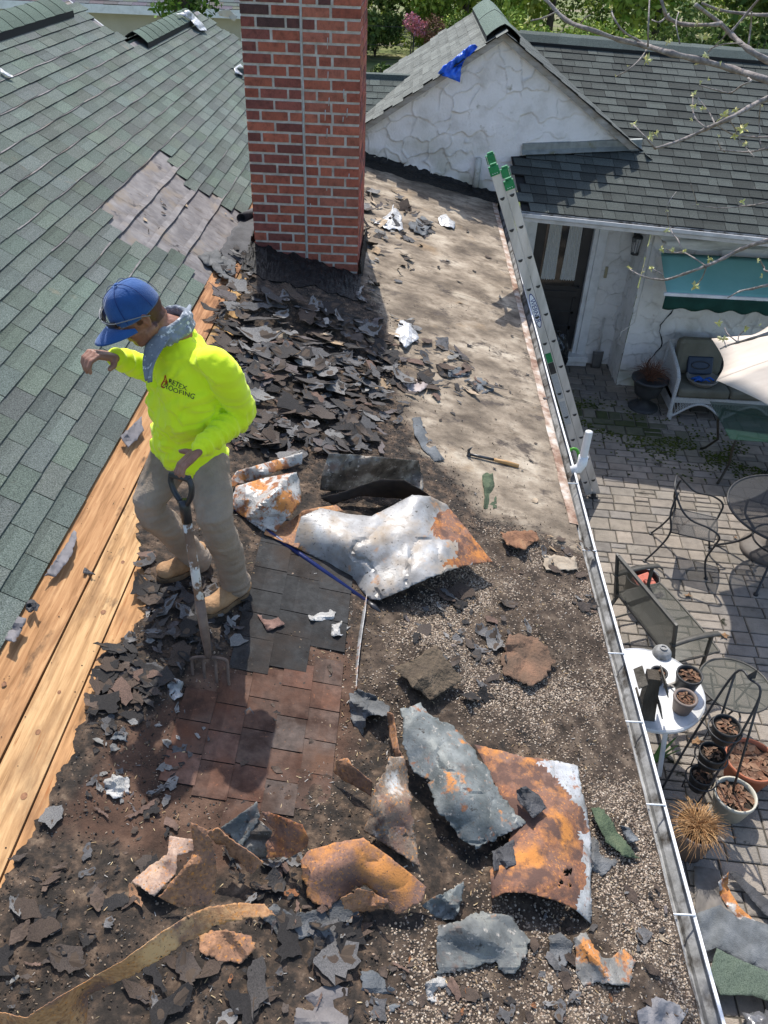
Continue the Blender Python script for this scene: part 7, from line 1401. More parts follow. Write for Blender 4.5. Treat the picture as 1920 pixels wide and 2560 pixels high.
def ellip(mb, c, ax3, r3, n=20):
    """ellipsoid with axes ax3 and radii r3"""
    b = len(mb.v); c = Vector(c)
    for i in range(n+1):
        th_ = PI*i/n
        for j in range(n*2):
            ph = 2*PI*j/(n*2); mb.v.append(tuple(c+ax3[0]*(r3[0]*math.sin(th_)*math.cos(ph))+ax3[1]*(r3[1]*math.sin(th_)*math.sin(ph))+ax3[2]*(r3[2]*math.cos(th_))))
    m2 = n*2
    for i in range(n):
        for j in range(m2): mb.f.append((b+i*m2+j, b+(i+1)*m2+j, b+(i+1)*m2+(j+1) % m2, b+i*m2+(j+1) % m2)); mb.m.append(0); mb.c.append((1, 1, 1))
def loft(mb, rings, n=28):
    b = len(mb.v)
    for c, a, rx, d, ry in rings:
        for j in range(n):
            t = 2*PI*j/n; cs, sn = math.cos(t), math.sin(t); cs2 = math.copysign(abs(cs)**.85, cs); sn2 = math.copysign(abs(sn)**.85, sn)
            mb.v.append(tuple(Vector(c)+a*(rx*cs2)+d*(ry*sn2)))
    for i in range(len(rings)-1):
        for j in range(n): mb.f.append((b+i*n+j, b+i*n+(j+1) % n, b+(i+1)*n+(j+1) % n, b+(i+1)*n+j)); mb.m.append(0); mb.c.append((1, 1, 1))
    mb.f.append(tuple(b+j for j in range(n))[::-1]); mb.f.append(tuple(b+(len(rings)-1)*n+j for j in range(n))); mb.m += [0, 0]; mb.c += [(1, 1, 1)]*2
def fuse(mb, vox, smooth_it=3, fac=.5):
    me = bpy.data.meshes.new('tmp'); me.from_pydata(mb.v, [], mb.f); o = bpy.data.objects.new('tmp', me); col.objects.link(o)
    r = o.modifiers.new('r', 'REMESH'); r.mode = 'VOXEL'; r.voxel_size = vox; s = o.modifiers.new('s', 'SMOOTH'); s.iterations = smooth_it; s.factor = fac
    dg = bpy.context.evaluated_depsgraph_get(); out = bpy.data.meshes.new_from_object(o.evaluated_get(dg)); bpy.data.objects.remove(o)
    out.polygons.foreach_set('use_smooth', [True]*len(out.polygons)); return out
def verts(me): a = np.empty(len(me.vertices)*3, np.float32); me.vertices.foreach_get('co', a); return a.reshape(-1, 3).astype(float)
def norms(me): a = np.empty(len(me.vertices)*3, np.float32); me.vertices.foreach_get('normal', a); return a.reshape(-1, 3).astype(float)
def setv(me, V): me.vertices.foreach_set('co', V.astype(np.float32).ravel()); me.update()
def setcol(me, C):
    ca = me.color_attributes.new('Col', 'FLOAT_COLOR', 'POINT'); c4 = np.ones((len(C), 4), np.float32); c4[:, :3] = C; ca.data.foreach_set('color', c4.ravel())
# joints
neck = V3(-.838, 2.775, 1.485); headc = vay(342, 782, 2.70)
shL, elL, wrL = vay(545, 905, 2.64), vay(604, 1035, 2.74), vay(498, 1124, 2.52)
shR, elR, wrR = vay(418, 850, 2.93), vay(400, 935, 2.93), vay(287, 892, 2.66)
hipR, hipL = V3(-.925, 2.86, .93), V3(-.775, 2.74, .93)
knR, knL = vay(366, 1270, 2.68), vay(545, 1312, 2.57)
anR, anL = vay(488, 1392, 2.87), vay(588, 1455, 2.725)
# head frame
hf = V3(-.76, -.50, -.47).normalized(); hl = zup.cross(hf).normalized(); hu = hf.cross(hl).normalized()
body = MB()
def H_(f_, l_, u_): return headc+hf*f_+hl*l_+hu*u_
ellip(body, H_(-.008, 0, .018), (hl, hf, hu), (.074, .094, .088)); ellip(body, H_(.022, 0, -.045), (hl, hf, hu), (.056, .062, .070)); ellip(body, H_(.056, 0, -.088), (hl, hf, hu), (.028, .022, .022))
ellip(body, H_(.080, 0, .018), (hl, hf, hu), (.052, .014, .012)); cap_tube(body, [H_(.086, 0, .012), H_(.106, 0, -.026)], [.008, .0125], 12); ellip(body, H_(.094, .012, -.032), (hl, hf, hu), (.009, .010, .008)); ellip(body, H_(.094, -.012, -.032), (hl, hf, hu), (.009, .010, .008))
for s in (-1, 1):
    ellip(body, H_(.060, s*.040, -.018), (hl, hf, hu), (.020, .020, .016)); cap_tube(body, [H_(.080, s*.004, -.056), H_(.074, s*.020, -.056)], [.006, .004], 10); cap_tube(body, [H_(.080, s*.004, -.066), H_(.074, s*.018, -.065)], [.0065, .004], 10)
    cap_tube(body, [H_(-.008, s*.076, -.030), H_(-.018, s*.083, -.012), H_(-.020, s*.085, .008), H_(-.008, s*.080, .020), H_(.004, s*.074, .012)], [.006, .0055, .006, .0055, .004], 10); ellip(body, H_(-.007, s*.073, -.006), (hl, hf, hu), (.006, .012, .02))
    cap_tube(body, [H_(.055, s*.028, -.088), H_(-.015, s*.058, -.052)], [.016, .018], 12)
cap_tube(body, [H_(-.035, 0, -.05), (headc+neck)/2+V3(0, 0, -.01), neck], [.058, .055, .060])
loft(body, [(V3(-.85, 2.80, .92), ldir, .13, fdir, .09), (V3(-.85, 2.79, 1.1), ldir, .12, fdir, .085), (V3(-.82, 2.77, 1.32), ldir, .13, fdir, .09), (neck-zup*.05, ldir, .06, fdir, .05)])
for s, e, w_ in ((shL, elL, wrL), (shR, elR, wrR)): cap_tube(body, [s*.7+neck*.3-zup*.07, s-zup*.015, e, w_], [.03, .034, .03, .025])
for h_, k_, a_ in ((hipR, knR, anR), (hipL, knL, anL)): cap_tube(body, [h_, k_.lerp(h_, .05), a_], [.06, .034, .03])
tips = []
def hand(w_, d, n, side, curl, sc=1.0, spread=.012, thumb=None, name=''):
    d = d.normalized(); n = (n-d*n.dot(d)).normalized(); s = d.cross(n)*side
    for i, (off, L, c0) in enumerate(((.030, .070, -.05), (.010, .078, 0), (-.010, .073, .05), (-.029, .058, .12))):
        kn = w_+d*.085*sc+s*off*sc-n*(.004 if i in (1, 2) else 0)
        cap_tube(body, [w_+s*off*.45, w_+d*.045*sc+s*off*.9*sc, kn], [.016, .0135, .0115], 12)
        p = kn; a = curl[0]+c0; pts = [p]; 
        for ph, q in ((0, .45), (1, .30), (2, .25)):
            dd = d*math.cos(a)+n*math.sin(a)+s*(off*spread*30); p = p+dd.normalized()*L*q*sc*1.05; pts.append(p); a += curl[ph+1]
        cap_tube(body, pts, [.0098, .0090, .0084, .0072], 12); tips.append((pts[-1], (pts[-1]-pts[-2]).normalized(), n))
    b = w_+d*.018*sc+s*.026*sc; t1, t2 = thumb
    cap_tube(body, [w_+s*.012, b+n*.004, b+t1*.038*sc, b+t1*.034*sc+t2*.026*sc], [.017, .0145, .0115, .0088], 12); tips.append((b+t1*.034*sc+t2*.026*sc, t2.normalized(), n))
dR = (vay(222, 884, 2.585)-wrR).normalized()
hand(wrR, dR, V3(.1, .05, -1), 1, (.75, .75, .55, .0), 1.04, .010, (dR*.55+V3(.35, -.35, -.7), dR*.75+V3(.1, -.2, -.5)))
dL = (vay(446, 1172, 2.45)-wrL).normalized()
hand(wrL, dL, V3(.25, -.3, -1), -1, (.45, .95, 1.15, .7), 1.05, .006, ((ldir*-.75+fdir*.35+V3(0, 0, -.15)).normalized(), (ldir*-.85+fdir*.2+V3(0, 0, -.35)).normalized()))
bme = fuse(body, .0042, 2, .5); Vb = verts(bme)
rel = Vb-np.array(headc); hfv, hlv, huv = (np.array(q) for q in (hf, hl, hu)); a_, b_, c_ = rel@hfv, rel@hlv, rel@huv
C = np.tile(np.array([1., 1., 1.]), (len(Vb), 1)); isH = np.linalg.norm(rel, axis=1) < .16
lip = isH & (a_ > .066) & (np.abs(b_) < .022) & (c_ > -.072) & (c_ < -.051); C[lip] = (.80, .55, .52)
brow = isH & (a_ > .06) & (np.abs(np.abs(b_)-.030) < .018) & (np.abs(c_-.022) < .005); C[brow] = (.12, .1, .1)
hair = isH & (((a_ < -.020) & (c_ > -.050)) | ((a_ < .012) & (c_ > .012)) | ((np.abs(b_) > .05) & (a_ < .025) & (a_ > .004) & (c_ > -.012))) & (np.abs(b_) < .0775); C[hair] = (.30, .24, .22)
stub = isH & (a_ > .02) & (c_ < -.045) & ~lip; C[stub] = (.80, .74, .72)
hnd = (np.linalg.norm(Vb-np.array(wrR), axis=1) < .19) | (np.linalg.norm(Vb-np.array(wrL), axis=1) < .19)
kn_ = fbm(Vb[:, 0]*60+Vb[:, 2]*40, Vb[:, 1]*60, 2); C[hnd] *= (.78+.4*kn_[hnd])[:, None]
setcol(bme, C); Nb = norms(bme); setv(bme, Vb+Nb*((fbm(Vb[:, 0]*90, Vb[:, 2]*90+Vb[:, 1]*50, 3)-.5)*.0012)[:, None])
m_skin = M('skin', [(.20, .092, .06), (.27, .13, .085), (.33, .17, .11)], 18, 6, .5, .15, 140, vc=1, spec=.4)
m_skin.node_tree.nodes['Principled BSDF'].inputs['Subsurface Weight'].default_value = .08; m_skin.node_tree.nodes['Principled BSDF'].inputs['Subsurface Radius'].default_value = (.01, .004, .002)
obj('body', bme, m_skin, person)
mb = MB()
for p, d, n in tips: q = p+d*.002-n*.0062 if True else p; ellip(mb, q, (d, d.cross(n).normalized(), n), (.0062, .0052, .002), 6)
obj('fingernails', mb, M('nail', [(.42, .27, .21)], 5, rough=.35), person, smooth=True)
for s in (-1, 1): mb = MB(); ellip(mb, H_(.070, s*.030, .004), (hl, hf, hu), (.012, .010, .006), 8); obj('eye', mb, M('eye', [(.30, .26, .24)], 5, rough=.2), person, smooth=True)
# trousers
tr = MB()
loft(tr, [(V3(-.85, 2.80, .885), ldir, .155, fdir, .115), (V3(-.85, 2.80, .95), ldir, .158, fdir, .118), (V3(-.85, 2.80, 1.02), ldir, .146, fdir, .110), (V3(-.85, 2.80, 1.06), ldir, .138, fdir, .100)])
def leg(h_, k_, a_):
    d = (a_-k_).normalized(); sd = (k_-h_).normalized(); m1 = h_.lerp(k_, .5); m2 = k_.lerp(a_, .45)
    cap_tube(tr, [h_+zup*.0, m1, k_.lerp(h_, .12)+fdir*.008, k_.lerp(a_, .12), m2-fdir*.008, k_.lerp(a_, .85), a_+d*.015], [.096, .088, .074, .068, .068, .064, .070], 22)
leg(hipR, knR, anR); leg(hipL, knL, anL)
tme = fuse(tr, .007, 4, .5); Vt = verts(tme); Nt = norms(tme)
zz_ = Vt[:, 2]; sx_ = Vt@np.array(ldir)
low = np.clip((.42-zz_)/.18, 0, 1); knee = np.exp(-((zz_-.62)/.11)**2); hipm = np.clip((zz_-.78)/.12, 0, 1)
fold = (np.abs(fbm(sx_*7+zz_*3, zz_*26, 3)-.5)*2)*(.016*low+.011*knee)+(np.abs(fbm(sx_*16+zz_*2, zz_*3.2, 23)-.5)*2-.3)*.016*np.clip((zz_-.35)/.2, 0, 1)+(fbm(sx_*22+zz_*9, zz_*6, 8)-.5)*.012*(.5+hipm)+(np.abs(fbm(sx_*10-zz_*12, zz_*12+sx_*5, 12)-.5)*2-.35)*.010
setv(tme, Vt+Nt*fold[:, None]); C = np.ones((len(Vt), 3)); dm = np.clip((fbm(sx_*9, zz_*7, 5)-.52)*5, 0, 1)[:, None]*.35; setcol(tme, C*(1-dm)+dm*np.array([.45, .38, .30]))
tro = obj('trousers', tme, M('khaki_trousers', [(.22, .168, .125), (.30, .235, .18), (.36, .29, .225)], 5, 8, .92, .25, 160, vc=1, layers=[((.12, .09, .06), 5, .66, .8)]), person)
# belt
bl = MB(); c0 = V3(-.85, 2.80, 1.035); bl.tube([c0+ldir*.150*math.cos(t)+fdir*.110*math.sin(t) for t in np.linspace(0, 2*PI, 41)[:-1]], .012, 6, closed=True); obj('belt', bl, m_black, person, smooth=True)
# shirt
sh = MB()
loft(sh, [(V3(-.855, 2.798, .905), ldir, .174, fdir, .128), (V3(-.853, 2.795, .97), ldir, .166, fdir, .126), (V3(-.847, 2.785, 1.08), ldir, .156, fdir, .120), (V3(-.835, 2.775, 1.20), ldir, .180, fdir, .128), (V3(-.825, 2.77, 1.31), ldir, .190, fdir, .122), (V3(-.822, 2.772, 1.375), ldir, .165, fdir, .108), (V3(-.828, 2.775, 1.42), ldir, .135, fdir, .092), (V3(-.834, 2.775, 1.455), ldir, .100, fdir, .076), (V3(-.838, 2.775, 1.478), ldir, .080, fdir, .068), (V3(-.842, 2.77, 1.495), ldir, .068, fdir, .062)])
fa = (wrL-elL).normalized(); slp = smooth_pts([shL*.45+neck*.55-zup*.075, shL*.82+neck*.18-zup*.02, shL.lerp(elL, .12), shL.lerp(elL, .5), elL, elL.lerp(wrL, .35), elL.lerp(wrL, .72), wrL-fa*.028], 3); cap_tube(sh, slp, list(np.interp(np.linspace(0, 7, len(slp)), range(8), [.050, .062, .067, .063, .057, .051, .045, .041])), 22)
cap_tube(sh, [wrL-fa*.045, wrL-fa*.012], [.042, .037], 20)
fb = (wrR-elR).normalized(); cap_tube(sh, [shR*.6+neck*.4-zup*.05, shR-zup*.01, shR.lerp(elR, .5), elR, elR.lerp(wrR, .4), elR.lerp(wrR, .75), wrR-fb*.03], [.06, .064, .060, .054, .050, .046, .041], 22)
cap_tube(sh, [wrR-fb*.045, wrR-fb*.012], [.042, .037], 20)
sme = fuse(sh, .0062, 14, .5); Vs = verts(sme); Ns = norms(sme)
def seg_t(V, a, b):
    a = np.array(a); b = np.array(b); d = b-a; t = np.clip(((V-a)@d)/d.dot(d), 0, 1); return t, np.linalg.norm(V-(a+t[:, None]*d), axis=1)
sx_ = Vs@np.array(ldir); sf_ = Vs@np.array(fdir); zz_ = Vs[:, 2]
tL, dLn = seg_t(Vs, elL, wrL); tR, dRn = seg_t(Vs, elR, wrR); tU, dU = seg_t(Vs, shL, elL)
armL = np.clip(1-(dLn-.062)/.02, 0, 1); armR = np.clip(1-(dRn-.062)/.02, 0, 1); armU = np.clip(1-(dU-.078)/.02, 0, 1)*(1-armL)
torso = np.clip(1-armL-armR-armU, 0, 1)
rdg = lambda u, v, sd, p=4: (1-np.abs(2*fbm(u, v, sd, 3)-1))**p
fold = torso*(rdg(sx_*6+zz_*7, zz_*9-sx_*7, 31, 5)*.013+rdg(sx_*5-zz_*10, zz_*14, 35, 5)*.010*np.clip((1.25-zz_)/.2, 0, 1)+rdg(sx_*11, zz_*4, 37, 6)*.007-.008)+torso*(-(.3-np.abs(fbm(sx_*4+zz_*5, zz_*9-sx_*6, 3, 2)-.5)*2)*.026-np.exp(-(np.abs(vn(sx_*5+zz_*6, zz_*8-sx_*7, 21)-.5)/.06)**1.5)*.011+(fbm(sx_*9, zz_*3.5, 6)-.5)*.018)
fold += armL*(np.sin(tL*34+fbm(sx_*9, zz_*9, 2)*7)*.0042*(1-.5*tL)+(np.abs(fbm(sx_*12, zz_*20, 4)-.5)*2-.3)*.006+rdg(sx_*10+tL*3, tL*9, 41, 5)*.010-.004)
fold += armR*(np.sin(tR*36+fbm(sf_*9, zz_*9, 2)*8)*.0045+(np.abs(fbm(sf_*14, zz_*18, 4)-.5)*2-.3)*.007)
fold += armU*(rdg(sx_*9+zz_*5, zz_*9, 43, 5)*.011-.005)+armU*((np.abs(fbm(sx_*9+zz_*3, zz_*8, 9)-.5)*2-.3)*.014+np.sin(tU*30+fbm(sx_*10, zz_*5, 3)*6)*.004*np.clip(tU*2-1, 0, 1))
hem = np.clip((.945-zz_)/.05, 0, 1)*torso; fold += hem*(fbm(sx_*16, sf_*16, 7)-.5)*.02
Vs2 = Vs+Ns*fold[:, None]
setv(sme, Vs2); C = np.ones((len(Vs), 3)); gr_ = np.clip((fbm(sx_*8+3, zz_*9, 15)-.6)*6, 0, 1)*np.clip((1.06-zz_)/.15, 0, 1); C = C*(1-.25*gr_[:, None]); setcol(sme, C)
m_neon = M('neon_fabric', [(.68, .86, .012), (.78, .94, .02)], 4, 6, .85, .12, 300, vc=1, sheen=.2)
shirt = obj('shirt', sme, m_neon, person)
mb = MB(); sm_ = lambda a, b, c: [Vector(q) for q in (a, b, c)]
# printed mark and name on the left chest, pressed onto the cloth
bvh = BVHTree.FromPolygons([tuple(v) for v in verts(sme)+np.array(person.location)], [tuple(p.vertices) for p in sme.polygons])
cpos = Vector(CAM.tolist()); rd = Vector(ray(437, 968).tolist()).normalized(); hit, nrm_, _, _ = bvh.ray_cast(cpos, rd)
nrm_ = (nrm_*.4+(cpos-hit).normalized()*.2+fdir*.5+ldir*.3).normalized(); Xp = (Vector(tuple(ray(445, 972)-ray(430, 967)))); Xp = (Xp-nrm_*Xp.dot(nrm_)).normalized(); Yp = nrm_.cross(Xp)
def press(me_or_mb, ox, oy, mat_, name):
    vs = me_or_mb.v if isinstance(me_or_mb, MB) else [v.co.copy() for v in me_or_mb.vertices]; out = []
    for v in vs:
        p = hit+Xp*(v[0]+ox)+Yp*(v[1]+oy)+nrm_*.08; h2, n2, _, _ = bvh.ray_cast(p, -nrm_); out.append(tuple((h2 if h2 else p-nrm_*.08)+nrm_*(.0016+v[2])))
    if isinstance(me_or_mb, MB): me_or_mb.v = out; return obj(name, me_or_mb, mat_, shirt)
    for v, q in zip(me_or_mb.vertices, out): v.co = q
    me_or_mb.materials.clear(); return obj(name, me_or_mb, mat_, shirt)
m_ink = M('dark_ink', [(.012, .02, .03)], 5, rough=.7); m_redink = M('red_ink', [(.45, .03, .02)], 5, rough=.7)
ts = .0255
t1_ = text_mesh('RETEX', ts, .0002); t1_.transform(Matrix.Diagonal((1.12, 1, 1, 1))); press(t1_, .007, .0115, m_ink, 'lettering')
t2_ = text_mesh('ROOFING', ts, .0002); t2_.transform(Matrix.Diagonal((1.12, 1, 1, 1))); press(t2_, .020, -.0105, m_ink, 'lettering')
mk_ = MB()
def bar(x0, y0, x1, y1, w_):
    d = Vector((x1-x0, y1-y0, 0)).normalized(); n_ = Vector((-d.y, d.x, 0))*w_/2; k = 5
    for i in range(k): a = Vector((x0, y0, 0)).lerp(Vector((x1, y1, 0)), i/k); b = Vector((x0, y0, 0)).lerp(Vector((x1, y1, 0)), (i+1)/k); mk_.add([a-n_, b-n_, b+n_, a+n_], [(0, 1, 2, 3)])
bar(-.064, -.020, -.048, .030, .0045); bar(-.048, .030, -.042, -.018, .0035); bar(-.064, -.020, -.042, -.018, .004); bar(-.056, .0, -.045, .001, .003); bar(-.052, -.018, -.048, .010, .003); press(mk_, 0, 0, m_redink, 'logo_mark')
# bandana
bn = MB(); nb = neck.lerp(headc, .16)+V3(0, 0, .010); nd = (headc-neck).normalized(); ring_n = (zup*.85+hf*-.12+nd*.3).normalized(); e1 = fdir-ring_n*fdir.dot(ring_n); e1.normalize(); e2 = ring_n.cross(e1)
for k, (rr_, hh, tr_) in enumerate(((.066, .0, .016), (.062, .018, .015), (.060, .034, .012), (.072, -.014, .014))): bn.tube([nb+e1*(rr_+.012)*math.cos(t)+e2*rr_*math.sin(t)+ring_n*(hh+.010*math.cos(t)*-1+.004*math.sin(3*t+k)) for t in np.linspace(0, 2*PI, 33)[:-1]], tr_, 10, closed=True)
kb = nb-e1*.078+ring_n*.018; cap_tube(bn, [kb-e2*.01, kb+e2*.012], [.022, .022]); cap_tube(bn, [kb, kb-e1*.045-e2*.045+ring_n*.004], [.016, .010]); cap_tube(bn, [kb, kb-e1*.02-e2*.065+ring_n*-.012], [.014, .008])
bnm = fuse(bn, .005, 2); Vn = verts(bnm); Nn = norms(bnm); setv(bnm, Vn+Nn*((np.abs(fbm(Vn[:, 0]*26+Vn[:, 2]*30, Vn[:, 1]*26-Vn[:, 2]*12, 5)-.5)*2-.3)*.010)[:, None])
m_band = M('bandana_grey', [(.10, .12, .15), (.19, .215, .25), (.30, .33, .37)], 9, 6, .9, .3, 90, layers=[((.62, .64, .66), 42, .58, .61), ((.45, .47, .5), 75, .66, .69), ((.03, .03, .04), 24, .68, .72)])
ban = obj('bandana', bnm, m_band, person)
tipw = vay(372, 952, 2.60); G = np.zeros((17, 15, 3))
for i, u in enumerate(np.linspace(-1, 1, 17)):
    for j, v in enumerate(np.linspace(0, 1, 15)):
        p0 = nb+e1*(.078)*math.cos(u*1.25)+e2*(.076)*math.sin(u*1.25)+ring_n*.012; q = p0.lerp(tipw+e2*(.016*u), v); q += fdir*(.018*math.sin(v*PI)+.008*math.sin(u*6+v*4)*(.3+v)); G[i, j] = q
mb = MB(); mb.grid(G); o = obj('drape', mb, m_band, ban, smooth=True); s_ = o.modifiers.new('s', 'SOLIDIFY'); s_.thickness = .003; s_.offset = 0
# cap
cp = MB(); n1, n2 = 26, 36; cc_ = H_(-.002, 0, .034); G = np.zeros((n2+1, n1, 3))
for i, t in enumerate(np.linspace(0, 2*PI, n2+1)):
    for j, s in enumerate(np.linspace(0, PI/2, n1)):
        sq = math.sin(s)**.82; r1, r2, r3 = .081, .101, .088; lo = -.012*(1 if s > 1.4 else 0)
        G[i, j] = cc_+hl*(r1*sq*math.sin(t))+hf*(r2*sq*math.cos(t))+hu*(r3*math.cos(s)**.9-.022*sq**6)
Gx = G.reshape(-1, 3); no = .003*(np.abs(fbm(Gx[:, 0]*22, Gx[:, 2]*22+Gx[:, 1]*15, 4)-.5)*2); dv = Gx-np.array(cc_); dv /= np.linalg.norm(dv, axis=1)[:, None]+1e-6; G = (Gx+dv*(no[:, None]-.001)).reshape(G.shape)
cp.grid(G); m_cap = M('blue_cap', [(.007, .042, .15), (.011, .066, .225), (.018, .092, .29)], 5, 6, .85, .25, 220, sheen=.3)
capo = obj('cap', cp, m_cap, person, smooth=True); s_ = capo.modifiers.new('s', 'SOLIDIFY'); s_.thickness = .003
G = np.zeros((21, 10, 3))
for i, u in enumerate(np.linspace(-1, 1, 21)):
    a = u*1.15
    for j, v in enumerate(np.linspace(0, 1, 10)):
        base = cc_+hl*(.083*math.sin(a))+hf*(.104*math.cos(a))-hu*.018; ext = .086*math.cos(u*PI/2)**.55; G[i, j] = base+hf*(ext*v)+hl*(.004*u*v)-hu*(.012*v*v+.020*abs(u)**2*1.0+.006*v)
mb = MB(); mb.grid(G); o = obj('brim', mb, m_cap, capo, smooth=True); s_ = o.modifiers.new('s', 'SOLIDIFY'); s_.thickness = .004
mb = MB(); ellip(mb, cc_+hu*.095, (hl, hf, hu), (.008, .008, .004), 8); obj('button', mb, m_cap, capo, smooth=True)
mb = MB()
for t in np.linspace(0, 2*PI, 7)[:-1]: mb.tube([cc_+hl*(.0842*math.sin(s)**.82*math.sin(t))+hf*(.1057*math.sin(s)**.82*math.cos(t))+hu*(.0945*math.cos(s)**.9-.022*math.sin(s)**5) for s in np.linspace(.06, 1.5, 14)], .0011, 5)
obj('seams', mb, M('navy_seam', [(.006, .02, .11)], 5, rough=.9), capo)
# sunglasses on the cap
sg = thing_p = bpy.data.objects.new('sunglasses', None); col.objects.link(sg); sg.location = H_(.1, 0, .03); tag(sg, 'dark wraparound sunglasses resting on the front of the blue cap', 'sunglasses')
m_lens = M('lens', [(.006, .006, .007)], 5, rough=.3, spec=.25); m_frm = M('glasses_frame', [(.05, .05, .055), (.09, .09, .1)], 5, rough=.35)
for s in (-1, 1):
    G = np.array([[H_(.0, 0, .0)+hl*(s*(.010+.062*u))+hf*(.116*math.cos((.08+.62*u))-.004)+hu*(.056-.034*v*(1-.35*u)) for v in np.linspace(0, 1, 7)] for u in np.linspace(0, 1, 12)]); mb = MB(); mb.grid(G); o = obj('lens', mb, m_lens, sg, smooth=True); s_ = o.modifiers.new('s', 'SOLIDIFY'); s_.thickness = .003; s_.offset = 0
    mb = MB(); mb.tube([H_(.116*math.cos(u*.70), s*(.006+.075*u), .056) for u in np.linspace(0, 1, 10)]+[H_(.05, s*.090, .044), H_(.0, s*.090, .024), H_(-.03, s*.088, .006)], .0022, 6); obj('temple', mb, M('temple_grey', [(.16, .16, .165)], 5, rough=.3), sg, smooth=True)
# boots
m_boot = M('tan_boot', [(.20, .11, .05), (.33, .19, .095), (.42, .26, .14)], 9, 8, .8, .4, 60, layers=[((.11, .07, .045), 14, .6, .75)]); m_sole = M('boot_sole', [(.10, .06, .03), (.18, .12, .07)], 20, 5, .9, .3, 60); m_lace = M('lace_brown', [(.09, .05, .03)], 9)
for a_, tpx, hpx in ((anR, (392, 1462), (500, 1424)), (anL, (512, 1548), (612, 1488))):
    tp, hp = Vector(tuple(rf(*tpx, .02))), Vector(tuple(rf(*hpx, .02))); d = (tp-hp).normalized(); L = .285; hp = a_-d*.075; hp.z = -SL*hp.x+.02; tp = hp+d*L; tp.z = -SL*tp.x+.02; d = (tp-hp).normalized(); sd = d.cross(zup).normalized(); un = sd.cross(d).normalized()
    bt = MB(); q = lambda t, h: hp+d*(L*t)+un*h
    cap_tube(bt, [q(.12, .050), q(.35, .050), q(.60, .046), q(.84, .042)], [.040, .040, .044, .040], 18); ellip(bt, q(.84, .046), (sd, d, un), (.048, .046, .038), 12); cap_tube(bt, [q(.22, .06), q(.24, .10), a_+zup*.015], [.044, .045, .047], 18); cap_tube(bt, [q(.30, .10), q(.58, .066)], [.037, .034], 14)
    bm_ = fuse(bt, .005, 3); Vv_ = verts(bm_); base_ = np.array(hp); nn2 = np.array(un); hgt_ = (Vv_-base_)@nn2; Vv_ = Vv_-np.outer(np.minimum(hgt_-.012, 0), nn2); setv(bm_, Vv_); bo = obj('boot', bm_, m_boot, person)
    so_ = MB(); out_ = []
    for t in np.linspace(0, 2*PI, 33)[:-1]:
        x = math.cos(t); w_ = (.042 if x < 0 else .048)*abs(math.sin(t))**.8*math.copysign(1, math.sin(t)); out_.append(hp+d*(L*(.5+.5*x))+sd*w_*(1-.18*math.exp(-((x+.1)/.3)**2)))
    so_.prism([p-un*.008 for p in out_], un*.026); obj('sole', so_, m_sole, bo, bevel=.003)
    lc = MB()
    for k in range(5): t = .34+.06*k; h_ = .140-.075*(k/4); lc.tube([q(t, h_-.012)+sd*.022, q(t+.015, h_)+sd*.0, q(t, h_-.012)-sd*.022], .0032, 6)
    obj('laces', lc, m_lace, bo)
# ------------------------------------------------------------------ digging fork
g0, nk = vay(450, 1192, 2.44), vay(521, 1638, 2.262); gd = (nk-g0).normalized(); gs = (ldir*.95-fdir*.2); gs = (gs-gd*gs.dot(gd)).normalized()
fk = thing('digging_fork', 'four tined digging fork with a worn white paint shaft and black D grip', 'garden fork', tuple(rf(530, 1710)))
mb = MB(); lp = [g0+gs*.048, g0+gs*.056+gd*.03, g0+gs*.045+gd*.07, g0+gs*.018+gd*.105, g0+gd*.12]; l2 = [g0+(p-g0)-gs*2*((p-g0).dot(gs)) for p in lp]
mb.tube(smooth_pts(lp+l2[::-1][1:]), .0115, 10); mb.tube([g0-gs*.05, g0+gs*.05], .0125, 12); mb.tube([g0+gd*.095, g0+gd*.12, g0+gd*.19], [.02, .022, .0195], 14); obj('grip', mb, m_blackpl, fk, smooth=True)
m_shaft = M('worn_shaft', [(.13, .075, .045), (.2, .12, .075), (.27, .17, .11)], 9, 7, .75, .3, 60, layers=[((.62, .58, .52), 17, .53, .57, (1, 1, .8)), ((.05, .035, .025), 12, .66, .74)]); mb = MB(); Ls = (nk-g0).length
mb.tube([g0+gd*.13, g0+gd*.45, g0+gd*(Ls-.2)], [.0175, .0185, .018], 14); obj('shaft', mb, m_shaft, fk, smooth=True); m_iron = M('worn_iron', [(.09, .06, .045), (.17, .115, .085), (.25, .17, .12)], 12, 7, .6, .3, 60)
mb = MB(); mb.tube([g0+gd*(Ls-.27), g0+gd*(Ls-.1), nk, nk+gd*.012], [.0205, .019, .013, .010], 14); obj('socket', mb, m_iron, fk, smooth=True)
fw = vay(565, 1632, 2.25)-vay(480, 1662, 2.25); fw = (fw-gd*fw.dot(gd)).normalized(); sp = vay(563, 1632, 2.27)
bend = gd.cross(fw).normalized(); 
if bend.dot(V3(0, 1, 0)) < 0: bend = -bend
for k, u in enumerate((-1.5, -.5, .5, 1.5)):
    b = nk+gd*.01; x = u*.052; mb = MB()
    pts = [b+fw*x*.15, b+fw*x*.6+gd*.002, b+fw*x*.93+gd*.010, b+fw*x+gd*.03, b+fw*x+gd*.09-bend*.012, b+fw*x+gd*.15-bend*.012, b+fw*x+gd*.195]
    mb.tube(smooth_pts(pts, 4), [.0068]*17+[.0062]*4+[.005]*3+[.003], 8); obj('tine', mb, m_iron, fk, smooth=True)
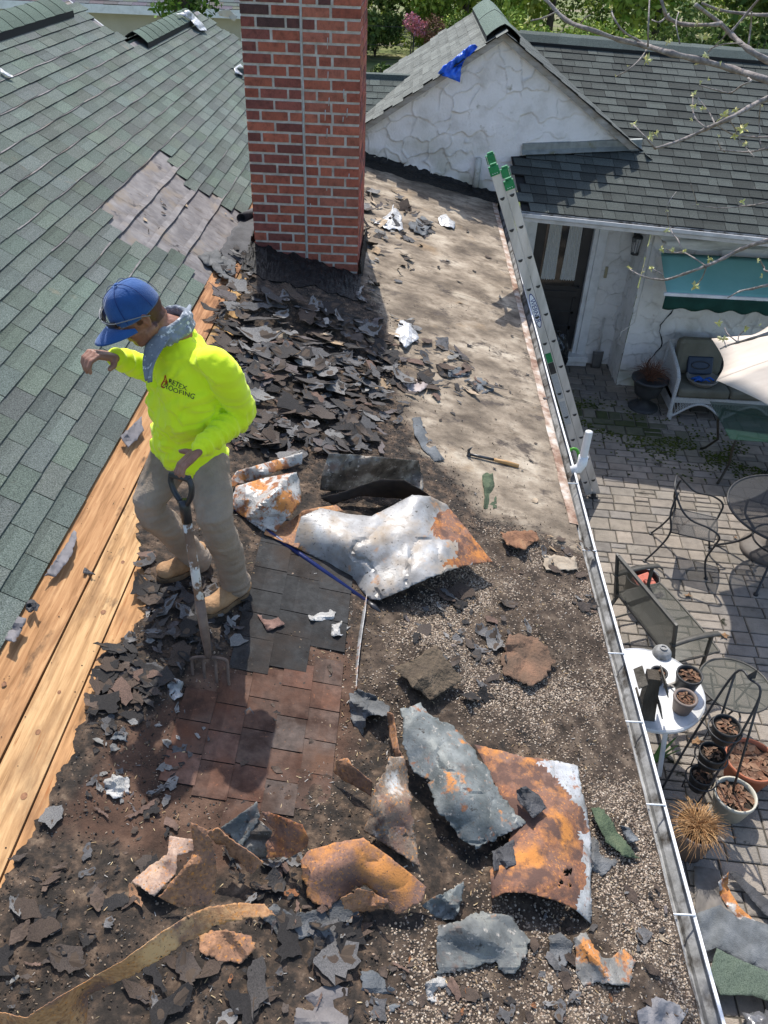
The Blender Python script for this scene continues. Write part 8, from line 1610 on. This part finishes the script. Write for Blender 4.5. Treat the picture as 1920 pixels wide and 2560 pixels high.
# ------------------------------------------------------------------ bare spring tree reaching in from the right
m_twig = M('twig_bark', [(.12, .10, .095), (.22, .19, .175), (.34, .31, .29)], 40, 7, .85, .3, 150)
tt_ = thing('budding_tree', 'bare grey tree with pale opening buds, its branches reaching in from the right', 'tree', (4.3, 3.4, -P))
mb = MB(); mb.tube(smooth_pts([(4.3, 3.4, -P-.05), (4.25, 3.4, -.5), (4.1, 3.35, 1.2), (4.2, 3.5, 2.6), (4.1, 3.6, 4.2), (4.2, 3.7, 6)]), [.17-.0052*i for i in range(26)], 14); obj('trunk', mb, m_bark, tt_, smooth=True)
def bp(px, py, y): return Vector(tuple(float(q) for q in ay(px, py, y)))
BR = [  # (points px, depth, start radius px, end radius px)
 ([(1361, -6), (1416, 51), (1486, 77), (1550, 100), (1614, 115), (1680, 134), (1735, 147), (1830, 172), (1920, 201), (2050, 240), (2300, 330)], 3.0, 5.5, 11),
 ([(1652, -6), (1662, 30), (1671, 45), (1710, 61), (1793, 61), (1801, 59)], 3.1, 5, 6),
 ([(1740, 12), (1801, 59), (1830, 88), (1871, 123), (1920, 152), (2050, 215), (2300, 300)], 3.1, 5, 11),
 ([(1638, 371), (1670, 362), (1724, 342), (1765, 322), (1822, 297), (1870, 270), (1920, 246), (2060, 200), (2300, 180)], 2.8, 4, 9),
 ([(1638, 371), (1615, 345), (1584, 313)], 2.8, 3.5, 2.5), ([(1765, 320), (1735, 290), (1732, 238)], 2.8, 2.5, 2),
 ([(1788, 312), (1775, 285), (1745, 245)], 2.85, 2.5, 2), ([(1748, 213), (1790, 225), (1826, 232), (1852, 215), (1877, 203), (1871, 196)], 2.9, 2, 3),
 ([(1540, 191), (1570, 175), (1600, 148), (1617, 123)], 3.0, 2, 2.6), ([(1756, 8), (1800, 25), (1860, 34), (1930, 38), (2100, 40)], 3.2, 3, 6), ([(1879, 30), (1877, 66), (1871, 111)], 3.1, 2, 3),
 ([(1900, -6), (1870, 30), (1826, 82)], 3.1, 3, 4), ([(1527, 20), (1536, 48), (1560, 80), (1590, 98), (1617, 115)], 3.0, 2.4, 3.6), ([(1620, 115), (1621, 60), (1624, -5)], 3.0, 3, 2.4),
 ([(1327, 52), (1360, 44), (1390, 30)], 3.0, 2, 2.6), ([(1450, 62), (1462, 45), (1475, 38)], 3.0, 2, 1.5), ([(1630, 50), (1650, 55), (1672, 35)], 3.1, 2, 3),
 ([(1574, 673), (1606, 691), (1640, 698), (1666, 699), (1710, 685), (1765, 665), (1810, 645), (1857, 621), (1920, 602), (2080, 570), (2350, 520)], 2.7, 2.2, 8),
 ([(1765, 665), (1735, 645), (1709, 631), (1688, 632), (1666, 623)], 2.7, 2.6, 1.8), ([(1705, 628), (1695, 600), (1682, 584), (1672, 560), (1668, 530)], 2.7, 2.2, 1.6), ([(1766, 668), (1755, 695), (1741, 711)], 2.7, 2, 1.6), ([(1661, 697), (1650, 682), (1630, 672)], 2.7, 2, 1.5),
 ([(1801, 872), (1820, 863), (1845, 856), (1880, 846), (1920, 834), (2050, 800), (2300, 740)], 2.6, 2.5, 7), ([(1845, 856), (1820, 836), (1812, 820)], 2.6, 2.4, 1.8), ([(1845, 855), (1848, 838), (1864, 825)], 2.6, 2.4, 1.8), ([(1815, 868), (1810, 850)], 2.6, 2, 1.5),
 ([(1820, 744), (1850, 728), (1880, 722), (1920, 713), (2060, 690), (2300, 650)], 2.7, 2, 6), ([(1900, 650), (1910, 668), (1925, 680), (2060, 700)], 2.7, 2, 4),
 ([(1793, 375), (1830, 378), (1870, 380), (1920, 371), (2060, 340)], 2.9, 2, 4), ([(1790, 312), (1830, 335), (1859, 340), (1930, 343), (2080, 330)], 2.85, 2, 4), ([(1822, 297), (1840, 325), (1850, 350), (1885, 392)], 2.85, 2, 2),
 ([(1901, 262), (1898, 310), (1902, 372)], 2.9, 1.8, 2.2), ([(1793, 350), (1803, 372), (1812, 380)], 2.85, 1.8, 1.8), ([(1700, 110), (1690, 60), (1697, 30)], 3.05, 2, 1.6), ([(1801, 60), (1815, 85), (1770, 130)], 3.05, 2.4, 1.8), ([(1856, 108), (1810, 110), (1775, 122)], 3.05, 1.8, 1.6), ([(1727, 460), (1740, 500), (1742, 512)], 2.8, 1.4, 1.4), ([(1730, 512), (1800, 520), (1860, 515), (1925, 505), (2060, 470)], 2.8, 1.4, 3), ([(1665, 528), (1672, 505), (1690, 480)], 2.75, 1.2, 1.0),
]
for pts, y, r0, r1 in BR:
    k = 2.9/F*1.0; n = len(pts); wp = []; rr_ = []
    for i, (px, py) in enumerate(pts):
        yy = y+.10*math.sin(i*1.3+px*.01); p = bp(px, py, yy); d = (p-Vector(CAM.tolist())).length; wp.append(p); rr_.append((r0+(r1-r0)*i/(n-1))*d/F*.62)
    if pts[-1][0] > 2200:
        wp.append(V3(4.15, 3.5, wp[-1].z*.9+.3)); rr_.append(rr_[-1]*1.8)
    sp_ = smooth_pts(wp, 4); rs = [rr_[min(i//4, len(rr_)-1)]+(rr_[min(i//4+1, len(rr_)-1)]-rr_[min(i//4, len(rr_)-1)])*((i % 4)/4) for i in range(len(sp_))]; rs = [r*random.uniform(.92, 1.12)*(1.25 if i % 4 == 0 else 1) for i, r in enumerate(rs)]
    mb = MB(); mb.tube(sp_, rs, 8); obj('branch', mb, m_twig, tt_, smooth=True)
m_bud = M('bud_leaf', [(.42, .40, .13), (.58, .56, .24), (.66, .62, .34)], 30, 4, .7, vc=1)
g_ = random.Random(4)
for px, py, y, s in ((1320, 52, 3, 16), (1616, 152, 3, 22), (1584, 311, 2.8, 17), (1625, 340, 2.8, 20), (1640, 335, 2.8, 13), (1732, 236, 2.8, 15), (1733, 266, 2.8, 14), (1758, 272, 2.8, 12), (1770, 200, 2.9, 9), (1752, 207, 2.9, 9), (1728, 298, 2.8, 10), (1811, 288, 2.85, 20), (1838, 275, 2.85, 16), (1857, 322, 2.85, 24), (1836, 340, 2.85, 16), (1866, 360, 2.85, 15), (1797, 342, 2.85, 9), (1795, 300, 2.85, 9), (1765, 140, 3.05, 15), (1747, 157, 3.05, 16), (1755, 95, 3.05, 22), (1770, 92, 3.05, 16), (1742, 55, 3.1, 14), (1527, 20, 3, 14), (1531, 48, 3, 12), (1620, 60, 3, 10), (1666, 12, 3.1, 10), (1670, 105, 3.05, 12), (1676, 100, 3.05, 10), (1801, 160, 2.9, 9), (1540, 190, 3, 7), (1570, 165, 3, 6), (1855, 55, 3.1, 8),
  (1572, 670, 2.7, 13), (1628, 672, 2.7, 13), (1655, 622, 2.7, 17), (1679, 627, 2.7, 15), (1708, 630, 2.7, 14), (1773, 650, 2.7, 17), (1736, 715, 2.7, 20), (1668, 577, 2.7, 13), (1666, 526, 2.7, 10), (1609, 680, 2.7, 8), (1795, 808, 2.6, 20), (1808, 848, 2.6, 22), (1863, 820, 2.6, 16), (1900, 813, 2.6, 7), (1895, 650, 2.7, 12), (1905, 690, 2.7, 10), (1857, 505, 2.8, 12), (1742, 512, 2.8, 8), (1905, 265, 2.9, 8), (1800, 20, 3.2, 12), (1700, 30, 3.05, 10)):
    c = bp(px, py, y); d = (c-Vector(CAM.tolist())).length; R_ = s*d/F*.62; mb = MB()
    for _ in range(9 if s > 10 else 5):
        dv = V3(g_.gauss(0, 1), g_.gauss(0, 1), g_.gauss(.2, 1)).normalized(); sd = dv.cross(V3(g_.gauss(0, 1), g_.gauss(0, 1), g_.gauss(0, 1))).normalized(); L = R_*g_.uniform(.7, 1.25); w_ = L*.24; nn_ = dv.cross(sd)*L*.12
        k = g_.uniform(.8, 1.2); cc = (k, k*g_.uniform(.92, 1.05), k*g_.uniform(.7, 1.2))
        mb.add([c, c+dv*L*.5+sd*w_+nn_, c+dv*L, c+dv*L*.5-sd*w_+nn_, c+dv*L*.55-nn_*.4], [(0, 4, 1), (4, 2, 1), (0, 3, 4), (4, 3, 2)], 0, cc)
    ellip(mb, c, (V3(1, 0, 0), V3(0, 1, 0), zup), (R_*.2, R_*.2, R_*.26), 5); obj('leaf_bud', mb, m_bud, tt_)
# fallen leaves on the paving
for px, py, s, lb in ((1720, 1490, .05, 'dry star shaped leaf on the paving below the mesh armchair'), (1838, 1345, .035, 'small yellow leaf by the foot of the round table'), (1740, 1855, .07, 'long brown dry leaf between white table and plant stand'), (1810, 1590, .06, 'brown dry leaf in the shade right of the bench')):
    c = pt(px, py, .008); mb = MB(); pts = []
    for k in range(10): a = k*PI/5; r = s*(1 if k % 2 == 0 else .45)*g_.uniform(.8, 1.2); pts.append((c[0]+r*math.cos(a), c[1]+r*math.sin(a)*.7, c[2]+g_.uniform(0, .018)))
    pts.append((c[0], c[1], c[2]+.012)); mb.add(pts, [(k, (k+1) % 10, 10) for k in range(10)], 0, (1.3, 1.2, .9)); tag(obj('dry_leaf', mb, m_dleaf, loc=(float(c[0]), float(c[1]), -P)), lb, 'leaf')
